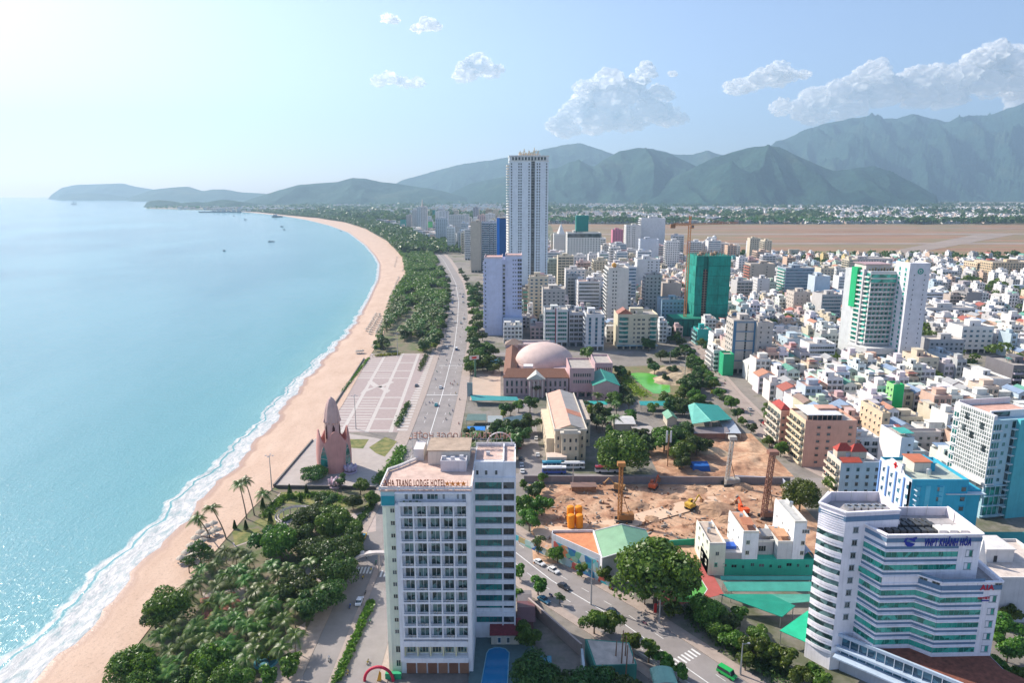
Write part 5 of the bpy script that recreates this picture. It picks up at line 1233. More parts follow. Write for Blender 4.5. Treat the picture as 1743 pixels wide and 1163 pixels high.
# ================================================================ WHITE AND GREEN TOWER ON THE RIGHT
def green_white():
 y=U(1540,640)[1];H=ZAT(451,y);xa,xb=XAT(1549.5,451,y),XAT(1584.5,451,y)
 t=thing('hotel_tower','tall white tower with green balcony floors and a round green emblem on its blank end','hotel',(xa,y,0))
 wc=(0.66,0.66,0.69);w=xb-xa
 b=MB();b.box(0,w,0,17,0,H);b.build('wall',m_paint,t,wc)
 F=(0,0,1,0,0,-1);nf=20;fl=(H-10)/nf
 for a in(w*0.27,w*0.78):
  for k in range(nf):link('window',win_mesh(0.8,1.1,g_dark,0),t,wc,(a,0,6+fl*k))
 FL=(0,17,0,-1,-1,0)
 for a in(6,13):
  b=MB()
  for k in range(nf):z=9+fl*k;b.wq(FL,a-1,a+1,z,z+1.8,0.05,1);b.wb(FL,a-1.3,a+1.3,z-0.2,z,0,0.5,0)
  b.build('window',[m_paint,g_green],t,(0.55,0.66,0.74),kind='stuff')
 b=MB();n=24
 b.lathe(0,0,[(1.9,0),(1.9,0.15),(1.25,0.15),(1.25,0)],n);o=b.build('emblem',M('emblem_green',(0.01,0.30,0.22)),t,loc=(w*0.54,-0.02,H-4.2));o.rotation_euler=(rad(90),0,0)
 b=MB();b.hexa([(-0.5,-0.1,-0.7),(0.5,-0.1,-0.7),(0.5,0,-0.7),(-0.5,0,-0.7),(-0.1,-0.1,0.8),(0.3,-0.1,0.5),(0.3,0,0.5),(-0.1,0,0.8)]);b.build('emblem_leaf',MATS['emblem_green'],t,loc=(w*0.54,-0.05,H-4.2))
 b=MB();b.box(0,w,0,0.3,H,H+1.2);b.box(0,0.3,0.3,17,H,H+1.2);b.box(w-0.3,w,0.3,17,H,H+1.2);b.build('parapet',m_paint,t,wc)
 # balcony body behind and to the left
 y2=15.0;xl=XAT(1483,462,y+y2)-xa;xr_=-0.05;H2=ZAT(462,y+y2);xll=XAT(1457,453,y+y2+16)-xa
 b=MB();b.prism([(xl,y2),(xr_,y2),(xr_,y2+26),(xll-2,y2+26),(xll,y2+14)],0,H2);b.build('wall',m_paint,t,(0.58,0.60,0.60))
 Fm,Wm=(xl,y2,1,0,0,-1),xr_-xl;z0=19;nb=15;f2=(H2-z0-1)/nb
 Fs,Ls=face(xll,y2+14,xl,y2)
 for k in range(nb):
  z=z0+f2*k;gr=k>=nb-2
  b=MB()
  b.wb(Fm,-0.3,Wm,z-0.25,z+0.05,0,1.6,0)
  if not gr:
   b.wb(Fm,0,Wm,z+0.05,z+0.85,1.5,1.6,0)
   nq=6
   for i in range(nq):b.wq(Fm,Wm*(i+0.12)/nq,Wm*(i+0.88)/nq,z+0.1,z+f2-1.0,0.06,1);b.wb(Fm,Wm*i/nq-0.12,Wm*i/nq+0.12,z,z+f2-0.3,0,1.45,0)
  else:b.wq(Fm,0,Wm,z+0.1,z+f2-0.9,1.3,1);b.wb(Fm,0,Wm,z+f2-0.9,z+f2-0.3,1.2,1.5,0)
  b.build('balcony_row',[m_paint,g_green if gr or k%1==0 else g_teal],t,(0.60,0.60,0.58))
  b=MB();b.wb(Fs,0,Ls,z-0.25,z+0.75,0,1.2,0);b.wq(Fs,0.5,Ls*0.55,z+0.8,z+f2-0.4,0.06,1);b.wq(Fs,Ls*0.68,Ls-0.3,z+0.8,z+f2-0.4,0.06,1);b.build('balcony_row',[m_paint,g_green],t,(0.66,0.67,0.62))
 b=MB();b.wb(Fs,Ls*0.56,Ls*0.66,17,H2+1,0,1.6,0);b.build('pier',m_paint,t,(0.6,0.57,0.57))
 b=MB();b.wb(Fs,-3.5,2.5,H2*0.62,H2+1.5,-1.5,1.5,0);b.build('green_corner',M('vivid_green_cladding',(0.01,0.42,0.16)),t)
 b=MB();b.box(xll+2,-1,y2+6,y2+22,H2,H2+4);b.build('sky_bar',m_paint,t,(0.60,0.55,0.5));b=MB();b.box(xll+1,-0.5,y2+5,y2+23,H2+4,H2+4.4);b.build('sky_bar_roof',m_sheet,t,(0.45,0.30,0.30))
 for i in range(9):b=MB();b.cyl(xll+3+i*2,y2+3,H2,H2+1.3+(i%3)*0.5,0.5,n=8);b.build('planter',M('terrace_planter',(0.16,0.13,0.06)),t)
 # podium
 pz=17.5;b=MB();b.prism([(xl-2,y2-9),(-0.2,y2-9),(-0.2,y2-0.1),(xl-2,y2-0.1)],0,pz);b.prism([(xll-5,y2+6),(xl-2,y2-9),(xl-2,y2-0.1),(xll,y2+13.9)],0,pz-0.2);b.build('podium',m_paint,t,(0.64,0.64,0.62))
 for(F_,L_)in((((xl-2,y2-9,1,0,0,-1)),-xl+1.8),face(xll-5,y2+6,xl-2,y2-9)):
  b=MB();b.wb(F_,0,L_,7.6,9.2,0,0.5,0);b.build('green_band',MATS['vivid_green_cladding'],t)
  b=MB();b.wq(F_,1,L_-1,10.5,13.5,0.06,0);b.wq(F_,1,L_-1,1.0,6.8,0.06,0);b.build('shop_window',g_blue,t)
green_white()
# beige slab with blue frames
o=block('apartment_tower','beige slab tower with blue vertical frames on its blank front among the low houses',1249,1289,545,636,15,(0.52,0.48,0.43),None,G(4,1.6,1.5),cat='apartments',par=1.0)
w_,d_,h_=o['dim'];F=(0,0,1,0,0,-1);b=MB()
for a in(1.2,w_-0.9):b.wb(F,a-0.9,a+0.9,2,h_,0,0.25,0)
for z in[h_*q for q in(0.25,0.45,0.63,0.81,0.985)]:b.wb(F,2.1,w_-1.8,z-0.3,z+0.3,0,0.25,0)
b.build('blue_frame',m_paint,o,(0.08,0.20,0.33))
b=MB();
for k in range(16):b.wq(F,w_*0.52,w_*0.60,2+k*(h_-3)/16,2+k*(h_-3)/16+1.9,0.05,0)
b.build('stair_window',g_dark,o,kind='stuff')
block('apartment_tower','beige tower wing with staggered small windows right of the blue framed slab',1290,1317,549,638,15,(0.50,0.46,0.42),[G([2.6,7.6,12],1.0,1.1)],None,cat='apartments')
block('apartment_block','white apartment block with rows of curved balconies below the blue framed slab',1215,1234,596,632,16,WHITE,('balc',2,1.3),('balc',5,1.3),cat='apartments')
o=block('netted_house','small block draped in bright green safety net beside the curved balconies',1232,1250,603,640,9,(0.02,0.38,0.17),None,None,cat='building site',clutter=0)
# ================================================================ RIGHT FOREGROUND
def corner_block(name,label,pc,pl,pr,yt_c,H,wall,walll,f,l,cat='building',roof=(0.45,0.42,0.38),fl=3.3,ang=0.0,z0=0.0,clutter=1.0,par=1.0,dd=None):
 """near corner at the photo point (pc, yt_c) at height H; the front runs right to pixel pr, the side runs back to pixel pl"""
 X,Y=U(pc,yt_c,H);xr=XAT(pr,yt_c,Y);w=xr-X
 d=dd or 20.0
 if dd is None:
  for _ in range(40):
   x_=X-math.sin(ang)*d;y_=Y+math.cos(ang)*d
   q=CXP+FPX*x_/(y_*CT+(CAMH-H)*ST)
   d+=(q-pl)*0.12*(1 if q>pl else 1)*(d/20+0.3);d=max(3,min(90,d))
 root=thing(name,label,cat,(X,Y,0),ang);h=H-par
 b=MB();b.box(0,w,0,d,z0,h);b.build('wall',m_paint,root,wall)
 if walll!=wall:b=MB();b.box(-0.06,0,0,d,z0,h+par);b.build('side_wall',m_paint,root,walll)
 FS=faces_of(w,d);zb=z0+1
 if f:
  for s in(f if isinstance(f,list)else[f]):dress(root,FS['f'][0],w,zb,h-0.5,s,Y,wall,fl)
 if l:
  F=FS['l'][0];F=(F[0]-0.06,)+F[1:]
  for s in(l if isinstance(l,list)else[l]):dress(root,F,d,zb,h-0.5,s,Y,walll,fl)
 roofscape(root,w,d,h,wall,roof,int(pc),par,clutter);root['dim']=(w,d,h);return root
o=corner_block('hotel_building','salmon pink hotel with a white roof deck and cream balconied side',1372,1345,1460,716,22,(0.58,0.33,0.25),(0.66,0.55,0.38),[G([6,10.5,20,24],1.5,1.2)],('balc',4,1.3,g_dark,(0.66,0.55,0.38)),cat='hotel')
w_,d_,h_=o['dim'];b=MB();b.box(1,w_*0.72,1,d_*0.9,h_+3.0,h_+3.25);b.build('roof_canopy',m_sheet,o,(0.72,0.74,0.76));b=MB()
for i in range(8):b.rod((1.3+i*(w_*0.7-0.8)/7,1.4,h_),(1.3+i*(w_*0.7-0.8)/7,1.4,h_+3),0.15)
b.wq((0.8,2.4,1,0,0,-1),0.5,w_*0.7,h_+0.3,h_+2.6,0,1);b.build('roof_terrace',[m_paint,g_dark],o,(0.6,0.4,0.3))
o=corner_block('hotel_building','smaller orange pink hotel with a red roof left of the salmon one',1330,1308,1349,700,20,(0.60,0.34,0.26),(0.64,0.56,0.44),G(2,1.2,1.4),('balc',4,1.2,g_dark,(0.64,0.56,0.46)),cat='hotel')
w_,d_,h_=o['dim'];hip_roof(o,w_-1,d_*0.7,h_+1.3,2.4,(0.40,0.06,0.05),0.3,0.5,1)
o=corner_block('hotel_building','cream yellow apartment side wall with small dark windows right of the salmon hotel',1503,1466,1516,703,20,(0.62,0.50,0.34),(0.68,0.52,0.36),G(1,1.3,1.3),G(5,1.1,1.3),cat='apartments')
corner_block('office_block','grey low block with dark windows and a planted roof behind the blank white wall',1521,1512,1603,735,15,(0.48,0.43,0.42),(0.5,0.47,0.45),G(6,1.3,1.4),None,cat='office')
o=corner_block('apartment_block','bright white blank walled block with a teal awning on its roof',1535,1500,1557,745,22,(0.62,0.66,0.74),(0.78,0.76,0.74),G([3.5],1.0,1.0),None,cat='apartments',clutter=0.6)
w_,d_,h_=o['dim'];b=MB();b.box(0,w_,0.5,d_*0.5,h_+2.4,h_+2.6);b.build('awning',m_sheet,o,(0.05,0.38,0.32))
o=corner_block('villa','white villa with red gabled roofs and arched balconies facing the long street',1432,1409,1500,787,15,(0.60,0.62,0.68),(0.66,0.58,0.48),[G([3,7,11,14.5],1.2,1.7)],('balc',3,1.4,g_dark,(0.66,0.55,0.42)),cat='house',clutter=1.2)
w_,d_,h_=o['dim']
for(a,b_)in((0,0.15),(0.42,0.12)):
 hip_roof(o,w_*0.38,d_*0.30,h_+4.0,2.8,(0.40,0.055,0.04),0.4,w_*a*0.8+0.3,d_*b_*2.5);b=MB();b.box(w_*a*0.8+0.3,w_*a*0.8+0.3+w_*0.38,d_*b_*2.5,d_*b_*2.5+d_*0.3,h_,h_+4.0);b.build('attic',m_paint,o,(0.62,0.52,0.42))
b=MB();b.hexa([(0,-1.2,h_+1.1),(w_*0.5,-1.2,h_+1.1),(w_*0.5,2,h_+2.2),(0,2,h_+2.2),(0,-1.2,h_+1.25),(w_*0.5,-1.2,h_+1.25),(w_*0.5,2,h_+2.35),(0,2,h_+2.35)]);b.build('awning',m_tile,o,(0.42,0.07,0.04))
# blue clinic
o=corner_block('clinic_building','blue and white clinic with a red cross on its roof gable',1553,1499,1650,817,27,(0.03,0.36,0.52),(0.62,0.68,0.76),[G([2.4,9.5,17.5],1.5,1.6,g_dark)],[G([3,8,13,18,23],1.3,1.7,g_blue)],cat='clinic',roof=(0.46,0.50,0.42))
w_,d_,h_=o['dim'];FL=(-0.06,d_,0,-1,-1,0);b=MB()
for a in(0.3,5.5,10.5,15.5,20.5,25.5):b.wb(FL,min(a,d_-0.9),min(a+0.7,d_-0.2),1,h_,0,0.35,0)
b.build('blue_pier',m_paint,o,(0.16,0.30,0.60))
b=MB();b.quad([(-0.1,d_-3,h_+1),(-0.1,4,h_+1),(-0.1,7,h_+3.2),(-0.1,12,h_+3.6)]);b.box(-0.4,0.2,6,13,h_+1,h_+3.4);b.build('gable',m_paint,o,(0.7,0.72,0.76))
b=MB();b.box(-0.6,-0.45,9.1,9.9,h_+1.1,h_+3.3);b.box(-0.6,-0.45,8.4,10.6,h_+1.9,h_+2.6);b.build('red_cross',M('cross_red',(0.6,0.02,0.02)),o)
b=MB();b.box(w_*0.3,w_*0.6,d_*0.45,d_*0.8,h_,h_+3.4,0);b.box(w_*0.28,w_*0.62,d_*0.43,d_*0.82,h_+3.4,h_+3.7,1);b.build('roof_pavilion',[m_paint,M('orange_tile_roof',(0.5,0.16,0.08))],o,(0.66,0.6,0.52))
b=MB();b.box(w_*0.62,w_+6,-0.6,5,h_-4.2,h_-3.9);b.build('side_terrace',m_paint,o,(0.52,0.62,0.66))
b=MB();b.box(w_+0.02,w_+5.5,1.5,18,0,h_-3.2);b.build('wing',m_paint,o,(0.03,0.36,0.50))
for a in(0.08,0.26,0.5):b=MB();b.box(w_*a,w_*a+1.5,-0.12,0,1,h_-1.2);b.build('pale_stripe',m_paint,o,(0.10,0.46,0.60))
# big white hotel at the right edge
def right_hotel():
 H=40.0;X,Y=U(1693.6,711,H)
 t=thing('hotel_tower','big white hotel cut by the right edge with a finely gridded side wall','hotel',(X,Y,0),rad(9.4))
 d=18.2;w=24;wc=(0.40,0.60,0.66);lc=(0.74,0.74,0.72)
 b=MB();b.box(0,w,0,d,0,H-1.2);b.build('wall',m_paint,t,wc);b=MB();b.box(-0.08,0,0,d,12,H);b.build('side_wall',m_paint,t,lc)
 FL=(-0.08,d,0,-1,-1,0)
 n,nf=15,15;b=MB()
 for k in range(nf):
  for i in range(n):
   a=3.6+(d-4.2)*i/(n-1);z=16+k*1.62;b.wq(FL,a-0.36,a+0.36,z,z+1.15,0.03,1)
  b.wb(FL,3.0,d-0.1,15.6+k*1.62,15.85+k*1.62,0,0.22,0)
 for i in range(n+1):a=3.1+(d-4.2)*i/(n-1);b.wb(FL,a-0.12,a+0.12,15.6,16+nf*1.62,0,0.2,0)
 b.build('sun_screen',[m_paint,glass('screen_glass',(0.16,0.20,0.18),(0.42,0.46,0.42))],t,lc,kind='stuff')
 b=MB()
 for i,(k,q)in enumerate(((3,12),(6,8),(10,11),(2,9),(12,6))):a=3.6+(d-4.2)*k/(n-1);b.wq(FL,a-0.8,a+0.8,16+q*1.62,18.6+q*1.62,0.24,0)
 b.build('open_shutter',g_dark,t)
 for k in range(7):
  z=13.5+k*3.5;b=MB();b.wb(FL,0.1,2.7,z-0.3,z,0,0.7,0)
  for i in range(2):b.wq(FL,0.4+i*1.2,1.3+i*1.2,z+0.3,z+2.2,0.05,1)
  b.build('balcony',[m_paint,g_teal],t,lc)
 b=MB()
 for k in range(2):b.wq(FL,3,d-1,7+k*3.6,9.6+k*3.6,0.3,0)
 b.build('dark_band',g_dark,t);b=MB();b.wb(FL,2,d-0.5,9.8,10.5,0,1.6,0);b.wb(FL,2,d-0.5,13.4,14.4,0,1.0,0);b.build('ledge',m_paint,t,(0.66,0.64,0.60))
 F=(0,0,1,0,0,-1)
 for k in range(7):link('window',win_mesh(1.3,1.6,g_teal,1),t,wc,(5.4,0,14.5+k*3.5))
 for k in range(7):
  b=MB();z=14+k*3.5
  for i in range(3):b.wq(F,0.3+i*1.1,1.1+i*1.1,z,z+2.1,0.05,1)
  b.wb(F,0.1,3.6,z-0.4,z-0.1,0,0.6,0);b.build('balcony',[m_paint,g_teal],t,lc)
 b=MB();b.wq(F,0.4,7.4,1,13.2,0.06,1)
 for i in range(4):b.wb(F,0.4+i*2.1,0.6+i*2.1,1,13.2,0,0.3,0)
 for k in range(4):b.wb(F,0,12,1+k*4,1.3+k*4,0,0.9,0)
 b.build('glazed_base',[m_paint,g_green],t,wc)
 for k in range(11):b=MB();b.wb(F,7.7,9.4,1+k*3.4,1.4+k*3.4,0,1.4,0);b.wq(F,7.8,9.3,1.5+k*3.4,4.2+k*3.4,0.07,1);b.build('corner_balcony',[m_paint,g_dark],t,(0.5,0.62,0.64))
 b=MB();b.box(9.6,26,-1.6,-0.1,0,H-1);b.build('side_slab',m_paint,t,(0.10,0.48,0.52))
 b=MB();b.box(1.4,w-1,4,d-1,H-1.2,H-1.0);b.build('roof_deck',m_roofc,t,(0.62,0.37,0.29))
 b=MB();b.box(0,1.2,0,d,H-1.2,H+0.6);b.box(1.2,w,d-0.5,d,H-1.2,H+1.2);b.box(1.2,w,3,3.6,H-1.2,H+1.4);b.build('parapet',m_paint,t,(0.72,0.70,0.70))
 b=MB();b.wq((1.2,3,1,0,0,-1),1,8,H-0.9,H+0.9,0.06,0);b.build('roof_window',g_dark,t)
right_hotel()
b=MB();t=thing('office_building','low white building with a pale pink roof and small spire behind the telecom office','building',(*U(1668,985,14),0))
b.box(0,26,0,22,0,13.5);b.build('wall',m_paint,t,(0.62,0.61,0.62));roofscape(t,26,22,13.5,(0.64,0.62,0.6),(0.62,0.54,0.48),11,0.8,1.5)
b=MB();b.hexa([(4.5,8,13.5),(7.5,8,13.5),(7.5,10,13.5),(4.5,10,13.5),(5.9,8.8,21),(6.1,8.8,21),(6.1,9.2,21),(5.9,9.2,21)]);b.build('spire',m_paint,t,WHITE)
b=MB();t=thing('annexe_building','peach coloured low block at the right edge behind the telecom office','building',(*U(1705,1052,0),0));b.box(0,24,0,9,0,8.5);b.build('wall',m_paint,t,(0.66,0.42,0.28))
for i in range(3):link('window',win_mesh(0.9,0.9,g_dark,0),t,(0.6,0.4,0.3),(2+i*4,0,4.5))
roofscape(t,24,9,8.5,(0.6,0.45,0.35),(0.2,0.18,0.2),5,0.6,1)
t=thing('market_hall','long dark green canopy roofs between the clinic and the big white hotel','canopy',(*U(1664,940,6),0));b=MB()
for i in range(2):b.hexa([(0,i*6,6),(40,i*6,6),(40,i*6+5.2,7),(0,i*6+5.2,7),(0,i*6,6.15),(40,i*6,6.15),(40,i*6+5.2,7.15),(0,i*6+5.2,7.15)])
b.build('roof',m_sheet,t,(0.02,0.24,0.22));b=MB();b.box(0.5,39,1,10.5,0,5.8);b.build('wall',m_paint,t,(0.15,0.2,0.2))
o=corner_block('apartment_block','narrow house painted vivid green standing above the low white houses',1522,1510,1540,655,22,(0.02,0.55,0.15),(0.30,0.62,0.24),None,G(2,1.2,1.4),cat='house')
# ================================================================ GREEN SCHOOL COMPLEX, HALL, COURT
def school():
 y=U(1290,980)[1];t=thing('school_building','turquoise green block topped by white stair towers beside the building site','building',(XAT(1206,955,y),y,0))
 x0=XAT(1206,955,y);x1=XAT(1386,955,y);w=x1-x0;h=ZAT(953,y);gr=(0.04,0.46,0.32)
 b=MB();b.box(0,w,0,9,0,h);b.build('wall',m_paint,t,gr)
 b=MB();b.box(0,5.2,-0.1,16,0,h+5.0);b.build('stair_tower',m_paint,t,(0.70,0.74,0.62))
 for k in range(3):
  for a in(4.5,9,13.5):link('window',win_mesh(1.3,1.5,g_dark,1),t,(0.7,0.7,0.6),(0,16-a,2.5+k*3.6),rz=rad(-90))
 for k in range(2):
  for a in(4,9,14):link('window',win_mesh(0.9,1.1,g_dark,1),t,WHITE,(26.5,a,h+3+k*4.5),rz=rad(-90));link('window',win_mesh(0.9,1.1,g_dark,1),t,WHITE,(10.5,a,h+1.5+k*3.5),rz=rad(-90))
 b=MB();b.box(10.5,15.5,0.15,15,h,h+9.0);b.build('stair_tower',m_paint,t,(0.80,0.82,0.84));b=MB();b.box(26.5,w-3.4,0.15,17,h,h+12.5);b.build('stair_tower',m_paint,t,(0.80,0.82,0.84))
 b=MB();b.box(5.3,10.4,0.3,9,h,h+2.2);b.box(15.6,21.5,3.0,9,h,h+4.4);b.build('upper_floor',m_paint,t,(0.46,0.45,0.45));b=MB();b.box(21.8,26.4,0.2,12,h,h+5.5);b.build('upper_floor',m_paint,t,(0.60,0.62,0.62))
 for(x0_,x1_,y0_,y1_,z,c)in((0.3,4.9,0.3,15.6,h+5.0,(0.50,0.40,0.32)),(10.8,15.2,0.4,14.7,h+9.0,(0.50,0.26,0.16)),(26.8,w-3.7,0.4,16.6,h+12.5,(0.5,0.5,0.48)),(22,26.2,0.4,11.6,h+5.5,(0.46,0.26,0.16)),(15.8,21.3,3.2,8.8,h+4.4,(0.45,0.42,0.4))):
  b=MB();b.box(x0_,x1_,y0_,y1_,z,z+0.05);b.build('roof_deck',m_roofc,t,c)
  b=MB();b.box(x0_-0.3,x1_+0.3,y0_-0.3,y0_,z,z+0.8);b.box(x0_-0.3,x0_,y0_,y1_,z,z+0.8);b.box(x1_,x1_+0.3,y0_,y1_,z,z+0.8);b.build('parapet',m_paint,t,(0.68,0.66,0.60))
 for i in range(11):
  link('window',win_mesh((0.9,1.2,1.8)[i%3],1.2,g_dark,1),t,gr,(2.4+i*(w-4.5)/10,-0.1 if i<2 and 2.4+i*(w-4.5)/10<5.2 else 0,h-2.4-(i%4)*0.25))
 for(x,z)in((2.6,h+1.4),(12.2,h+1.6),(12.2,h+5.2),(31.6-2,h+1.5),(29.6,h+5),):link('window',win_mesh(1.2,1.4,g_dark,1),t,(0.6,0.62,0.5),(x,-0.1 if x<5 else 0.15,z))
 link('window',win_mesh(2.4,1.4,g_dark,2),t,WHITE,(30.2,0.15,h+9.0));link('window',win_mesh(2.4,2.0,g_dark,2),t,GREY,(18,3.0,h+1.2))
 b=MB()
 for i in range(8):
  a0,a1=math.pi*i/8,math.pi*(i+1)/8;b.quad([(w-1.6+1.7*math.cos(a0),0.3,h+2.5*math.sin(a0)),(w-1.6+1.7*math.cos(a1),0.3,h+2.5*math.sin(a1)),(w-1.6+1.7*math.cos(a1),9,h+2.5*math.sin(a1)),(w-1.6+1.7*math.cos(a0),9,h+2.5*math.sin(a0))])
 b.build('vaulted_roof',m_sheet,t,(0.35,0.40,0.46))
 b=MB();b.box(6,9.5,2.5,5.5,h+2.25,h+3.2);b.build('blue_tarpaulin',m_flat,t,(0.02,0.10,0.45))
 for(x,y_,z)in((2,8,h+5.1),(3.5,12,h+5.1),(13,10,h+9.1),(24,8,h+5.6),(30,12,h+12.6)):
  b=MB();b.cyl(x,y_,z,z+1.6,0.6,n=10);b.build('water_tank',m_steel,t)
 for(x,y_,z,c)in((24,4,h+5.6,(0.55,0.30,0.16)),(13,5,h+9.1,(0.5,0.2,0.1)),(20,6,h+4.5,(0.3,0.3,0.3))):b=MB();b.hexa([(x-1.8,y_-2,z+1.4),(x+1.8,y_-2,z+1.4),(x+1.8,y_+2,z+2),(x-1.8,y_+2,z+2),(x-1.8,y_-2,z+1.5),(x+1.8,y_-2,z+1.5),(x+1.8,y_+2,z+2.1),(x-1.8,y_+2,z+2.1)]);b.build('awning',m_sheet,t,c)
school()
def lean(name,label,pix,zs,col,thick=0.15,cat='canopy',posts=True,mat=None):
 P=[(*U(p,q,z),z)for(p,q),z in zip(pix,zs)];cx=sum(p[0]for p in P)/len(P);cy=sum(p[1]for p in P)/len(P)
 t=thing(name,label,cat,(cx,cy,0));Q=[(x-cx,y-cy,z)for x,y,z in P]
 b=MB();n=len(Q);b.v+=[(x,y,z-thick)for x,y,z in Q]+Q
 b.f.append(tuple(range(n,2*n)));b.f.append(tuple(reversed(range(n))));b.m+=[0,0]
 for i in range(n):b.f.append((i,(i+1)%n,n+(i+1)%n,n+i));b.m.append(0)
 b.build('roof',mat or m_sheet,t,col)
 if posts:
  b=MB()
  for(x,y,z)in Q:b.rod((x*0.93,y*0.93,0),(x*0.93,y*0.93,z-thick),0.12,6)
  b.build('post',m_steel,t)
 return t
lean('shed_roof','long teal shed roof directly below the turquoise school block',((1226,981),(1384,981),(1384,988),(1228,988)),(5,5,4.2,4.2),(0.02,0.20,0.19))
lean('shed_roof','long pale green shed roof striped by shadows, second below the school block',((1231,991),(1384,991),(1384,1007),(1240,1007)),(4.8,4.8,3.8,3.8),(0.06,0.34,0.26))
lean('shed_roof','pale green roof strip behind the telecom office, third below the school block',((1290,1012),(1384,1012),(1384,1024),(1340,1028)),(4.6,4.6,3.8,3.8),(0.09,0.37,0.27))
lean('shed_roof','large dark green four-sided roof pointing at the telecom office',((1224,1012),(1312,1012),(1354,1032),(1331,1051)),(4.8,4.8,4.4,3.6),(0.01,0.26,0.17))
lean('shed_roof','bright green ribbed canopy touching the telecom office',((1375,1040),(1386,1046),(1372,1094),(1327,1074)),(6,6,4.2,4.2),(0.01,0.42,0.22))
def sports_hall():
 h=8.0
 ridge0,ridge1=U(1058,893.5,h+3),U(1072,937,h+3);l0,l1=U(1011,905,h),U(1025,951,h);r0,r1=U(1100,903,h),U(1112,932,h)
 t=thing('sports_hall','sports hall with a green gabled roof facing the construction site','hall',(0,0,0))
 b=MB();b.quad([(*l0,h),(*l1,h),(*ridge1,h+3),(*ridge0,h+3)]);b.quad([(*l0,h-0.3),(*ridge0,h+2.7),(*ridge1,h+2.7),(*l1,h-0.3)]);b.build('roof',m_sheet,t,(0.17,0.33,0.19))
 b=MB();b.quad([(*ridge0,h+3),(*ridge1,h+3),(*r1,h),(*r0,h)]);b.quad([(*ridge0,h+2.7),(*r0,h-0.3),(*r1,h-0.3),(*ridge1,h+2.7)]);b.build('roof',m_sheet,t,(0.14,0.30,0.20))
 b=MB();b.prism([l1,r1,r0,l0],0,h-0.05);
 b.quad([(*l1,h-0.05),(*r1,h-0.05),(ridge1[0],ridge1[1],h+2.9)]);b.build('wall',m_paint,t,(0.55,0.54,0.56))
 b=MB()
 for(p,q,z0,z1)in((l1,ridge1,h,h+3),(ridge1,r1,h+3,h),(l0,ridge0,h,h+3),(ridge0,r0,h+3,h),(l0,l1,h,h)):b.rod((*p,z0+0.1),(*q,z1+0.1),0.22,5)
 b.build('white_trim',m_flat,t,WHITE)
 # painted theatre-like low block with an orange roof
 z=6.0;pol=[U(940,911,z),U(1022,949,z),U(1012,909,z),U(940,907.5,z)]
 pol=[U(939,913,z),U(1023,951,z),U(1010,906,z),U(940,907,z)]
 s=thing('club_building','low building with an orange roof and a long colourful mural wall along the avenue','building',(0,0,0))
 b=MB();b.prism(pol,0,z);b.build('wall',m_paint,s,(0.60,0.62,0.66));b=MB();b.quad([(*p,z+0.05)for p in pol]);b.build('roof_deck',m_roofc,s,(0.62,0.24,0.11))
 b=MB()
 for i in range(4):
  F,L=face(*pol[i],*pol[(i+1)%4]);b.wb(F,0,L,z,z+0.9,-0.3,0,0)
 b.build('parapet',m_paint,s,(0.62,0.62,0.64))
 F,L=face(*pol[0],*pol[1])
 m,nt,bs=newmat('painted_mural');pos=nn(nt,'ShaderNodeNewGeometry').outputs['Position'];v=nn(nt,'ShaderNodeTexVoronoi');v.inputs['Scale'].default_value=0.45;nt.links.new(pos,v.inputs['Vector'])
 sp=nn(nt,'ShaderNodeSeparateColor');nt.links.new(v.outputs['Color'],sp.inputs[0])
 nt.links.new(ramp(nt,sp.outputs[0],[(0.1,(0.03,0.12,0.35)),(0.3,(0.05,0.40,0.42)),(0.5,(0.55,0.6,0.6)),(0.66,(0.06,0.38,0.25)),(0.82,(0.6,0.35,0.12)),(0.95,(0.5,0.1,0.08))]),bs.inputs['Base Color'])
 b=MB();b.wb(F,1,L-1,0.6,4.6,0.02,0.12,0);b.build('mural',m,s)
 b=MB();b.wb(F,-14,L+6,0.0,2.6,3.2,3.4,0);b.build('mural_wall',m,s)
sports_hall()
# court
b=MB();b.quad([(*U(p,q),0.05)for p,q in((1150,942),(1192,941),(1232,1012),(1160,1030),(1120,1030))]);o=b.build('sports_court',M('red_court_coating',(0.42,0.10,0.085),0.8,0.15,0.4),kind='structure')
b=MB();b.quad([(*U(p,q),0.08)for p,q in((1160,962),(1178,962),(1204,1004),(1190,1026),(1150,1026))]);o=b.build('court_surface',M('green_court_coating',(0.10,0.36,0.07),0.8,0.15,0.4),kind='structure')
b=MB();pts=[U(p,q)for p,q in((1167,962),(1178,962),(1204,1004),(1195,1018))];strip(b,pts,-0.12,0.12,0.10);b.build('court_line',M('road_paint',(0.72,0.72,0.70),0.7,0.2,1.0),kind='structure')
# ================================================================ ROADS, SQUARE, PARK GROUND
m_asph=M('asphalt',(0.27,0.245,0.235),0.9,0.22,0.12,world=True,bump=0.1)
m_pave=M('pavement_slabs',(0.38,0.31,0.27),0.85,0.18,0.5,world=True)
m_line=MATS['road_paint']if 'road_paint' in MATS else M('road_paint',(0.72,0.72,0.70),0.7,0.2,1.0)
m_parkg=M('park_soil',(0.26,0.21,0.15),0.95,0.4,0.12,world=True,rgb2=(0.10,0.13,0.05))
m_lawn=M('lawn_grass',(0.13,0.17,0.045),0.95,0.35,0.3,world=True,rgb2=(0.22,0.20,0.07))
m_plaza=M('plaza_tiles',(0.36,0.285,0.265),0.7,0.14,0.5,world=True)
m_plazal=M('plaza_pale_tiles',(0.50,0.455,0.42),0.7,0.12,0.5,world=True)
def ribbon(name,pts,w0,w1,z,mat,kind='structure'):
 b=MB();strip(b,pts,w0,w1,z);return b.build(name,mat,kind=kind)
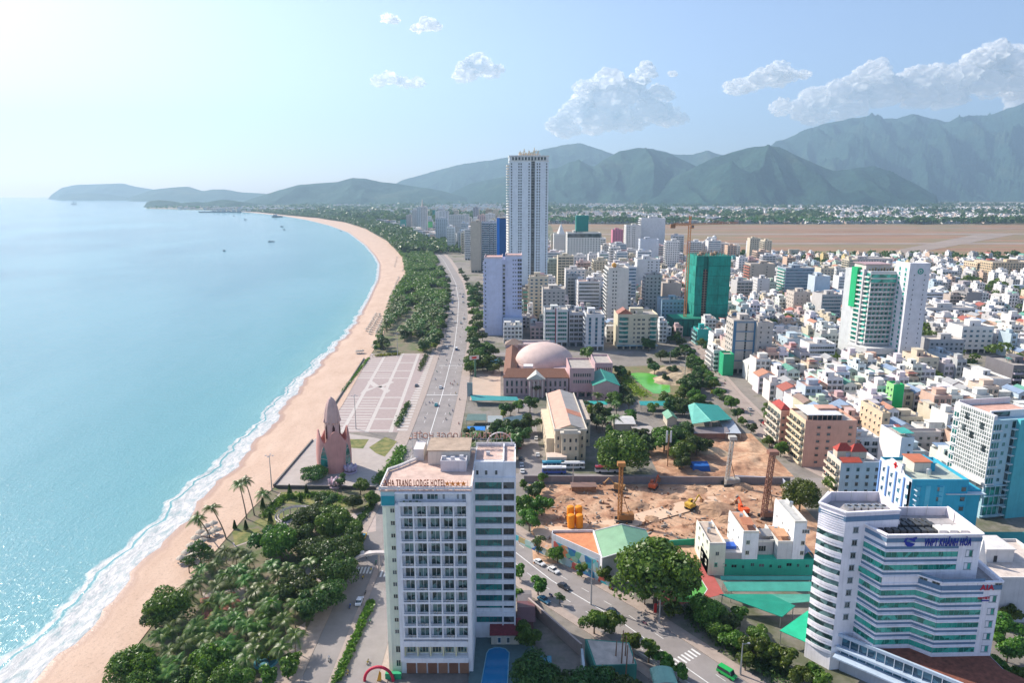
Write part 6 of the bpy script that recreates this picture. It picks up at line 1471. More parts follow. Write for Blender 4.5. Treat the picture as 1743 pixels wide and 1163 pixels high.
def kerbed(name,pts,w0,w1,z,mat):
 b=MB();strip(b,pts,w0,w1,z);n=len(pts)
 Q=[b.v[i]for i in range(len(b.v))];
 for i in range(0,len(Q),4):
  p0,p1,p2,p3=Q[i:i+4]
  for(p,q)in((p0,p3),(p2,p1)):b.quad([(p[0],p[1],0),(p[0],p[1],z),(q[0],q[1],z),(q[0],q[1],0)])
 return b.build(name,mat,kind='structure')
RC=[(-43.5,-40),(-43.5,150),(-43.2,200),(-42,260),(-41.6,320),(-42.5,400),(-44.5,475),(-46.0,533),(-52,640),(-60,760),(-76,920),(-96,1060),(-125,1250),(-170,1500)]
def dens(pts,step=12.0):
 out=[]
 for(a,b)in zip(pts[:-1],pts[1:]):
  L=math.hypot(b[0]-a[0],b[1]-a[1]);n=max(1,int(L/step))
  for i in range(n):out.append((a[0]+(b[0]-a[0])*i/n,a[1]+(b[1]-a[1])*i/n))
 return out+[pts[-1]]
RC=dens(RC)
ribbon('road',RC,-9.6,9.6,0.03,m_asph)
kerbed('pavement',[p for p in RC if p[1]<262 or p[1]>268],-14.2,-9.7,0.14,m_pave);kerbed('pavement',[p for p in RC if p[1]>264],9.7,15.5,0.14,m_pave);kerbed('pavement',[p for p in RC if p[1]<225],9.7,12.2,0.14,m_pave)
b=MB();seg=[p for p in RC if p[1]>262];strip(b,seg,-0.18,0.18,0.045)
for p in[q for q in RC if 290<q[1]<700]:
 if int(p[1])%2==0:
  for w_ in(-5,5):b.quad([(p[0]+w_-0.08,p[1],0.045),(p[0]+w_+0.08,p[1],0.045),(p[0]+w_+0.08,p[1]+4,0.045),(p[0]+w_-0.08,p[1]+4,0.045)])
for yy in(398.0,470.0):b.quad([(-52,yy,0.046),(-33,yy,0.046),(-33,yy+0.8,0.046),(-52,yy+0.8,0.046)])
b.build('road_marking',m_line,kind='structure')
# median hedge strip near the camera
med=[(-45.1,60),(-45.1,150),(-44.6,176),(-43.6,214)];med=dens(med,6)
kerbed('median_kerb',med,-0.9,0.9,0.2,m_pave)
# crossing and arch
for(xa,xb,yy)in((-52.5,-45,199),(-42.4,-34,197)):
 b=MB();n=7
 for i in range(n):x=xa+(xb-xa)*i/n;b.quad([(x,yy,0.05),(x+0.6,yy,0.05),(x+0.6,yy+4,0.05),(x,yy+4,0.05)])
 b.build('crossing_marking',m_line,kind='structure')
# avenue running to the lower right
AV=dens([(-38,268),(-22,246),(-6,222),(12,194.5),(30,174),(48,149),(66,124),(100,80)],8)
AVc=AV
ribbon('road',AV,-8.8,7.2,0.034,m_asph)
kerbed('pavement',AV,-12.5,-8.9,0.14,m_pave);kerbed('pavement',AV,7.3,10.2,0.14,m_pave)
b=MB();strip(b,AV,-0.9,-0.6,0.05)
for i in range(0,len(AV)-1,1):
 (x0,y0_),(x1,y1_)=AV[i],AV[i+1];L=math.hypot(x1-x0,y1_-y0_);ux,uy=(x1-x0)/L,(y1_-y0_)/L
 for off in(-4.8,3.2):
  px_,py_=x0+uy*off,y0_-ux*off;b.quad([(px_-uy*.08,py_+ux*.08,0.05),(px_+uy*.08,py_-ux*.08,0.05),(px_+uy*.08+ux*3,py_-ux*.08+uy*3,0.05),(px_-uy*.08+ux*3,py_+ux*.08+uy*3,0.05)])
for(u_,k)in((U(1150,1095)[0],0),):
 c=min(AV,key=lambda p:abs(p[0]-U(1140,1095)[0]));i=AV.index(c);(x0,y0_),(x1,y1_)=AV[i],AV[i+1];L=math.hypot(x1-x0,y1_-y0_);ux,uy=(x1-x0)/L,(y1_-y0_)/L
 for j in range(11):q=-8+j*1.35;px_,py_=x0+uy*q,y0_-ux*q;b.quad([(px_,py_,0.052),(px_+uy*.6,py_-ux*.6,0.052),(px_+uy*.6+ux*3,py_-ux*.6+uy*3,0.052),(px_+ux*3,py_+uy*3,0.052)])
b.build('road_marking',m_line,kind='structure')
# lane behind the hotel, middle lane with parked cars, long right-hand street
ribbon('lane',dens([(-32,274),(40,273),(140,268)]),-6,4,0.022,m_asph)
ribbon('lane',dens([(8,276),(8,330),(6,395),(2,500)]),-5,5,0.024,m_asph)
STR=dens([(160,200),(146,262),(134,300),(131,345),(133,400),(137,450),(142,520),(150,600),(158,700)],10)
ribbon('street',STR,-5.5,5.5,0.028,M('dusty_asphalt',(0.34,0.28,0.245),0.9,0.25,0.15,world=True))
ribbon('pavement',STR,5.6,8.0,0.12,m_pave);ribbon('pavement',STR,-8.0,-5.6,0.12,m_pave)
ribbon('street',dens([(-28,505),(60,508),(140,520),(230,540),(360,560)]),-5,5,0.026,m_asph)
ribbon('street',dens([(190,300),(186,400),(200,520),(220,700),(240,900)]),-3,3,0.02,m_asph)
# seafront square
X0,X1,Y0,Y1=-100.0,-57.5,332.0,508.0
b=MB();b.quad([(-100,Y0,0.05),(-55.5,Y0,0.05),(-60.5,Y1,0.05),(-109,Y1,0.05)]);b.build('plaza',m_plaza,kind='structure')
b=MB()
def PX(u,y):return(-100-(y-Y0)*0.051)+u*(38.5-(y-Y0)*0.0)
for u in(0.02,0.33,0.66,0.98):
 b.quad([(PX(u,Y0)-1.0,Y0,0.062),(PX(u,Y0)+1.0,Y0,0.062),(PX(u,Y1)+1.0,Y1,0.062),(PX(u,Y1)-1.0,Y1,0.062)])
for yy in(334,352,371,392,436,455,478,504):b.quad([(PX(0,yy),yy,0.064),(PX(1,yy),yy,0.064),(PX(1,yy),yy+1.8,0.064),(PX(0,yy),yy+1.8,0.064)])
for(u0,u1)in((0.06,0.30),(0.37,0.62)):
 for yy in(338,343,348,356,361,366,376,381,386,441,446,460,466,472,484,490,497):b.quad([(PX(u0,yy),yy,0.063),(PX(u1,yy),yy,0.063),(PX(u1,yy),yy+1.3,0.063),(PX(u0,yy),yy+1.3,0.063)])
for(p,q,r_,s_)in(((0.28,400),(0.45,412),(0.50,416),(0.30,410)),((0.50,416),(0.70,402),(0.74,408),(0.55,418)),((0.45,414),(0.28,428),(0.34,431),(0.52,418)),((0.5,416),(0.68,430),(0.74,426),(0.55,414))):
 b.quad([(PX(p[0],p[1]),p[1],0.066),(PX(q[0],q[1]),q[1],0.066),(PX(r_[0],r_[1]),r_[1],0.066),(PX(s_[0],s_[1]),s_[1],0.066)])
for k in range(34):yy=334+k*5.1;b.quad([(-59.5-k*0.06,yy,0.20),(-54-k*0.16,yy,0.20),(-54-k*0.16,yy+3.0,0.20),(-59.5-k*0.06,yy+3.0,0.20)])
b.build('plaza_pattern',m_plazal,kind='structure')
kerbed('pavement',[(x-0.0,y)for x,y in RC if 262<y<520],-16.5,-9.7,0.16,m_pave)
# terrace round the pink tower with its sea wall
tp=[U(p,q)for p,q in((467,828),(532,752),(560,735),(640,748),(690,760),(668,800),(640,830))]
b=MB();b.prism(tp,0.0,0.6);b.build('terrace',M('terrace_stone',(0.40,0.35,0.32),0.8,0.15,0.3,world=True),kind='structure')
def wall(name,label,pts,h,th=0.4,col=(0.35,0.31,0.28),z0=0.0,cat='wall',mat=None,cap=None):
 t=thing(name,label,cat,(pts[0][0],pts[0][1],z0));o=pts[0]
 for(p,q)in zip(pts[:-1],pts[1:]):
  F,L=face(p[0]-o[0],p[1]-o[1],q[0]-o[0],q[1]-o[1]);n=max(1,round(L/6))if cap is None else cap
  for i in range(n):
   b=MB();b.wb(F,L*i/n+0.02,L*(i+1)/n-0.02,0,h,-th,0,0);b.build('wall_panel',mat or m_paint,t,col)
  b=MB();b.wb(F,0,L,h,h+0.12,-th-0.06,0.06,0);b.build('coping',m_paint,t,tuple(min(1,c*1.3)for c in col))
 return t
wall('sea_wall','dark low wall between the beach and the terrace of the pink tower',[U(467,830),U(533,752)],1.2,0.5,(0.13,0.12,0.11))
wall('sea_wall','low dark wall between the beach and the seafront square',[(-102,372),(-109,490)],1.0,0.5,(0.13,0.12,0.11))
wall('garden_wall','stepped retaining wall along the near edge of the tower terrace',[U(470,832),U(640,834)],1.3,0.5,(0.10,0.095,0.09))
# park ground and lawns near the camera
b=MB();b.quad([(-104,-40,0.02),(-58.5,-40,0.02),(-57.5,268,0.02),(-101,268,0.02)]);b.build('park_ground',m_parkg,kind='structure')
b=MB();b.quad([(-110,508,0.02),(-62,508,0.02),(-76,740,0.02),(-136,740,0.02)]);b.build('park_ground',m_parkg,kind='structure')
b=MB();b.quad([(-136,740,0.02),(-72,740,0.02),(-190,1500,0.02),(-270,1500,0.02)]);b.build('park_ground',M('wood_floor',(0.07,0.085,0.04),0.95,0.4,0.1,world=True),kind='structure')
for pol in(((478,838),(560,838),(530,862),(470,856)),((395,905),(440,900),(450,912),(400,930)),((430,890),(470,868),(490,880),(455,905)),((500,868),(560,850),(600,856),(560,880)),((586,748),(628,748),(618,764),(580,762)),((628,762),(656,744),(676,752),(655,778),(640,772)),((640,840),(660,836),(655,860),(620,862))):
 b=MB();b.quad([(*U(p,q,0.62 if q<800 else 0.05),0.63 if q<800 else 0.06)for p,q in pol]);b.build('lawn',m_lawn,kind='structure')
for pol in(((395,925),(470,900),(473,906),(400,932)),((455,862),(478,838),(485,845),(468,872)),((480,880),(540,862),(545,868),(495,892)),((560,880),(640,870),(640,905),(600,912)),((520,960),(560,955),(555,990),(520,1000)),((345,1010),(420,1000),(430,1040),(350,1060)),((470,1095),(520,1060),(515,1163),(440,1163))):
 b=MB();b.quad([(*U(p,q),0.045)for p,q in pol]);b.build('park_path',M('park_paving',(0.44,0.36,0.33),0.85,0.2,0.4,world=True),kind='structure')
b=MB();b.quad([(*U(p,q),0.055)for p,q in((340,1020),(400,1008),(415,1035),(345,1058))]);b.build('playground_surface',M('red_brick_paving',(0.36,0.13,0.10),0.9,0.3,0.6,world=True),kind='structure')
# theatre forecourt and pond
b=MB();b.quad([(*U(p,q),0.05)for p,q in((806,632),(852,632),(852,680),(800,682))]);b.build('forecourt',M('forecourt_concrete',(0.46,0.36,0.28),0.9,0.12,0.1,world=True),kind='structure')
b=MB();b.quad([(*U(p,q),0.10)for p,q in((1071,636),(1085,635),(1112,636),(1128,645),(1140,656),(1141,668),(1128,671),(1112,670),(1098,661),(1082,648))])
m_pond,nt,bs=newmat('algae_pond');pos=nn(nt,'ShaderNodeNewGeometry').outputs['Position']
nt.links.new(ramp(nt,noisen(nt,0.06,pos,3,0.6),[(0.4,(0.09,0.36,0.04)),(0.6,(0.15,0.46,0.07))]),bs.inputs['Base Color']);bs.inputs['Roughness'].default_value=0.2
b.build('pond',m_pond,kind='structure')
b=MB();b.quad([(*U(p,q),0.05)for p,q in((1040,625),(1130,622),(1185,650),(1200,690),(1120,690),(1050,672))]);b.build('waste_ground',M('rocky_soil',(0.30,0.24,0.14),0.95,0.5,0.25,world=True,rgb2=(0.12,0.15,0.05),bump=0.5),kind='structure')
# building site -----------------------------------------------------
m_site,nt,bs=newmat('excavated_soil')
pos=nn(nt,'ShaderNodeNewGeometry').outputs['Position'];n1=noisen(nt,0.07,pos,7.0,0.68,0.8);n2=noisen(nt,0.6,pos,6.0,0.75)
c=ramp(nt,n1,[(0.33,(0.24,0.12,0.07)),(0.47,(0.42,0.235,0.14)),(0.6,(0.56,0.37,0.24))]);c=mixc(nt,1.0,c,ramp(nt,n2,[(0.3,0.6),(0.6,1.1)]),'MULTIPLY')
nt.links.new(c,bs.inputs['Base Color']);bs.inputs['Roughness'].default_value=0.95
def rough_ground(name,X0,X1,Y0,Y1,amp,z,mat,seed,step=1.0,poly=None):
 xs=np.arange(X0,X1+step,step);ys=np.arange(Y0,Y1+step,step);X,Y=np.meshgrid(xs,ys);Z=np.zeros_like(X)
 for i in range(X.shape[0]):
  for j in range(X.shape[1]):
   e=min(1,min(X[i,j]-X0,X1-X[i,j],Y[i,j]-Y0,Y1-Y[i,j])/4)
   f=mnoise.fractal(Vector((X[i,j]*0.09+seed,Y[i,j]*0.09,seed)),0.8,2.1,5)
   Z[i,j]=z+max(0,e)*amp*max(0.01,f+0.15)
 o=grid_obj(name,X,Y,Z,mat,smooth=True);o['kind']='structure';return o
rough_ground('building_site_ground',7,114,205,268,1.0,0.07,m_site,3.3)
rough_ground('earth_bank',64,122,276,330,1.8,0.06,m_site,9.1)
b=MB();strip(b,dens([(8,224),(40,232),(74,250),(100,256)],6),-4,4,0.9);
for i,v in enumerate(b.v):b.v[i]=(v[0],v[1],0.45)
b.build('haul_road',M('packed_sand',(0.62,0.44,0.31),0.95,0.12,0.2,world=True),kind='structure')
wall('site_wall','long grey wall along the far side of the construction site',[(5,270),(117,268)],3.0,0.3,(0.25,0.22,0.22))
wall('site_hoarding','green hoarding between the sports hall and the turquoise school block',[U(1112,935),U(1182,930)],2.6,0.2,(0.03,0.30,0.19))
wall('site_hoarding','pale blue hoarding at the right end of the construction site wall',[U(1250,820),U(1330,824),U(1342,838)],2.6,0.2,(0.40,0.42,0.50))
def excavator(label,px,py,rz,col):
 x,y=U(px,py);t=thing('excavator',label,'excavator',(x,y,0.5),rz);pm=m_flat
 for s in(-1,1):
  b=MB();b.hexa([(-2.1,s*1.2-.3,0.1),(2.1,s*1.2-.3,0.1),(2.1,s*1.2+.3,0.1),(-2.1,s*1.2+.3,0.1),(-2.4,s*1.2-.3,0.9),(2.4,s*1.2-.3,0.9),(2.4,s*1.2+.3,0.9),(-2.4,s*1.2+.3,0.9)]);b.build('track',m_dark,t)
 b=MB();b.box(-2.4,1.2,-1.4,1.4,1.1,2.1);b.box(-2.6,-0.6,-1.4,1.4,2.1,2.8);b.build('body',pm,t,col)
 b=MB();b.box(-0.3,1.4,0.2,1.35,2.1,3.5,0);b.wb((-0.3,0.2,1,0,0,-1),0.2,1.5,2.5,3.3,0.01,0.03,1);b.build('cab',[pm,g_dark],t,col)
 b=MB();b.rod((1.0,-0.4,1.8),(4.2,-0.4,4.6),0.34,4);b.rod((4.2,-0.4,4.6),(6.2,-0.4,2.2),0.26,4);b.build('arm',pm,t,col)
 b=MB();b.hexa([(5.6,-1.0,0.9),(6.6,-1.0,1.2),(6.6,0.2,1.2),(5.6,0.2,0.9),(5.9,-1.0,2.2),(6.8,-1.0,2.2),(6.8,0.2,2.2),(5.9,0.2,2.2)]);b.build('bucket',m_rust,t);return t
excavator('orange red excavator with its arm raised near the site wall',1112,834,rad(60),(0.45,0.09,0.03))
excavator('yellow excavator in the middle of the construction site',1176,868,rad(40),(0.60,0.38,0.05))
excavator('bright red orange excavator left of the tall brown drill',1264,876,rad(100),(0.65,0.10,0.02))
excavator('brown excavator beside the drilling mast nearest the avenue',1052,838,rad(150),(0.35,0.2,0.08))
def piling(name,label,px,pyb,pyt,lean_,w,col,body=True,base=True):
 x,y=U(px,pyb);H=ZAT(pyt,y);t=thing(name,label,'drilling rig',(x,y,0.3));b=MB();b.lattice((0,0,0.5),(lean_,0,H),w,w*1.4,w*0.16);b.build('mast',m_flat,t,col)
 b=MB();b.box(-0.3+lean_-w,0.3+lean_+w,-w,w,H-0.6,H+0.8);b.build('mast_head',m_flat,t,col)
 if base:
  for s in(-1,1):b=MB();b.box(-1.5,4.5,s*1.7-0.4,s*1.7+0.4,0,1.0);b.build('track',m_dark,t)
  b=MB();b.box(-0.5,4.6,-1.5,1.5,1.05,3.0);b.box(3.2,5.2,-1.6,1.6,1.2,3.3);b.build('body',m_flat,t,tuple(c*0.7 for c in col))
  b=MB();b.rod((3.5,0,3),(lean_*0.6,0,H*0.6),0.16,5);b.rod((0.9,0.6,1),(0.9,0.6,H*0.75),0.2,6);b.build('stay',m_rust,t)
 return t
piling('piling_rig','rust brown piling mast standing beside the sports hall roof',1054,889,792,0,1.1,(0.38,0.17,0.05))
piling('crawler_crane','pale lattice crane with a spread base behind the site wall',1236,828,747,1.2,1.2,(0.50,0.47,0.42))
piling('drilling_rig','tall brown drilling rig near the turquoise school block',1299,884,772,1.5,1.5,(0.26,0.13,0.09))
x,y=U(1136,795);t=thing('floodlight_mast','steel post with two tall white panels among the trees above the site','lamp',(x,y,0));b=MB();b.rod((0,0,0),(0,0,15),0.25,6);b.build('pole',m_rust,t)
for s in(-1,1):b=MB();b.box(s*0.9-0.35,s*0.9+0.35,-0.15,0.15,11.5,17);b.build('panel',m_flat,t,(0.66,0.66,0.66))
for i,(px,py,lab)in enumerate(((972,905,'lower left orange tank'),(986,905,'lower right orange tank'),(972,885,'upper left orange tank'),(986,885,'upper right orange tank'))):
 x,y=U(972 if i%2==0 else 986,900);y+=(3.5 if i>1 else 0);t=thing('silo_tank',lab+' of the stack at the construction site gate','tank',(x,y,0 if i<2 else 0));b=MB();zz=5.2 if i<2 else 6.8;b.cyl(0,0,0.6,zz,1.35,n=14);b.lathe(0,0,[(1.35,zz),(1.1,zz+0.3),(0.02,zz+0.5)],14);b.build('drum',m_flat,t,(0.80,0.27,0.005));b=MB();b.cyl(0,0,0,0.6,1.0,n=8);b.build('stand',m_rust,t)
t=thing('site_office','long dark shed inside the far left of the construction site','shed',(*U(993,836),0));b=MB();b.box(-5,5,-2,2,0,2.6);b.build('wall',m_rust,t);g=gable_roof(t,1,1,0,0.1,(0.2,0.12,0.1),0)if False else None;b=MB();b.box(-5.3,5.3,-2.3,2.3,2.6,2.8);b.build('roof',m_sheet,t,(0.22,0.13,0.10))
rr=random.Random(21)
m_spoil=M('spoil_heap_soil',(0.42,0.26,0.16),0.95,0.4,0.4,bump=0.5)
def mound(name,label,px,py,r_,h_,mat,seed):
 x,y=U(px,py);b=MB();n,k=20,6
 for j in range(k+1):
  u=j/k
  for i in range(n):
   a=2*math.pi*i/n;q=r_*(1-u)*(1+0.35*mnoise.noise(Vector((math.cos(a)*1.5+seed,math.sin(a)*1.5,u*2))));b.v.append((q*math.cos(a)*1.3,q*math.sin(a),h_*(1-(1-u)**1.6)+0.25*mnoise.noise(Vector((q,a,seed)))))
 for j in range(k):
  for i in range(n):i2=(i+1)%n;b.f.append((j*n+i,j*n+i2,(j+1)*n+i2,(j+1)*n+i));b.m.append(0)
 o=b.build(name,mat,loc=(x,y,0));tag(o,label,'mound');return o
mound('spoil_heap','wide heap of dug earth right of the yellow excavator',1215,870,7,3,m_spoil,1)
mound('spoil_heap','sandy mound above the pale lattice crane',1212,772,6,3,M('sand_heap',(0.60,0.44,0.28),0.95,0.25,0.4),2)
mound('spoil_heap','small heap between the lattice crane and the drilling rig',1262,832,5,2.2,m_spoil,3)
mound('rock_heap','large pale rocky bank on the right side of the green pond',1163,648,15,5,M('pale_rock',(0.46,0.36,0.24),0.95,0.6,0.15,bump=1.0),4)
mound('rock_heap','second rocky bank behind the pond towards the long street',1150,634,12,4.5,MATS['pale_rock'],5)
for i,(px,py,r_,h_,w_)in enumerate(((960,850,3,1.2,'near the orange tanks'),(1085,862,4,1.6,'right of the brown drilling mast'),(1145,850,3,1.3,'left of the yellow excavator'),(1185,835,4,1.5,'under the long site wall'),(1310,862,4,2,'right of the tall brown drill'),(1238,888,4,1.8,'above the white stair towers'),(1110,885,3,1.2,'behind the sports hall roof'),(1330,900,4,1.5,'by the right end of the school block'))):mound('spoil_heap','small brown earth pile '+w_,px,py,r_,h_,m_spoil,i+11)
b=MB()
for i in range(420):
 px,py=rr.uniform(930,1350),rr.uniform(826,920);x,y=U(px,py)
 if not(8<x<112 and 206<y<266):continue
 a=rr.uniform(0,3);L=rr.choice([0.3,0.5,0.8,2.0]);b.rbox(x,y,L,rr.uniform(0.2,0.6),0.2,rr.uniform(0.5,1.2),a,rr.randrange(3))
b.build('site_debris',[m_rust,MATS['site_timber'],m_conc],kind='stuff')
t=thing('rebar_stack','stack of rusty steel bars beside the turquoise school block','steel bars',(*U(1178,905),0))
for i in range(16):b=MB();b.rod((i*0.55-4,-5,0.5),(i*0.55-2.5,5,0.9),0.14,5);b.build('steel_bar',m_rust,t)
t=thing('tarpaulin_shed','shed covered by blue tarpaulin behind the site wall','shed',(*U(1192,800),0));b=MB();b.hexa([(-4,-2,0),(4,-2,0),(4,3,0),(-4,3,0),(-3.5,-1.5,2.2),(3.5,-1.5,2.5),(3.5,2.5,3),(-3.5,2.5,2.8)]);b.build('tarpaulin',m_flat,t,(0.01,0.10,0.36))
# low buildings around -----------------------------------------------
lean('shed_roof','big pale and dark green saw-edged roof above the construction site',((1171,690),(1182,686),(1211,717),(1178,722)),(7,9,9,7),(0.12,0.42,0.34),cat='canopy')
lean('shed_roof','dark green slope of the saw-edged roof beside the long street',((1182,686),(1222,690),(1246,714),(1211,717)),(9,6,6,9),(0.02,0.27,0.23),cat='canopy')
lean('shed_roof','row of pale grey roof sheets beside the green saw-edged roof',((1222,712),(1248,716),(1262,738),(1236,738)),(4.5,4.5,4,4),(0.42,0.46,0.52),cat='canopy')
lean('shed_roof','teal roof strip hidden among trees left of the saw-edged roof',((1088,683),(1160,683),(1160,692),(1090,690)),(4,4,3.5,3.5),(0.02,0.28,0.27))
lean('shed_roof','bright teal awning strip below the pink theatre wing',((968,683),(1034,683),(1034,689),(968,689)),(3.6,3.6,3.2,3.2),(0.02,0.36,0.33))
lean('cafe_roof','grey green cafe roof nearest the boulevard',((796,705),(828,705),(828,716),(793,716)),(4,4,3.4,3.4),(0.10,0.17,0.15))
lean('cafe_roof','slatted white and grey cafe roof right of the grey green one',((830,708),(855,708),(855,719),(830,719)),(4,4,3.4,3.4),(0.32,0.36,0.36))
lean('cafe_roof','second row grey cafe roof behind the hotel',((828,725),(854,725),(854,731),(828,731)),(3.8,3.8,3.4,3.4),(0.36,0.40,0.38))
lean('cafe_roof','vivid blue cafe awning facing the boulevard',((796,726),(826,726),(826,733),(794,733)),(3.4,3.4,3.0,3.0),(0.01,0.20,0.60))
lean('cafe_roof','teal roof edge above the cafe garden',((800,672),(880,676),(884,682),(804,682)),(3.6,3.6,3.2,3.2),(0.03,0.28,0.28))
lean('cafe_roof','dark terrace roof at the back of the cafe garden',((856,712),(890,706),(890,716),(858,726)),(4,4,3.6,3.6),(0.05,0.10,0.13))
lean('wall_roof','blue fence screen along the trees above the theatre forecourt',((800,612),(852,610),(852,618),(800,622)),(3,3,2.6,2.6),(0.03,0.16,0.27))
gabled('kiosk_building','small pale green building behind trees above the construction site',1080,1112,738,748,10,(0.2,0.33,0.27),(0.45,0.40,0.36),1.2)
gabled('villa','flat villa roof among trees between the theatre and the site',1046,1080,722,738,12,(0.55,0.46,0.38),(0.6,0.58,0.55),1.2)
gabled('villa','small house with a pale green roof beside the saw-edged roof',1136,1152,714,726,10,(0.55,0.5,0.4),(0.14,0.34,0.22),2,'y')
gabled('depot_building','brick fronted depot with grey roof below the saw-edged roof',1180,1240,738,750,9,(0.26,0.15,0.12),(0.28,0.24,0.24),1.5)
# flat roofed sheds near the bottom centre
z=5.0;pol=[U(975,1075,z),U(975,1125,z),U(1035,1120,z),U(1033,1085,z)]
t=thing('warehouse','low warehouse with a pale flat roof and green side walls at the bottom centre','shed',(0,0,0));pol=[(19.2,158.5),(20.5,148),(31,148.5),(30.5,157)]
b=MB();b.prism(pol,0,5.5);b.build('wall',m_paint,t,(0.05,0.22,0.17));b=MB();b.quad([(*p,5.52)for p in[(19.8,158),(20.9,148.4),(30.6,148.8),(30.1,156.6)]]);b.build('roof_deck',m_roofc,t,(0.50,0.44,0.38))
wall('boundary_wall','pale boundary wall of the hotel yard facing the avenue',[(18.5,159),(5,180)],3.6,0.4,(0.36,0.29,0.26));wall('boundary_wall','whitish boundary wall running from the hotel yard to the warehouse',[(18.0,157),(17.6,142)],3.6,0.5,(0.44,0.50,0.52))
gabled('shed','small white shed with dark red and grey roofs beside the hotel wing',884,902,1028,1040,6,(0.6,0.62,0.64),(0.17,0.15,0.15),1.0)
gabled('shed','brown roofed shed behind the pool house',884,908,1058,1072,9,(0.26,0.14,0.13),(0.13,0.05,0.055),1.2)
t=thing('kiosk_roof','pale green curved roof at the bottom edge beside the timber poles','canopy',(*U(1130,1155,3),0));b=MB()
for i in range(8):
 a0,a1=math.pi*i/8,math.pi*(i+1)/8;b.quad([(3*math.cos(a0),-3,3+1.2*math.sin(a0)),(3*math.cos(a1),-3,3+1.2*math.sin(a1)),(3*math.cos(a1),3,3+1.2*math.sin(a1)),(3*math.cos(a0),3,3+1.2*math.sin(a0))])
b.build('roof',m_sheet,t,(0.22,0.45,0.36));b=MB()
for s in(-2.8,2.8):b.rod((s,-2.6,0),(s,-2.6,3),0.1);b.rod((s,2.6,0),(s,2.6,3),0.1)
b.build('post',m_steel,t)
# arch over the boulevard, pergola ring in the park
t=thing('street_arch','white curved arch spanning the boulevard beside the hotel','arch',(-52.5,196,0));b=MB();n=24;P_=[]
for i in range(n+1):
 a=math.pi*i/n;P_.append((9.5-9.5*math.cos(a),5.5*math.sin(a)*0.8,0.2+6.2*math.sin(a)**0.55))
for i in range(n):
 p,q=P_[i],P_[i+1];b.hexa([(p[0],p[1]-0.8,p[2]),(q[0],q[1]-0.8,q[2]),(q[0],q[1]+0.8,q[2]),(p[0],p[1]+0.8,p[2]),(p[0],p[1]-0.8,p[2]+0.7),(q[0],q[1]-0.8,q[2]+0.7),(q[0],q[1]+0.8,q[2]+0.7),(p[0],p[1]+0.8,p[2]+0.7)])
b.build('arch_band',m_paint,t,(0.56,0.50,0.48));b=MB();b.rod((9.5,4.4,0),(9.5,4.4,6.2),0.3,8);b.build('pillar',m_paint,t,(0.5,0.45,0.42))
for i in(0,1):b=MB();b.cyl(4+i*2.5,5.2,5.4,6.6,0.8,n=12);b.build('disc',m_paint,t,(0.6,0.56,0.54))
x,y=U(505,890);t=thing('pergola_ring','curved white pergola ring around the small park amphitheatre','pergola',(x,y,0))
for i in range(9):a=rad(60+i*22);b=MB();b.rod((7*math.cos(a),7*math.sin(a),0),(7*math.cos(a),7*math.sin(a),3.2),0.22,6);b.build('column',m_paint,t,(0.5,0.42,0.38))
for rr_ in(6.4,7.4):
 b=MB()
 for i in range(16):a0,a1=rad(60+i*11),rad(71+i*11);b.rod((rr_*math.cos(a0),rr_*math.sin(a0),3.3),(rr_*math.cos(a1),rr_*math.sin(a1),3.3),0.2,4)
 b.build('ring_beam',m_paint,t,(0.56,0.50,0.48))
for k in range(3):
 b=MB()
 for i in range(14):
  a0,a1=rad(70+i*11),rad(81+i*11);r0,r1=3.0+k*1.1,3.8+k*1.1
  b.hexa([(r0*math.cos(a0),r0*math.sin(a0),0),(r1*math.cos(a0),r1*math.sin(a0),0),(r1*math.cos(a1),r1*math.sin(a1),0),(r0*math.cos(a1),r0*math.sin(a1),0),(r0*math.cos(a0),r0*math.sin(a0),0.3+k*0.3),(r1*math.cos(a0),r1*math.sin(a0),0.3+k*0.3),(r1*math.cos(a1),r1*math.sin(a1),0.3+k*0.3),(r0*math.cos(a1),r0*math.sin(a1),0.3+k*0.3)])
 b.build('step',m_paint,t,(0.36,0.33,0.34))
# playground slide disc, red ring at the bottom
x,y=U(453,1128);t=thing('play_structure','round blue and green play pool with a curved slide in the park','play equipment',(x,y,0));b=MB();b.cyl(0,0,0,0.6,3.2,2.8,20);b.build('basin',m_flat,t,(0.05,0.22,0.30))
b=MB()
for i in range(12):a0,a1=i*0.3,(i+1)*0.3;b.rod((2*math.cos(a0),2*math.sin(a0)-1,3-i*0.2),(2*math.cos(a1),2*math.sin(a1)-1,2.8-i*0.2),0.35,6)
b.build('slide',m_flat,t,(0.10,0.45,0.50))
t=thing('inflatable_arch','red and yellow ring shaped gate at the bottom edge by the hotel corner','arch',(*U(645,1160),0));b=MB();n=20
for i in range(n):a0,a1=math.pi*i/n,math.pi*(i+1)/n;b.rod((3.6*math.cos(a0),0,4*math.sin(a0)),(3.6*math.cos(a1),0,4*math.sin(a1)),0.38,8)
b.build('ring',m_flat,t,(0.55,0.02,0.06));b=MB();b.hexa([(-0.5,-0.3,0),(0.6,-0.3,0),(0.6,0.3,0),(-0.5,0.3,0),(0.2,-0.2,2.8),(0.6,-0.2,2.2),(0.6,0.2,2.2),(0.2,0.2,2.8)]);b.build('figure_panel',m_flat,t,(0.72,0.35,0.03));b=MB();b.box(1.5,5.5,0.5,1.5,0,1.6);b.build('green_base',m_flat,t,(0.02,0.35,0.15))
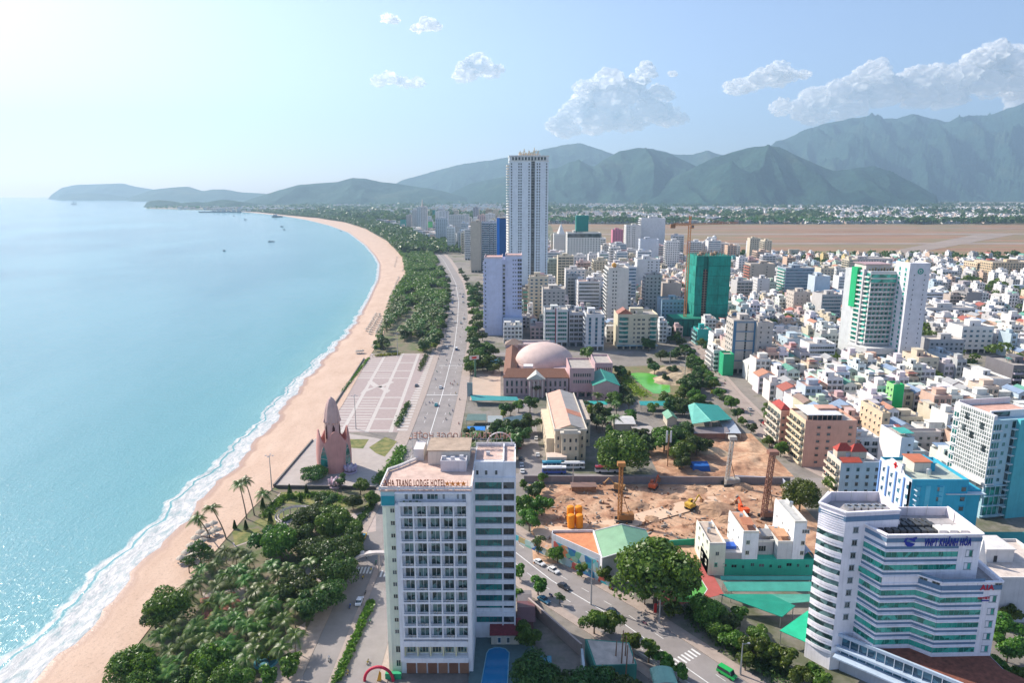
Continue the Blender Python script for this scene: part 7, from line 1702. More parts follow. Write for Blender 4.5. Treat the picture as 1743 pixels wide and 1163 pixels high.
# billboard by the boulevard, panels on the forecourt
x,y=U(809,642);t=thing('billboard','double billboard on a green and yellow post at the theatre forecourt','billboard',(x,y,0));b=MB();b.rod((0,0,0),(0,0,12),0.6,8);b.build('post',m_flat,t,(0.06,0.16,0.10));b=MB();b.hexa([(-3.6,-1.2,12),(2.6,1.2,12),(2.6,1.5,12),(-3.6,-0.9,12),(-3.6,-1.2,14.6),(2.6,1.2,14.6),(2.6,1.5,14.6),(-3.6,-0.9,14.6)]);b.build('panel',m_flat,t,(0.60,0.55,0.50));b=MB();b.hexa([(-2,-0.72,12.6),(1,0.45,12.6),(1,0.5,12.6),(-2,-0.66,12.6),(-2,-0.72,14),(1,0.45,14),(1,0.5,14),(-2,-0.66,14)]);b.build('red_print',m_flat,t,(0.5,0.05,0.03),loc=(0,-0.15,0))
x,y=U(800,682);t=thing('advertising_board','tall grey advertising board at the roadside before the cafe garden','board',(x,y,0));b=MB();b.box(-1.6,1.6,-0.3,0.3,2.5,11);b.build('panel',m_flat,t,(0.28,0.34,0.34));b=MB();b.rod((-1,0,0),(-1,0,2.5),0.2);b.rod((1,0,0),(1,0,2.5),0.2);b.build('post',m_steel,t)
# ================================================================ TREES
def leafmat(name,c1,c2,c3):
 m,nt,b=newmat(name)
 oi=nn(nt,'ShaderNodeObjectInfo');pos=nn(nt,'ShaderNodeNewGeometry').outputs['Position']
 n1=noisen(nt,0.8,pos,4.0,0.75)
 c=ramp(nt,n1,[(0.36,c1),(0.50,c2),(0.64,c3)])
 hv=nn(nt,'ShaderNodeHueSaturation');nt.links.new(c,hv.inputs['Color'])
 nt.links.new(mathn(nt,'ADD',mathn(nt,'MULTIPLY',oi.outputs['Random'],0.07),0.465),hv.inputs['Hue'])
 nt.links.new(mathn(nt,'ADD',mathn(nt,'MULTIPLY',oi.outputs['Random'],0.6),0.75),hv.inputs['Value'])
 nt.links.new(hv.outputs[0],b.inputs['Base Color']);b.inputs['Roughness'].default_value=0.42;b.inputs['Specular IOR Level'].default_value=0.5
 tl=nn(nt,'ShaderNodeBsdfTranslucent');nt.links.new(hv.outputs[0],tl.inputs['Color']);mx=nn(nt,'ShaderNodeMixShader');mx.inputs[0].default_value=0.42
 out=[n for n in nt.nodes if n.type=='OUTPUT_MATERIAL'][0]
 nt.links.new(b.outputs[0],mx.inputs[1]);nt.links.new(tl.outputs[0],mx.inputs[2]);nt.links.new(mx.outputs[0],out.inputs['Surface']);return m
m_leaf=leafmat('broad_leaves',(0.04,0.095,0.012),(0.095,0.18,0.02),(0.19,0.28,0.035))
m_leafd=leafmat('dark_leaves',(0.022,0.062,0.016),(0.055,0.115,0.022),(0.12,0.18,0.035))
m_leafy=leafmat('yellow_green_leaves',(0.08,0.13,0.01),(0.20,0.26,0.02),(0.34,0.36,0.03))
m_frond=leafmat('palm_fronds',(0.032,0.09,0.014),(0.08,0.165,0.022),(0.19,0.28,0.045))
m_bark=M('tree_bark',(0.16,0.12,0.09),0.9,0.3,1.5)
m_palmbark=M('palm_bark',(0.24,0.19,0.14),0.9,0.3,2.0)
NR=np.random.RandomState(4)
def quads_mesh(name,C,A,B,mat):
 """leaf cards: centre C, half axes A and B"""
 n=len(C);v=np.empty((n,4,3));v[:,0]=C-A-B*0.6;v[:,1]=C+A-B*0.3;v[:,2]=C+A*0.4+B;v[:,3]=C-A*0.7+B*0.7
 me=bpy.data.meshes.new(name);me.vertices.add(n*4);me.vertices.foreach_set('co',v.ravel());me.loops.add(n*4);me.loops.foreach_set('vertex_index',np.arange(n*4,dtype=np.int32))
 me.polygons.add(n);me.polygons.foreach_set('loop_start',np.arange(0,n*4,4,dtype=np.int32));me.materials.append(mat);me.update(calc_edges=True);return me
def crown_mesh(seed,rx,rz,n,leaf,mat,nl=12,flat=1.0,low=-0.35):
 """leaf clumps on lobes spread through an uneven crown; unit: metres, centred at the crown base height 0"""
 r=np.random.RandomState(seed);L=[]
 for i in range(nl):
  a=r.uniform(0,6.283);q=rx*math.sqrt(r.uniform(0.02,1))*0.66;z=rz*r.uniform(low,0.75)*flat*(1-0.5*(q/rx)**2)
  L.append((q*math.cos(a),q*math.sin(a),z,rx*r.uniform(0.26,0.44)))
 L=np.array(L);k=r.choice(nl,n,p=(L[:,3]**2)/(L[:,3]**2).sum())
 d=r.normal(size=(n,3));d/=np.linalg.norm(d,axis=1)[:,None];d[:,2]=np.where(d[:,2]<-0.4,-d[:,2]*0.6,d[:,2])
 rad_=L[k,3]*(0.72+0.38*r.uniform(size=n)**0.6);C=L[k,:3]+d*rad_[:,None]*np.array([1,1,0.8*flat])
 nrm=d+r.normal(size=(n,3))*0.45;nrm/=np.linalg.norm(nrm,axis=1)[:,None]
 t=np.cross(nrm,r.normal(size=(n,3)));t/=np.linalg.norm(t,axis=1)[:,None];u=np.cross(nrm,t);s=leaf*r.uniform(0.6,1.4,n)[:,None]
 return quads_mesh('crown',C,t*s,u*s*0.75,mat)
def trunk_mesh(seed,h,r0,rx,rz):
 r=random.Random(seed);b=MB();b.rod((0,0,0),(0,0,h*0.55),r0,8,r2=r0*0.75)
 for i in range(6):
  a=r.uniform(0,6.28);q=rx*r.uniform(0.35,0.7);p=(q*math.cos(a),q*math.sin(a),h+rz*r.uniform(-0.1,0.35));m=(p[0]*0.4,p[1]*0.4,h*0.8)
  b.rod((0,0,h*0.5),m,r0*0.6,5,r2=r0*0.4);b.rod(m,p,r0*0.4,5,r2=r0*0.12)
 return b.mesh('trunk',[m_bark])
TV={}
for kind,args in{'broad':[(5.2,4.0,4200,0.32,m_leaf,13)]*4,'dark':[(5.0,3.8,4200,0.32,m_leafd,13)]*3,'big':[(9.0,6.0,11000,0.40,m_leaf,34)]*3,'bigdark':[(9.0,6.0,11000,0.40,m_leafd,34)]*2,
                   'umbrella':[(8.0,3.2,3600,0.42,m_leafd,18)]*1,'small':[(2.4,2.2,900,0.30,m_leaf,8)]*3,'yellow':[(2.6,2.2,900,0.30,m_leafy,8)]*2,'airy':[(3.6,4.0,900,0.30,m_leafd,10)]*2}.items():
 L=[]
 for i,(rx,rz,n,lf,mt,nl)in enumerate(args):
  h=rz*1.15;L.append((crown_mesh(hash((len(kind),i,rx))%1000+i*17+int(rx*10),rx,rz,n,lf,mt,nl,0.55 if kind=='umbrella' else 1.0),trunk_mesh(i+5,h,0.04*rx+0.1,rx,rz),h,rx))
 TV[kind]=L
def tree(x,y,kind='broad',s=1.0,label=None,group=None,name='tree',z=0.0):
 cm,tm,h,rx=R.choice(TV[kind]);t=thing(name,label,'tree',(x,y,z),R.uniform(0,6.28),group);s*=R.uniform(0.9,1.12);t.scale=(s,s,s*R.uniform(0.9,1.15))
 link('trunk',tm,t);link('crown',cm,t,loc=(0,0,h));return t
def zc(kind,s):
 _,_,h,rx=TV[kind][0];return(h+rx*0.28)*s
def frond_mesh(seed,nf=15,L=3.6,leaf=20):
 r=random.Random(seed);C=[];V=[];Fc=[]
 for i in range(nf):
  a=2*math.pi*i/nf+r.uniform(-0.2,0.2);el=r.uniform(0.2,1.0)if i%2 else r.uniform(-0.15,0.45);l=L*r.uniform(0.8,1.1);dr=r.uniform(0.7,1.2)
  pts=[]
  for k in range(leaf+1):
   u=k/leaf;hx=l*u*math.cos(el)*(1-0.15*u);hz=l*(u*math.sin(el)-dr*0.55*u*u);pts.append(Vector((hx*math.cos(a),hx*math.sin(a),hz)))
  side=Vector((-math.sin(a),math.cos(a),0))
  for k in range(1,leaf+1):
   p,q=pts[k-1],pts[k];u=k/leaf;wl=l*0.26*math.sin(math.pi*min(1,0.15+u*0.85))+0.12
   for s in(-1,1):
    tip=q+side*s*wl+Vector((0,0,-wl*0.55))+(q-p)*0.9;b0=len(V);V+=[tuple(p),tuple(q),tuple(tip)];Fc.append((b0,b0+1,b0+2))
 me=bpy.data.meshes.new('crown');me.from_pydata(V,[],Fc);me.materials.append(m_frond);me.update();return me
FRONDS=[frond_mesh(i,17,3.9)for i in range(4)]
ROUND=[frond_mesh(10+i,24,3.0,9)for i in range(2)]
PT={}
def palm_trunk(h,dx,dy):
 b=MB();n=7;P_=[(dx*(k/n)**1.4,dy*(k/n)**1.4,h*k/n)for k in range(n+1)]
 for k in range(n):b.rod(P_[k],P_[k+1],0.26-0.015*k,7,r2=0.25-0.015*k)
 return b.mesh('trunk',[m_palmbark])
PTS=[palm_trunk(h,dx,dy)for h,dx,dy in((9,0.6,0.3),(11,-0.8,0.5),(8,0.2,-0.4),(12,1.2,-0.3))]
PTD=[(9,0.6,0.3),(11,-0.8,0.5),(8,0.2,-0.4),(12,1.2,-0.3)]
def palm(x,y,label,group=None,s=1.0,tm=None,top=None,k=None,low=False):
 t=thing('palm_tree',label,'palm tree',(x,y,0),0 if tm else R.uniform(0,6.28),group);i=R.randrange(4)if k is None else k
 if tm is None:tm,top=PTS[i],PTD[i];top=(top[1],top[2],top[0])
 link('trunk',tm,t);o=link('crown',R.choice(FRONDS),t,loc=top);q=1.15/min(1.0,s);o.scale=(q,q,q*0.92);o.rotation_euler=(R.uniform(-.1,.1),R.uniform(-.1,.1),R.uniform(0,6));t.scale=(s,s,s);return t
# the leaning palms on the sand
for(bx,by,cx,cy_,h,lab)in((420,884,407,824,14,'left palm of the tall leaning pair next to the tower terrace'),(433,878,417,817,14.5,'right palm of the tall leaning pair next to the tower terrace'),(358,918,336,882,11,'left palm of the leaning pair above the beach umbrellas'),(385,918,360,864,13,'right taller palm of the leaning pair above the beach umbrellas')):
 b0=U(bx,by);c0=U(cx,cy_,h);palm(b0[0],b0[1],lab,tm=palm_trunk(h,c0[0]-b0[0],c0[1]-b0[1]),top=(c0[0]-b0[0],c0[1]-b0[1],h),s=1.0)
gp='palms of the beach park'
PALMS=[(447,838,7),(364,958,9),(402,965,9),(434,973,9),(489,965,10),(369,995,9),(431,1005,10),(467,1024,11),(405,1049,9),(373,1060,9),(500,1075,9),(384,1089,9),(325,1067,9),(271,1078,9),(311,1089,9),(416,1118,9),(434,1100,9),(285,1144,9),(325,1144,9),(325,991,9),(383,933,8),(355,944,8),(464,958,9),(416,1062,9),(264,1144,8),(449,991,9),(242,1155,8),(345,1110,9),(300,1050,9),(390,1020,9),(478,1000,10),(510,985,10),(350,1075,8),(440,1060,8),(250,1110,8),(520,1010,10),(400,940,8),(425,950,8),(298,1122,8),(340,1130,8),(372,1112,8),(395,1130,8),(270,1128,8),(228,1148,7),(355,1025,8),(380,975,8),(415,985,9),(450,1025,9),(470,975,10),(500,1030,10),(485,1050,9),(455,1040,8),(540,1000,10),(530,955,10),(420,1025,8),(335,1060,8),(290,1070,8),(365,1092,8),(440,1080,8),(345,965,8),(312,1130,8),(400,1100,8),(385,1150,8),(350,1150,8),(365,1045,8),(345,1085,8),(430,1050,8),(460,1085,8),(480,1100,8),(240,1130,7),(285,1105,8),(365,1130,8),(395,1045,8),(320,1010,8),(340,985,8),(375,1015,8),(410,965,8),(392,990,8),(445,1010,8)]
WHERE=['on the sand side','by the playground','by the red play surface','near the boulevard pavement','near the bottom edge','under the leaning pair','in the middle of the park']
def where(px,py):
 if py>1125:return 'at the bottom edge of the park'
 if py>1085:return 'in the lower beach park '+('next to the play pool' if px>380 else 'near the sand')
 if py>1030:return 'in the beach park '+('beside the pavement' if px>455 else 'below the red play surface' if px>340 else 'by the big sand-side tree')
 if py>980:return 'in the beach park '+('inside the dense grove' if px>455 else 'around the red play surface' if px>340 else 'at the sand edge')
 return 'in the upper beach park '+('inside the dense grove' if px>455 else 'near the beach umbrellas')
for i,(px,py,h)in enumerate(PALMS):
 x,y=U(px,py,h);k=0 if h<=9 else 1 if h<=11 else 3
 h*=0.72;x,y=U(px,py,h);palm(x,y,('bushy coconut palm ' if i%3 else 'tall coconut palm ')+where(px,py),gp,s=h/(9,11,8,12)[k]*(1.0 if h>7 else 0.9),k=k)
gt='broad trees of the beach park'
BT=[(285,1024,'big',0.8,6),(262,1040,'dark',1.0,5),(529,798,'umbrella',0.95,6),(565,880,'big',0.85,7),(529,878,'bigdark',0.75,7),(591,893,'big',0.7,7),(478,924,'big',0.7,6),(449,918,'dark',1.1,5),(507,908,'dark',1.2,6),(536,930,'bigdark',0.7,7),(565,938,'bigdark',0.75,7),(573,968,'bigdark',0.7,7),(522,990,'dark',1.2,6),(556,1004,'bigdark',0.65,7),(500,1005,'dark',1.1,6),(529,1024,'dark',1.1,5),(224,1130,'big',0.7,5),(355,1125,'broad',1.1,4),(362,1150,'big',0.6,4),(613,824,'broad',0.8,4),(580,818,'airy',0.8,4),(631,845,'broad',0.75,4),(560,850,'dark',0.7,3),(600,850,'dark',0.7,3),(545,845,'dark',0.6,3),(340,940,'airy',1.0,4),(320,955,'airy',0.8,3),(590,940,'bigdark',0.6,7),(600,915,'dark',1.0,6),(240,1158,'broad',1,3),(300,1160,'dark',1,3),(400,1150,'broad',0.9,3),(455,1150,'small',1.2,2),(500,1115,'small',1.2,2),(489,1133,'small',1.3,2)]
for i,(px,py,k,s,h)in enumerate(BT):
 x,y=U(px,py,zc(k,s));lab={'big':'wide leafy tree ','bigdark':'wide dark green tree ','dark':'dark rounded tree ','umbrella':'spreading flat-topped tree ','broad':'rounded green tree ','airy':'thin feathery tree ','small':'small round shrub-like tree '}[k]
 if px==285:w_='largest on the sand side of the beach park'
 elif px==529 and py<800:w_='on the pale terrace in front of the pink tower'
 elif py<862:w_='in the garden just below the pink tower terrace'
 else:w_=where(px,py)
 tree(x,y,k,s,lab+w_,gt)
# yellow play tree, cypress-like little conifers
x,y=U(458,1120,2);tree(x,y,'yellow',0.8,'bright lime yellow bush behind the play pool')
def cone_tree(x,y,h,label,group=None,mat=None):
 r=np.random.RandomState(int(x*10)%999);n=500;u=r.uniform(0,1,n)**0.8;a=r.uniform(0,6.283,n);q=h*0.23*(1-u)+0.1;C=np.stack([q*np.cos(a),q*np.sin(a),0.3+u*h],1)
 A=np.stack([-np.sin(a),np.cos(a),0*a],1)*0.28;B=np.stack([np.cos(a)*0.3,np.sin(a)*0.3,0*a+0.6],1)*0.35
 t=thing('conifer_tree',label,'tree',(x,y,0),0,group);me=quads_mesh('crown',C,A,B,mat or m_leafd);link('crown',me,t);b=MB();b.rod((0,0,0),(0,0,h*0.6),0.12,6);b.build('trunk',m_bark,t);return t
for(px,py,h,lab)in((494,850,6,'tallest small conifer on the lawn below the tower terrace'),(522,843,4,'small conifer at the far edge of the lawn below the tower terrace'),(540,858,3.5,'small conifer at the right end of the lawn'),(512,856,3,'shortest dark conifer between two taller ones on the lawn'),(400,901,3,'small conical shrub left of the pair beside the sand path'),(419,903,3.5,'small conical shrub right of the pair beside the sand path'),(448,870,5,'dark conifer beside the path under the beach mast'),(461,895,5,'dark conifer at the left end of the pergola ring'),(632,868,5,'narrow dark conifer near the hotel corner')):
 x,y=U(px,py);cone_tree(x,y,h,lab)
ORD={2:('left one','right one'),3:('leftmost','middle one','rightmost')}
for g_ in(gp,gt):
 D={}
 for o in COL.objects:
  if o.get('group')==g_ and o.get('category'):D.setdefault(o['label'],[]).append(o)
 for lb,L in D.items():
  if len(L)<2:continue
  L.sort(key=lambda o:o.location.x/o.location.y)
  for i,o in enumerate(L):o['label']=lb+', '+(ORD[len(L)][i]if len(L)in ORD else 'leftmost' if i==0 else 'rightmost' if i==len(L)-1 else('second','third','fourth','fifth','sixth','seventh','eighth','ninth','tenth','eleventh','twelfth','thirteenth','fourteenth')[min(13,i)-1]+' from left')
# right-hand and street trees near the camera
STRT=[(1118,966,'big',1.35,7,'huge round tree between the sports hall and the court'),(1207,1034,'big',0.62,6,'rounded tree beside the avenue below the court'),(1058,758,'big',1.45,8,'huge bright green tree right of the parked buses'),(1364,834,'big',0.95,6,'wide tree at the right end of the construction site'),(1012,1052,'broad',0.85,5,'left crown of the pair growing over the warehouse wall'),(1042,1056,'broad',0.7,5,'right crown of the pair growing over the warehouse wall'),(1098,1014,'small',1.0,3,'small round street tree below the huge tree by the sports hall'),(1145,1030,'small',1.3,3,'round street tree left of the rounded avenue tree'),(1078,1084,'small',1.3,3,'first street tree along the near pavement of the avenue'),(1105,1107,'small',1.2,3,'second street tree along the near pavement of the avenue'),(1131,1122,'small',1.2,3,'third street tree along the near pavement of the avenue'),(1156,1140,'small',1.0,3,'last street tree of the near pavement at the bottom'),(1029,974,'small',1.2,3,'round street tree against the mural wall under the green roof'),(1012,1163,'bigdark',0.85,6,'broad dark tree filling the bottom edge below the warehouse'),(1060,1158,'dark',1.2,5,'dark crown at the bottom edge right of the broad dark tree'),(908,1145,'bigdark',0.75,6,'broad dark tree at the bottom edge beside the pool'),(960,1155,'dark',1.2,5,'dark crown between the two broad dark trees at the bottom'),(898,1072,'broad',0.85,4,'bright green tree beside the pool house'),(916,994,'small',1.25,6,'round headed street tree beside the hotel wing'),(953,1013,'airy',0.55,4,'thin yellowish street tree on the near pavement'),(885,972,'small',1.0,3,'small tree half hidden by the hotel wing'),(916,924,'airy',0.8,4,'feathery tree on the far pavement by the mural start'),(949,941,'small',1.2,3,'round street tree in the middle of the mural wall'),(990,968,'small',1.0,3,'street tree near the lamp post on the mural pavement'),
      (1260,1045,'small',1.3,3,'tree under the dark green four-sided roof'),(1295,1076,'broad',0.75,4,'bright tree between the avenue and the telecom office'),(1251,1087,'broad',0.7,4,'tree in the garden strip beside the avenue'),(1225,1066,'broad',0.7,4,'left tree of the garden strip beside the avenue'),(1313,1112,'small',1.2,3,'small tree before the telecom office gallery'),(1342,1122,'small',1.3,3,'tree at the left foot of the telecom office'),(1364,1145,'broad',0.7,3,'bright tree at the bottom edge before the telecom office'),(1385,1138,'small',1.2,3,'rounded bush tree at the corner of the telecom office'),(1244,1062,'dark',0.6,3,'dark tree in the shade of the four-sided roof'),(1283,1102,'broad',0.7,3,'leafy tree of the garden strip near a red banner'),(1196,918,'small',1.3,3,'tree against the cream stair tower of the school'),(1270,1120,'small',1.2,3,'small tree at the avenue kerb before the telecom office'),(1400,1158,'small',1.2,2,'bush at the bottom edge under the telecom office'),
      (1707,1062,'broad',0.9,4,'tall light tree right of the telecom office'),(1722,1045,'small',1.3,3,'tree on the street right of the telecom office'),(1718,1100,'broad',0.8,4,'second tree right of the telecom office'),(1700,1135,'broad',0.7,3,'tree at the lower right corner'),(1735,1150,'small',1.3,2,'bush in the bottom right corner'),
      (915,655,'airy',1.3,6,'tall greyish tree standing in front of the theatre portico'),(1000,597,'broad',1.2,5,'bright round tree behind the theatre dome'),(1385,745,'dark',1.4,5,'dark tree below the salmon pink hotel'),(1400,752,'dark',1.2,4,'low dark tree at the foot of the salmon pink hotel'),(1370,755,'broad',1.0,4,'round tree at the corner of the salmon pink hotel'),(1422,818,'broad',0.8,3,'small round tree in front of the red gabled villa'),(1006,696,'yellow',1.4,3,'yellow green bush behind the colonial building'),(880,1010,'small',0.9,3,'small tree by the hotel service yard')]
for(px,py,k,s,h,lab)in STRT:
 x,y=U(px,py,zc(k,s));tree(x,y,k,s,lab)
# occupied ground, to keep scattered trees and houses out of walls and roads
FP=[]
def foot_all():
 bpy.context.view_layer.update()
 for o in COL.objects:
  if o.type=='MESH' and o.name.split('.')[0]in('wall','net','podium','wing','roof','annexe','side_slab','stair_tower'):
   p=o
   while p.parent:p=p.parent
   if p.get('category')in(None,'tree','wall'):continue
   c=[o.matrix_world@Vector(v)for v in o.bound_box];FP.append((min(v.x for v in c),max(v.x for v in c),min(v.y for v in c),max(v.y for v in c)))
foot_all();FPA=np.array(FP)
def free(x,y,m=2.0):
 return not bool(np.any((FPA[:,0]-m<x)&(x<FPA[:,1]+m)&(FPA[:,2]-m<y)&(y<FPA[:,3]+m)))
def onroad(x,y):
 xr=np.interp(y,[p[1]for p in RC],[p[0]for p in RC])
 if abs(x-xr)<14 and y<1500:return True
 if y>200 and abs(x-np.interp(y,[p[1]for p in STR][:],[p[0]for p in STR]))<6:return True
 for(ax,ay)in AVc:
  if abs(ax-x)<9 and abs(ay-y)<9:return True
 if abs(y-(505+max(0,x+28)*0.13))<6 and-28<x<360:return True
 return False
ADJ={'broad':'light green tree','dark':'dark green tree','airy':'feathery thin tree','yellow':'yellow green bush','small':'small round bush'}
def cell9(px,py,z):
 u,v=(px-z[0])/(z[1]-z[0]),(py-z[2])/(z[3]-z[2])
 return('far ','middle ','near ')[min(2,int(v*3))]+('left','centre','right')[min(2,int(u*3))]
def zone(pxs,n,kinds,label,group,sr=(0.8,1.2),h=3,palmp=0.0,name='tree'):
 k=0;tries=0;c=0
 while k<n and tries<n*30:
  tries+=1;px=R.uniform(pxs[0],pxs[1]);py=R.uniform(pxs[2],pxs[3]);x,y=U(px,py,h)
  if not free(x,y,2.5)or onroad(x,y):continue
  if R.random()<palmp:palm(x,y,'palm '+label,'palms '+group,R.uniform(*sr))
  else:
   kd=R.choice(kinds);tree(x,y,kd,R.uniform(*sr),ADJ[kd]+' '+cell9(px,py,pxs)+' '+label,'trees '+group,'bush' if kd in('small','yellow')else name)
  k+=1
zone((985,1180,690,770),28,['broad','dark','dark','airy'],'of the gardens between colonial building and pond','of the gardens between colonial building and pond',(0.8,1.4),3,0.12)
zone((1042,1075,632,690),10,['dark','broad','yellow'],'on the left bank of the green pond','left of the green pond',(0.7,1.0),2)
zone((1125,1215,640,695),28,['broad','dark','yellow','broad'],'on the overgrown bank right of the green pond','right of the green pond',(0.6,1.2),2,0.05)
zone((800,885,690,780),30,['dark','broad','yellow','small'],'in the cafe garden behind the hotel','of the cafe garden',(0.6,1.0),3,0.25)
zone((798,850,592,628),22,['broad','dark','airy'],'in the wooded plot left of the theatre','of the plot left of the theatre',(0.9,1.3),4)
zone((850,905,690,760),12,['dark','airy','dark'],'along the lane left of the colonial building','along the lane by the colonial building',(0.8,1.2),4,0.1)
zone((885,930,810,905),9,['dark','small','broad'],'behind the hotel wing at the site corner','behind the hotel wing',(0.7,1.1),3)
zone((1100,1245,575,640),24,['dark','dark','dark'],'in the shaded street below the green wrapped tower','of the shaded street below the green wrapped tower',(0.8,1.2),3)
zone((783,826,480,590),22,['broad','dark','airy'],'on the inland side of the boulevard','on the inland side of the boulevard',(0.9,1.4),3)
for i in range(26):
 y=530+i*22;xc=np.interp(y,[p[1]for p in RC],[p[0]for p in RC]);s=(14.5,-12.5)[i%2]
 tree(xc+s+R.uniform(-1,1),y,R.choice(['broad','dark']),R.uniform(0.8,1.15),('leafy' if i%3 else 'dense')+' street tree on the %s kerb of the far boulevard'%('inland' if s>0 else 'park side'),'street trees of the far boulevard')
zone((1150,1200,750,800),8,['broad','dark'],'on the bank above the construction site','above the construction site',(0.8,1.2),3)
ADJ2=lambda y:('near','lower middle','upper middle','far')[min(3,int((y-290)/88))]
for side,d0 in(('left',-8.5),('right',8.5)):
 for i,(x,y)in enumerate(STR):
  if y<290 or y>640:continue
  for q in range(2 if side=='left' else 1):
   if R.random()<(0.42 if side=='left' else 0.28):
    xx,yy=x+d0+R.uniform(-1.5,1),y+R.uniform(-4,4)
    if free(xx,yy,0.8):tree(xx,yy,R.choice(['broad','dark','broad']),R.uniform(0.6,0.95),ADJ2(y)+' street tree on the %s side of the long dusty street'%side,'street trees of the long dusty street, %s side'%side)
# hedges of the square and park
def hedge(label,pts,n,mat,s=1.0,w=1.2):
 r=np.random.RandomState(len(label));P_=np.array([U(*p)for p in pts]);u=r.uniform(0,len(P_)-1,n);i=np.minimum(u.astype(int),len(P_)-2);f=(u-i)[:,None];c=P_[i]*(1-f)+P_[i+1]*f
 C=np.concatenate([c+r.normal(size=(n,2))*w*0.4,r.uniform(0.2,1.2*s,(n,1))],1);A=r.normal(size=(n,3))*0.28;B=r.normal(size=(n,3))*0.28
 o=link('hedge',quads_mesh('hedge',C,A,B,mat));tag(o,label,'hedge');return o
hedge('clipped hedge row in the right of the square, nearer one',[(675,728),(695,688)],900,m_leafd,1.6,2.0);hedge('clipped hedge row in the right of the square, farther one',[(714,632),(726,606)],700,m_leafd,1.6,2.4)
hedge('hedge along the beach side of the square',[(583,668),(628,610)],800,m_leaf,0.9,1.2);hedge('long hedge between the tower terrace and the boulevard',[(640,825),(672,792),(684,765)],2600,m_leaf,1.6,3.4)
hedge('flower hedge on the boulevard median',[(572,1163),(600,1100),(622,1050),(632,1028)],2600,m_leaf,1.0,1.2);hedge('yellow green hedge in the cafe garden',[(800,745),(835,742),(850,738)],700,m_leafy,1.0,1.4)
hedge('yellow green hedge bands in the seaside park',[(640,607),(680,604)],700,m_leafy,1.2,3);hedge('second yellow green hedge band in the seaside park',[(695,572),(735,566)],900,m_leafy,1.4,4)
hedge('third yellow green hedge in the seaside park beside the road',[(715,598),(742,585)],900,m_leafy,1.4,4)
hedge('garden border with shrubs below the tower terrace',[(450,880),(480,850),(560,842),(600,860)],2200,m_leaf,1.0,2.5);hedge('round hedge ring inside the pergola',[(482,890),(505,878),(525,876)],900,m_leaf,0.9,1.0);hedge('shrub border along the boulevard pavement',[(600,900),(620,880),(640,850)],1200,m_leafd,1.0,1.5)
hedge('ground cover under the avenue garden trees',[(1180,1040),(1240,1090),(1330,1150)],3500,m_leafd,0.9,5.5)
hedge('scrub along the left pond bank',[(1060,640),(1075,660),(1095,675)],1500,m_leafy,1.2,6)
# seaside park beyond the square: palms and trees, each its own, nearest first
cand=[]
for i in range(5200):
 y=512+(1380-512)*R.random()**1.15;xl=np.interp(y,_iy,_ix)+3;xr=np.interp(y,[p[1]for p in RC],[p[0]for p in RC])-14
 if xr-xl<4:continue
 x=R.uniform(xl,xr);cand.append((y,x))
cand.sort();placed=[];npalm=ntree=0;rest=[]
cell=set()
for(y,x)in cand:
 open_=y<740;gap=5.2 if open_ else 4.6
 k=(int(x/gap),int(y/gap))
 if k in cell:continue
 if y<560 and R.random()<0.55:continue
 if mnoise.noise(Vector((x*0.045,y*0.016,5.0)))<-0.16:continue
 cell.add(k)
 if npalm<190 and R.random()<0.62:palm(x,y,'coconut palm in the dense seaside grove beyond the square','palms of the seaside grove beyond the square',R.uniform(0.7,1.0));npalm+=1
 elif ntree<20:tree(x,y,R.choice(['dark','broad','small','dark','yellow']if open_ else['dark','broad','dark']),R.uniform(0.7,1.1),'leafy tree in the seaside grove beyond the square','trees of the seaside grove beyond the square');ntree+=1
 else:rest.append((x,y))
green=lambda x,y:x>240 and y>420 and mnoise.noise(Vector((x*0.011,y*0.009,7.0)))>0.22
def clump_stuff(name,pts,s0,s1,mat,n_leaf,leaf,label,flatz=0.8,rel=(0.4,0.7),lift=0.0):
 """a far wood: leaf clumps heaped on every trunk position, one object"""
 r=np.random.RandomState(len(pts));P_=np.array(pts);m=len(P_);S=r.uniform(s0,s1,m);k=np.repeat(np.arange(m),n_leaf);n=len(k)
 d=r.normal(size=(n,3));d/=np.linalg.norm(d,axis=1)[:,None];d[:,2]=np.abs(d[:,2])*1.0-0.15
 C=np.zeros((n,3));C[:,:2]=P_[k];C[:,2]=S[k]*0.9+lift;C+=d*(S[k]*(0.75+0.3*r.uniform(size=n)))[:,None]*np.array([1,1,flatz])
 nrm=d+r.normal(size=(n,3))*0.4;t=np.cross(nrm,r.normal(size=(n,3)));t/=np.linalg.norm(t,axis=1)[:,None];u=np.cross(nrm,t);u/=np.linalg.norm(u,axis=1)[:,None];s=(S[k]*r.uniform(*rel,n))[:,None]*leaf
 o=link(name,quads_mesh(name,C,t*s,u*s,mat),kind='stuff');o['label']=label;return o
clump_stuff('seaside_wood',rest,3.2,5.0,m_leaf,90,0.34,'dense far part of the seaside palm wood')
far=[]
for i in range(9000):
 y=1380+3300*R.random();xl=np.interp(y,_iy,_ix)+6;x=xl+abs(R.gauss(0,1))*(55+(y-1380)*0.05)
 far.append((x,y))
clump_stuff('shore_wood',far,6,10,m_leafd,9,0.8,'far wood following the bay')
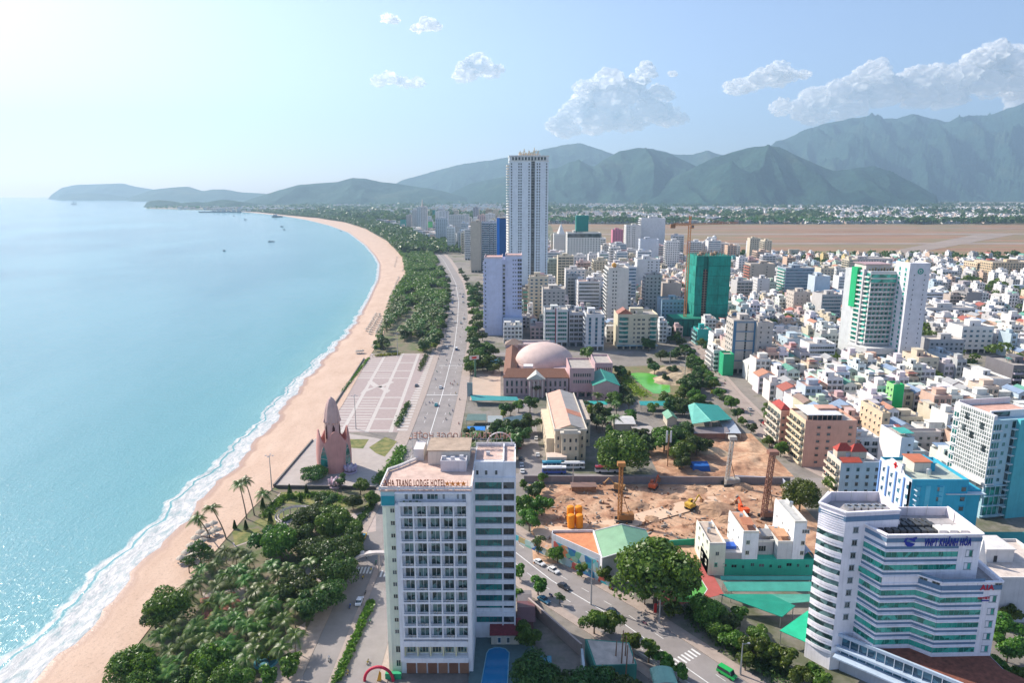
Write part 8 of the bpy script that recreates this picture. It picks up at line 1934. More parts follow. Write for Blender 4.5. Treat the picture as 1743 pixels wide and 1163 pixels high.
# ================================================================ HOUSES
def house_proto(i):
 r=random.Random(100+i);w=r.choice([5.0,6.0,7.5,9.0,5.5,11.0]);d=r.choice([11.0,13.0,12.0,10.0]);fl=r.choice([2,3,3,4,4,5])if w<10 else r.choice([3,4]);h=fl*3.4+0.5
 root=thing('house',None,'house');b=MB();b.box(0,w,0,d,0,h);b.build('wall',m_paint,root,WHITE)
 FS=faces_of(w,d);n=1 if w<5.6 else 2 if w<8 else 3
 bal=r.random()<0.6;b=MB();g=MB()
 for k in range(fl):
  z=0.4+3.4*k
  for fk in('f','b'):
   F,W=FS[fk]
   for c in range(n):
    a=W*(c+0.5)/n;ww=min(2.2,W/n*0.62)
    b.wq(F,a-ww/2,a+ww/2,z+0.5,z+2.6,0.05,1);b.wb(F,a-ww/2-0.1,a+ww/2+0.1,z+2.62,z+2.75,0,0.5,0);b.wb(F,a-0.04,a+0.04,z+0.5,z+2.6,0,0.1,0)
   if bal and k and fk=='f':
    g.wb(F,0.1,W-0.1,z-0.1,z+0.08,0,1.2,0);g.wb(F,0.1,W-0.1,z+0.08,z+0.95,1.08,1.2,0);g.wb(F,0.1,0.22,z+0.08,z+0.95,0,1.07,0);g.wb(F,W-0.22,W-0.1,z+0.08,z+0.95,0,1.07,0)
  if i%2==0:
   F,W=FS['l']
   for c in(0.25,0.6,0.85)[:2+i%3]:b.wq(F,W*c-0.45,W*c+0.45,z+1.2,z+2.4,0.05,1);b.wb(F,W*c-0.6,W*c+0.6,z+2.42,z+2.5,0,0.35,0)
 b.build('window',[m_paint,g_dark],root,WHITE,kind='stuff')
 if bal:g.build('balcony',m_paint,root,WHITE,kind='stuff')
 rt=('terrace','sheet','terrace','tiled','terrace','lean')[i%6]
 if rt=='sheet' or rt=='tiled':
  mt=m_sheet if rt=='sheet' else m_tile
  gg=gable_roof(root,w,d,h,w*0.2+0.6,(0.4,0.4,0.4),0.35,'y',mat=mt);gg.build('gable',m_paint,root,WHITE)
 else:
  b=MB();b.box(0.2,w-0.2,0.2,d-0.2,h,h+0.02);b.build('roof_deck',m_roofc,root,(0.4,0.36,0.32));t=0.2
  b=MB();b.box(0,w,0,t,h,h+0.9);b.box(0,w,d-t,d,h,h+0.9);b.box(0,t,t,d-t,h,h+0.9);b.box(w-t,w,t,d-t,h,h+0.9);b.build('parapet',m_paint,root,WHITE)
  s0,s1=d*0.3,d*0.3+r.uniform(3,5);b=MB();b.box(0.4,w*0.62,s0,s1,h+0.02,h+2.9,0);b.wb((0.4,s0,1,0,0,-1),0.6,1.5,h+0.1,h+2.2,0,0.06,1);b.box(0.2,w*0.66,s0-0.3,s1+0.3,h+2.9,h+3.08,0);b.build('stair_house',[m_paint,m_dark],root,WHITE)
  if rt=='lean':
   b=MB();b.hexa([(0.2,s1,h+2.2),(w-0.2,s1,h+2.2),(w-0.2,d-0.2,h+2.7),(0.2,d-0.2,h+2.7),(0.2,s1,h+2.28),(w-0.2,s1,h+2.28),(w-0.2,d-0.2,h+2.78),(0.2,d-0.2,h+2.78)]);b.build('awning',m_sheet,root,(0.4,0.4,0.4))
  b=MB();x,y=w*0.8,d*r.choice([0.15,0.7]);b.cyl(x,y,h+0.9,h+2.3,0.55,n=9);b.rod((x-.4,y,h),(x-.4,y,h+0.9),0.06,4);b.rod((x+.4,y,h),(x+.4,y,h+0.9),0.06,4);b.build('water_tank',m_steel,root)
 return dict(root=root,w=w,d=d,h=h,fl=fl,rt=rt)
PROT=[house_proto(i)for i in range(18)]
WC=[('white',(0.78,0.76,0.73)),('white',(0.74,0.74,0.74)),('cream',(0.62,0.55,0.42)),('pale grey',(0.50,0.49,0.48)),('pale blue',(0.46,0.56,0.62)),('peach',(0.62,0.45,0.34)),('pale green',(0.48,0.58,0.48)),('white',(0.72,0.70,0.68)),('yellow',(0.62,0.50,0.24)),('pinkish',(0.58,0.42,0.40)),('white',(0.69,0.68,0.68)),('turquoise',(0.14,0.42,0.42))]
WW=[11,9,9,5,2,4,1.5,10,1,3,9,0.5]
RCOL=[('red',(0.36,0.11,0.08)),('orange',(0.46,0.22,0.14)),('grey',(0.36,0.36,0.36)),('green',(0.12,0.32,0.24)),('blue',(0.22,0.30,0.42)),('white',(0.62,0.62,0.60)),('brown',(0.26,0.17,0.13)),('pale',(0.48,0.46,0.43))]
DECK=[(0.46,0.42,0.38),(0.56,0.50,0.44),(0.50,0.32,0.26),(0.34,0.33,0.33),(0.60,0.56,0.50)]
LM=[('the salmon pink hotel',180,330),('the red gabled villa',165,270),('the blue clinic',170,230),('the white and green tower',255,450),('the blue framed slab tower',150,445),('the vivid green narrow house',240,360),('the pale blue narrow block',300,445),('the dormitory',450,640),('the gridded white hotel',220,290),('the blank white blocks',270,370),('the green wrapped tower',180,600),('the grey-blue glass block',330,800),('the tallest tower',15,700),('the stepped white hotel',110,610),('the theatre',30,420),('the airfield',500,1200)]
FLN={2:'two-storey',3:'three-storey',4:'four-storey',5:'five-storey'}
SPOTS=[]
def mid_block(x,y,w,d,h,i):
 cn,c=R.choices(WC,WW)[0];st=R.choice([('grid',max(2,int(w/3.3)),1.6,1.5,g_dark),('balc',max(2,int(w/4)),1.2),('ribbon',1.5,R.choice([g_blue,g_teal,g_dark]),0.8),('grid',max(2,int(w/4)),2.2,1.6,g_blue)])
 best=min(LM,key=lambda l:math.hypot(x-l[1],y-l[2]));rel='behind' if y-best[2]>abs(x-best[1])else 'in front of' if best[2]-y>abs(x-best[1])else 'right of' if x>best[1]else 'left of'
 lab='%s %d-storey block with %s, %s %s'%(cn,int(h/3.3),{'grid':'rows of windows','balc':'balconies','ribbon':'glass bands'}[st[0]],rel,best[0])
 block('apartment_block',lab,0,0,0,0,d,c,st,R.choice([('grid',3,1.4,1.4),('balc',3,1.1),None]),None,cat='building',y0=y,h=h,X=(x,x+w),roof=R.choice(DECK),group='mid-rise blocks of the town');FP.append((x,x+w,y,y+d))
k=0
for(x0_,x1_,y0_,y1_,n_,h0_,h1_)in((10,160,600,960,30,20,48),(170,480,560,1150,24,16,30),(180,420,330,560,9,16,24),(0,420,960,1300,36,18,50),(-170,20,1250,2300,48,25,75),(480,900,600,1150,10,12,20)):
 for _ in range(n_*12):
  if n_<=0:break
  x,y,w,d=R.uniform(x0_,x1_),y0_+(y1_-y0_)*R.random(),R.uniform(12,24),R.uniform(12,22)
  if not all(free(x+w*p,y+d*q,5)for p in(0,0.5,1)for q in(0,1))or onroad(x+w/2,y)or onroad(x,y)or onroad(x+w,y+d):continue
  mid_block(x,y,w,d,R.uniform(h0_,h1_),k);FPA=np.array(FP);k+=1;n_-=1
def house_field(x0,x1,y0,y1,dens_,xs=13.0,keep=1.0,jit=1.0):
 y=y0
 while y<y1:
  x=x0+R.uniform(0,4);fr=1 if int((y-y0)/xs)%2 else-1
  while x<x1:
   p=R.choices(range(18),[1]*18)[0];w=PROT[p]['w']
   if R.random()<dens_ and abs(x+w/2)<0.80*y+30 and free(x+w/2,y+6,5.5)and not onroad(x+w/2,y+6)and not green(x,y):SPOTS.append((x,y+R.uniform(-1.2,1.2),p,fr))
   x+=w+(0.15 if R.random()<0.8 else R.uniform(1.5,5))
  y+=xs+(0.4 if fr<0 else 4.2)
house_field(150,430,262,560,0.97);house_field(166,430,560,900,0.72);house_field(430,760,400,900,0.36)
house_field(-8,150,545,900,0.80);house_field(-40,300,900,1250,0.72);house_field(300,1000,900,1230,0.42);house_field(106,128,380,500,0.0);house_field(-60,100,1250,1700,0.5,15)
SPOTS=[s for s in SPOTS if not(40<s[0]<150 and s[1]<545)]
SPOTS.sort(key=lambda s:math.hypot(s[0],s[1])/(PROT[s[2]]['h']+PROT[s[2]]['w'])*10)
def house_label(x,y,p,cn,rn):
 best=min(LM,key=lambda l:math.hypot(x-l[1],y-l[2]));dx,dy=x-best[1],y-best[2]
 q=math.hypot(dx,dy);rel='right beside' if q<22 else('behind' if dy>abs(dx)else 'in front of' if-dy>abs(dx)else 'right of' if dx>0 else 'left of')
 dist='' if q<22 else 'close ' if q<55 else '' if q<110 else 'well '
 rt={'terrace':'flat roofed','lean':rn+' roof awning','sheet':rn+' sheet roof','tiled':rn+' tiled roof'}[PROT[p]['rt']]
 return '%s %s %s house, %s, %s%s %s'%('narrow' if PROT[p]['w']<6.5 else 'wide',cn,FLN[PROT[p]['fl']],rt,dist,rel,best[0])
NI=298
def cap16(s):w=s.split();return s if len(w)<=16 else ' '.join(w[1:])
for i,(x,y,p,fr)in enumerate(SPOTS[:NI]):
 P_=PROT[p];cn,c=R.choices(WC,WW)[0];rn,rc=R.choice(RCOL);c=tuple(v*R.uniform(0.93,1.04)for v in c)
 o=copy_tree(P_['root'])
 if fr>0:o.location=(x+P_['w'],y+P_['d'],0);o.rotation_euler=(0,0,math.pi)
 else:o.location=(x,y,0)
 o['label']=cap16(house_label(x,y,p,cn,rn));o['group']='tube houses of the old town'
 dk=R.choice(DECK)
 o['_c']=1;o['wc']=c;o['rc']=rc;o['dk']=dk
kids={}
for o in COL.objects:
 if o.parent is not None and 'wc' in o.parent:kids.setdefault(o.parent.name,[]).append(o)
for o in[q for q in COL.objects if 'wc' in q]:
 for ch in kids[o.name]:
  k=ch.name.split('.')[0]
  ch.color=(tuple(o['wc'])if k in('wall','window','balcony','parapet','stair_house','gable')else tuple(o['rc'])if k in('roof','awning')else tuple(o['dk']))+(1,)
 for k in('_c','wc','rc','dk'):del o[k]
# the rest of the houses as one mass
wallm=[M('house_render_%d'%i,c,0.8,0.14,0.25,0.15)for i,(n_,c)in enumerate(WC)];roofm=[M('house_roof_%d'%i,c,0.7,0.25,0.4)for i,(n_,c)in enumerate(RCOL)];deckm=[M('house_deck_%d'%i,c,0.85,0.25,0.4)for i,c in enumerate(DECK)]
HM=wallm+roofm+deckm+[g_dark,m_steel];iG=len(HM)-2;iS=len(HM)-1;nW=len(wallm);nRf=len(roofm)
def mass(name,spots,label,simple=False):
 b=MB()
 for(x,y,p,fr)in spots:
  P_=PROT[p];w,d,h=P_['w'],P_['d'],P_['h'];wi=R.choices(range(nW),WW)[0];ri=nW+R.randrange(nRf);di=nW+nRf+R.randrange(len(DECK))
  b.box(x,x+w,y,y+d,0,h,wi,skip=(0,1));rt=P_['rt']
  F=(x,y,1,0,0,-1);n=1 if w<5.6 else 2 if w<8 else 3
  for k in range(P_['fl']):
   z=0.4+3.4*k
   for c in range(n):a=w*(c+0.5)/n;b.wq(F,a-0.8,a+0.8,z+0.5,z+2.5,0.06,iG)
   if not simple:
    if p%2:b.wb(F,0.1,w-0.1,z-0.1,z+0.8,0.06,0.9,wi)
    b.wq((x,y+d,0,-1,-1,0),d*0.4,d*0.4+1,z+1,z+2.2,0.05,iG)
  if rt in('sheet','tiled'):
   r_=w*0.2+0.6;b.quad([(x-.3,y-.3,h),(x+w/2,y-.3,h+r_),(x+w/2,y+d+.3,h+r_),(x-.3,y+d+.3,h)],ri);b.quad([(x+w/2,y-.3,h+r_),(x+w+.3,y-.3,h),(x+w+.3,y+d+.3,h),(x+w/2,y+d+.3,h+r_)],ri);b.quad([(x,y,h),(x+w,y,h),(x+w/2,y,h+r_)],wi)
  else:
   b.quad([(x,y,h-0.3),(x+w,y,h-0.3),(x+w,y+d,h-0.3),(x,y+d,h-0.3)],di)
   b.box(x+0.4,x+w*0.6,y+d*0.35,y+d*0.7,h-0.3,h+2.4,wi,skip=(0,))
   if p%3==0:b.box(x+w*0.7,x+w*0.9,y+d*0.2,y+d*0.3,h,h+1.6,iS)
   if rt=='lean':b.quad([(x,y+d*0.72,h+2),(x+w,y+d*0.72,h+2),(x+w,y+d,h+2.5),(x,y+d,h+2.5)],ri)
 o=b.build(name,HM,kind='stuff');o['label']=label;return o
mass('old_town_houses',SPOTS[NI:],'crowded mass of further town houses behind the nearest ones')
for P_ in PROT:
 for ch in list(P_['root'].children):bpy.data.objects.remove(ch)
 bpy.data.objects.remove(P_['root'])
# trees among the houses
def between(n,x0,x1,y0,y1,kinds,label,group,sr=(0.7,1.2)):
 k=0
 for _ in range(n*8):
  x,y=R.uniform(x0,x1),R.uniform(y0,y1)
  if abs(x)>0.8*y+20 or not free(x,y,1.5):continue
  tree(x,y,R.choice(kinds),R.uniform(*sr),label,group);k+=1
  if k>=n:break
between(8,165,330,270,560,['dark','broad'],'tree squeezed between the roofs of the old town','trees between old town roofs',(0.6,1.1))
pts=[(R.uniform(175,760),R.uniform(330,930))for _ in range(1500)]
clump_stuff('town_trees',[p for p in pts if free(p[0],p[1],2)and not onroad(*p)and(green(*p)or R.random()<0.35)],3.6,6.0,m_leaf,70,0.36,'trees scattered among the low houses on the right',lift=3.5)
pts=[]
for i in range(900):
 y=R.uniform(900,1330);x=R.uniform(20,1000)
 if free(x,y,4)and(y>1180 or R.random()<0.35 or x>500):pts.append((x,y))
clump_stuff('airfield_edge_trees',pts,4.5,8,m_leafd,22,0.6,'trees along the near edge of the airfield')
# ================================================================ AIRFIELD AND THE FAR TOWN
m_air,nt,bs=newmat('dry_airfield_grass');pos=nn(nt,'ShaderNodeNewGeometry').outputs['Position'];n1=noisen(nt,0.006,vecmul(nt,pos,(0.25,1.2,1)),6,0.65)
nt.links.new(ramp(nt,n1,[(0.34,(0.19,0.105,0.055)),(0.47,(0.29,0.165,0.095)),(0.56,(0.19,0.15,0.075)),(0.70,(0.31,0.225,0.145))]),bs.inputs['Base Color']);bs.inputs['Roughness'].default_value=0.95
b=MB();b.quad([(100,1340,0.3),(3200,1330,0.3),(3600,2780,0.3),(150,2700,0.3)]);b.build('airfield',m_air,kind='structure')
m_run=M('runway_concrete',(0.30,0.24,0.20),0.9,0.25,0.01,world=True)
b=MB()
for(y0_,y1_,s)in((1640,1690,0),(2010,2080,40),(2380,2410,0)):b.quad([(150,y0_,0.6),(3400,y0_+s,0.6),(3400,y1_+s,0.6),(150,y1_,0.6)])
b.quad([(700,1340,0.62),(760,1340,0.62),(1500,2050,0.62),(1380,2050,0.62)]);b.build('runway',m_run,kind='structure')
hf=MB();t=thing('hangar','dark arched hangar at the far side of the airfield','hangar',(*U(1225,380),0));n=10
for i in range(n):
 a0,a1=math.pi*i/n,math.pi*(i+1)/n;hf.quad([(45*math.cos(a0),0,24*math.sin(a0)),(45*math.cos(a1),0,24*math.sin(a1)),(45*math.cos(a1),90,24*math.sin(a1)),(45*math.cos(a0),90,24*math.sin(a0))])
hf.quad([(45*math.cos(math.pi*i/n),1,24*math.sin(math.pi*i/n))for i in range(n+1)]);hf.build('vault',m_paint,t,(0.16,0.17,0.20))
# far town: thousands of pale houses in the haze
r=random.Random(9);spots=[]
def far_field(n,y0,y1,fx,size=(8,24),hh=(5,14),dens_=None):
 out=[]
 for _ in range(n):
  y=y0+(y1-y0)*r.random()**1.5;x=fx(y)
  if x is None:continue
  nse=mnoise.noise(Vector((x*0.0016,y*0.0007,2.0)))
  if nse<-0.08:continue
  out.append((x,y,r.uniform(*size),r.uniform(*size),r.uniform(*hh)))
 return out
def fx1(y):
 lo=max(np.interp(y,_iy,_ix)+90,-0.36*y);return r.uniform(lo,0.8*y)
fs=far_field(15000,2750,8200,fx1,(9,26),(5,15))+far_field(900,1700,2750,lambda y:r.uniform(np.interp(y,_iy,_ix)+100,20),(9,22),(6,22))+far_field(500,1700,3200,lambda y:r.uniform(-120,60),(16,26),(15,40))
b=MB();farm=[M('far_wall_%d'%i,c,0.85,0.1,0.05)for i,c in enumerate(((0.72,0.71,0.69),(0.62,0.50,0.44),(0.48,0.50,0.54),(0.60,0.42,0.34),(0.3,0.42,0.5)))]+[M('far_roof_%d'%i,c,0.85,0.1,0.05)for i,c in enumerate(((0.5,0.48,0.45),(0.42,0.16,0.10),(0.32,0.30,0.30),(0.6,0.58,0.55)))]+[m_dark]
for(x,y,w,d,h)in fs:
 wi=r.choices(range(5),[8,3,3,1.5,0.7])[0];b.box(x,x+w,y,y+d,0,h,wi,skip=(0,1));b.quad([(x,y,h),(x+w,y,h),(x+w,y+d,h),(x,y+d,h)],5+r.choices(range(4),[4,2,2,3])[0])
 k=max(1,int(h/4))
 for q in range(k):b.quad([(x+w*0.12,y-0.15,h*(q+0.35)/k),(x+w*0.88,y-0.15,h*(q+0.35)/k),(x+w*0.88,y-0.15,h*(q+0.7)/k),(x+w*0.12,y-0.15,h*(q+0.7)/k)],9)if y<3500 else None
o=b.build('far_town_houses',farm,kind='stuff');o['label']='far districts of small pale houses before the mountains'
pts=[]
for i in range(5200):
 y=2700+5200*r.random()**1.4;x=fx1(y)
 if mnoise.noise(Vector((x*0.0016,y*0.0007,2.0)))<-0.04 or r.random()<0.12:pts.append((x,y))
clump_stuff('far_woods',pts,9,20,m_leafd,9,0.8,'dark tree belts of the far plain')
pts=[(r.uniform(100,3300),2740+r.uniform(0,260))for i in range(1500)]
clump_stuff('airfield_far_trees',pts,8,14,m_leafd,9,0.8,'tree belt along the far edge of the airfield')
pts=[(r.uniform(np.interp(y,_iy,_ix)+60,20),y)for y in[r.uniform(1500,2700)for _ in range(1500)]]
clump_stuff('boulevard_woods',pts,5,9,m_leafd,12,0.7,'greenery between the far hotels and the bay')
# ================================================================ VEHICLES
m_tyre=M('tyre_rubber',(0.02,0.02,0.02),0.9,0.1,1.0)
m_car=M('car_paint',None,0.25,0.05,1.0,spec=0.6)
def car_parts(kind):
 L,W_,H={'car':(4.3,1.75,1.5),'van':(5.0,1.9,2.1)}[kind];b=MB();hw=W_/2
 pr=[(-L/2,0.35),(-L/2,0.85),(-L/2+0.25,0.95),(-L*0.27,1.0),(L*0.25,0.95),(L/2-0.1,0.80),(L/2,0.35)]if kind=='car' else[(-L/2,0.4),(-L/2,1.1),(L*0.3,1.1),(L/2,0.9),(L/2,0.4)]
 def extr(p,w,mi=0):
  n=len(p);b0=len(b.v);b.v+=[(x,-w,z)for x,z in p]+[(x,w,z)for x,z in p]
  for i in range(n):j=(i+1)%n;b.f.append((b0+i,b0+n+i,b0+n+j,b0+j));b.m.append(mi)
  b.f.append(tuple(b0+i for i in range(n)));b.f.append(tuple(b0+n+i for i in reversed(range(n))));b.m+=[mi,mi]
 extr(pr,hw);body=b.mesh('body',[m_car]);b.__init__()
 cb=[(-L*0.36,0.97),(-L*0.25,H-0.12),(-L*0.20,H-0.06),(L*0.08,H-0.06),(L*0.24,0.96)]if kind=='car' else[(-L*0.48,1.1),(-L*0.46,H-0.1),(L*0.25,H-0.1),(L*0.36,1.1)]
 extr(cb,hw*0.88);win=b.mesh('windows',[g_dark]);b.__init__()
 x0,x1=(-L*0.23,L*0.08)if kind=='car' else(-L*0.45,L*0.25);b.box(x0,x1,-hw*0.84,hw*0.84,H-0.06 if kind=='car' else H-0.1,H);roof=b.mesh('roof',[m_car]);b.__init__()
 b.rod((0,-0.11,0),(0,0.11,0),0.32,10);wheel=b.mesh('wheel',[m_tyre])
 b.__init__();b.box(-0.04,0.04,-0.18,0.18,-0.08,0.08);lamp=b.mesh('headlight',[M('headlight_glass',(0.8,0.8,0.75),0.2)])
 return L,W_,body,win,roof,wheel,lamp
CP={k:car_parts(k)for k in('car','van')}
def car(x,y,rz,col,label,group=None,kind='car',z=0.05,roofcol=None):
 L,W_,body,win,roof,wheel,lamp=CP[kind];t=thing('car' if kind=='car' else 'van',label,kind,(x,y,z),rz,group)
 link('body',body,t,col);link('windows',win,t);link('roof',roof,t,roofcol or col)
 for sx in(-0.31,0.31):
  for s in(-1,1):link('wheel',wheel,t,loc=(L*sx,s*(W_/2-0.08),0.32))
 for s in(-0.6,0.6):link('headlight',lamp,t,loc=(L/2-0.02,s,0.68))
 return t
def at(px,py):return U(px,py)
# boats of joints grown into one figure
def figure(name,joints,edges,radii):
 me=bpy.data.meshes.new(name);me.from_pydata(joints,edges,[]);o=bpy.data.objects.new(name,me);COL.objects.link(o)
 o.modifiers.new('skin','SKIN');s=o.modifiers.new('sub','SUBSURF');s.levels=1
 for i,r_ in enumerate(radii):me.skin_vertices[0].data[i].radius=(r_,r_*0.85)
 me.skin_vertices[0].data[0].use_root=True
 bpy.context.view_layer.update();out=bpy.data.meshes.new_from_object(o,depsgraph=bpy.context.evaluated_depsgraph_get());bpy.data.objects.remove(o);out.name=name;return out
m_skin=M('skin_tone',(0.45,0.26,0.17),0.6,0.05,1.0);m_cloth=M('clothing',None,0.9,0.1,2.0);m_trs=M('dark_trousers',(0.05,0.06,0.09),0.9,0.1,2.0);m_hair=M('black_hair',(0.015,0.012,0.01),0.6,0.05,1.0)
def dressfig(me,f):
 me.materials.clear()
 for m in(m_skin,m_cloth,m_trs,m_hair):me.materials.append(m)
 for p in me.polygons:p.material_index=f(p.center)
 me.shade_smooth();return me
def stand(step=0.0,arm=0.1):
 J=[(0,0,0.95),(0,0,1.2),(0,0,1.42),(0,0,1.5),(0,0.02,1.66),(0.17,0,1.38),(0.24,0.05+arm,1.12),(0.25,0.12+arm,0.86),(-0.17,0,1.38),(-0.24,-0.05-arm,1.12),(-0.25,-arm,0.86),(0.09,0,0.88),(0.10,step*0.5+0.03,0.48),(0.10,step*0.6,0.08),(0.10,step*0.6+0.16,0.04),(-0.09,0,0.88),(-0.10,-step*0.4+0.03,0.48),(-0.10,-step,0.10),(-0.10,-step+0.16,0.05)]
 E=[(0,1),(1,2),(2,3),(3,4),(2,5),(5,6),(6,7),(2,8),(8,9),(9,10),(0,11),(11,12),(12,13),(13,14),(0,15),(15,16),(16,17),(17,18)]
 Rr=[0.14,0.12,0.13,0.05,0.10,0.06,0.045,0.035,0.06,0.045,0.035,0.085,0.06,0.04,0.035,0.085,0.06,0.04,0.035]
 return dressfig(figure('person',J,E,Rr),lambda c:3 if c.z>1.68 else 0 if c.z>1.47 or(abs(c.x)>0.2 and c.z<1.2)else 1 if c.z>0.93 else 2 if c.z>0.12 else 3)
def seated():
 J=[(0,0,0.78),(0,0.03,1.02),(0,0.08,1.22),(0,0.1,1.30),(0,0.13,1.45),(0.17,0.08,1.18),(0.24,0.28,1.02),(0.26,0.50,1.0),(-0.17,0.08,1.18),(-0.24,0.28,1.02),(-0.26,0.50,1.0),(0.12,0.08,0.75),(0.17,0.42,0.70),(0.15,0.40,0.32),(-0.12,0.08,0.75),(-0.17,0.42,0.70),(-0.15,0.40,0.32)]
 E=[(0,1),(1,2),(2,3),(3,4),(2,5),(5,6),(6,7),(2,8),(8,9),(9,10),(0,11),(11,12),(12,13),(0,14),(14,15),(15,16)]
 Rr=[0.15,0.13,0.14,0.06,0.13,0.06,0.045,0.035,0.06,0.045,0.035,0.09,0.07,0.05,0.09,0.07,0.05]
 return dressfig(figure('person',J,E,Rr),lambda c:3 if c.z>1.42 else 0 if c.z>1.28 or c.y>0.46 else 1 if c.z>0.85 else 2)
F_ST,F_WK,F_SE=stand(),stand(0.28,0.2),seated()
SH=[('white',(0.7,0.7,0.7)),('red',(0.45,0.04,0.04)),('blue',(0.05,0.12,0.4)),('black',(0.03,0.03,0.03)),('yellow',(0.6,0.45,0.05)),('green',(0.05,0.28,0.12)),('pink',(0.6,0.25,0.3))]
def person(x,y,pose,rz,lab,group,z=0.0,c=None):
 cn,col=c or R.choice(SH);o=link('person',pose,None,col,(x,y,z),rz=rz);tag(o,lab.replace('@',cn),'person',group);return o
b=MB()
for yy in(-0.62,0.66):
 pass
b.rod((-0.05,0,0),(0.05,0,0),0.3,12);me_wh=b.mesh('wheel',[m_tyre]);b.__init__()
b.hexa([(-0.13,-0.75,0.45),(0.13,-0.75,0.45),(0.12,0.05,0.35),(-0.12,0.05,0.35),(-0.14,-0.8,0.72),(0.14,-0.8,0.72),(0.13,0.1,0.74),(-0.13,0.1,0.74)]);b.hexa([(-0.17,0.28,0.35),(0.17,0.28,0.35),(0.1,0.45,0.4),(-0.1,0.45,0.4),(-0.2,0.35,0.98),(0.2,0.35,0.98),(0.1,0.5,0.95),(-0.1,0.5,0.95)]);b.hexa([(-0.14,0.05,0.3),(0.14,0.05,0.3),(0.14,0.3,0.3),(-0.14,0.3,0.3),(-0.14,0.05,0.38),(0.14,0.05,0.38),(0.14,0.3,0.38),(-0.14,0.3,0.38)]);me_mb=b.mesh('body',[m_car]);b.__init__()
b.rod((0,0.62,0.3),(0,0.4,1.0),0.04,5);b.rod((-0.32,0.4,1.02),(0.32,0.4,1.02),0.025,5);me_hb=b.mesh('handlebar',[m_steel]);b.__init__()
b.hexa([(-0.13,-0.7,0.74),(0.13,-0.7,0.74),(0.1,0.08,0.74),(-0.1,0.08,0.74),(-0.12,-0.68,0.82),(0.12,-0.68,0.82),(0.09,0.05,0.80),(-0.09,0.05,0.80)]);me_st=b.mesh('seat',[m_dark])
def moto(x,y,rz,lab,group,rider=True,z=0.05):
 cn,col=R.choice(SH);t=thing('motorbike',lab.replace('@',cn),'motorbike',(x,y,z),rz,group)
 link('body',me_mb,t,col);link('seat',me_st,t);link('handlebar',me_hb,t);link('wheel',me_wh,t,loc=(0,0.62,0.3));link('wheel',me_wh,t,loc=(0,-0.62,0.3))
 if rider:person(x+math.sin(rz)*0.28,y-math.cos(rz)*0.28,F_SE,rz,'motorbike rider in a @ shirt '+lab.split(' motorbike ')[-1],'riders '+group,z)
BK=[(1110,200),(1160,180),(1165,210),(1160,240),(1185,235),(1250,210),(1245,240),(1270,245),(1100,285),(1090,335),(1190,365),(1215,350),(1205,372),(1235,370),(1225,430),(1250,470),(1025,500),(1050,490),(1070,490),(1020,590),(1180,510),(1205,545),(1185,565),(1160,600),(970,690),(990,685),(1000,715),(970,735),(970,765),(940,800),(970,810),(920,730),(1205,720),(1245,630)]
for(px,py)in BK:
 x,y=U(460+px/3.88,560+py/3.88);z_='by the far end of the square' if py<300 else 'beside the middle of the square' if py<520 else 'beside the near end of the square'
 moto(x,y,(0.03 if x>-42 else math.pi)+R.uniform(-.1,.1),'@ motorbike on the boulevard '+z_,'motorbikes on the boulevard')
for i in range(34):
 y=R.uniform(520,900);xc=np.interp(y,[p[1]for p in RC],[p[0]for p in RC]);x=xc+R.choice([-6,-3,3,6])+R.uniform(-1,1)
 if i%3==0:cn,col=R.choice([('white',(0.7,0.7,0.7)),('silver',(0.4,0.42,0.44)),('dark',(0.04,0.04,0.05)),('blue',(0.05,0.12,0.35))]);car(x,y,math.pi/2+0.06,col,cn+' car on the tree lined part of the boulevard','cars on the far boulevard')
 else:moto(x,y,R.choice([0.06,math.pi]),'@ motorbike on the tree lined part of the boulevard','motorbikes on the far boulevard')
for(px,py,c,lab)in((750,661,(0.7,0.72,0.74),'white car in the middle lane beside the square'),(742.5,691,(0.05,0.3,0.34),'teal car driving along the middle of the square'),(709,658,(0.08,0.08,0.09),'dark car parked on the paving of the square')):
 x,y=U(px,py);car(x,y,math.pi/2,c,lab)
x,y=U(777,596);car(x,y,math.pi/2,(0.05,0.14,0.35),'blue and white van at the far end of the square',kind='van',roofcol=(0.7,0.7,0.7))
for i,(px,py)in enumerate(((619,916),(612,931),(605,946))):
 x,y=U(px,py);car(x,y,math.pi/2+0.02,(0.70,0.42,0.02),('farthest','middle','nearest')[i]+' yellow and blue taxi of the row parked beside the beach park','taxis parked by the park',roofcol=(0.05,0.40,0.50))
x,y=U(612,1027);car(x,y,math.pi/2,(0.66,0.68,0.74),'white car waiting at the crossing under the arch')
for(px,py,c,lab)in((918,961,(0.7,0.7,0.7),'white car parked at the mural wall, the farther one'),(942,974,(0.72,0.72,0.72),'white car parked at the mural wall, the nearer one'),(960,1002,(0.03,0.03,0.035),'black car driving in the middle of the avenue'),(926,1025,(0.05,0.16,0.25),'blue car beside the hotel wing on the avenue'),(1044,1046,(0.03,0.05,0.07),'dark car half hidden by the crowns over the warehouse')):
 x,y=U(px,py);car(x,y,rad(-48),c,lab)
x,y=U(1237,1151);car(x,y,rad(-50),(0.01,0.38,0.07),'bright green taxi van at the bottom of the avenue',kind='van')
for(px,py,lab)in((938,1016,'@ motorbike behind the blue car on the avenue'),(1098,1064,'@ motorbike beside the zebra crossing of the avenue'),(1040,1005,'@ motorbike near the far kerb of the avenue')):
 x,y=U(px,py);moto(x,y,rad(-138),lab,'motorbikes on the avenue')
for i,(px,py)in enumerate(((618,985),(632,972),(612,975),(640,960),(596,1035),(630,1060),(560,1125),(592,1148),(626,1130),(622,1012),(648,940),(625,950))):
 x,y=U(px,py);moto(x,y,R.choice([0.1,3.1]),'@ motorbike near the arch on the boulevard' if py<1070 else '@ motorbike at the lower end of the boulevard','motorbikes around the arch')
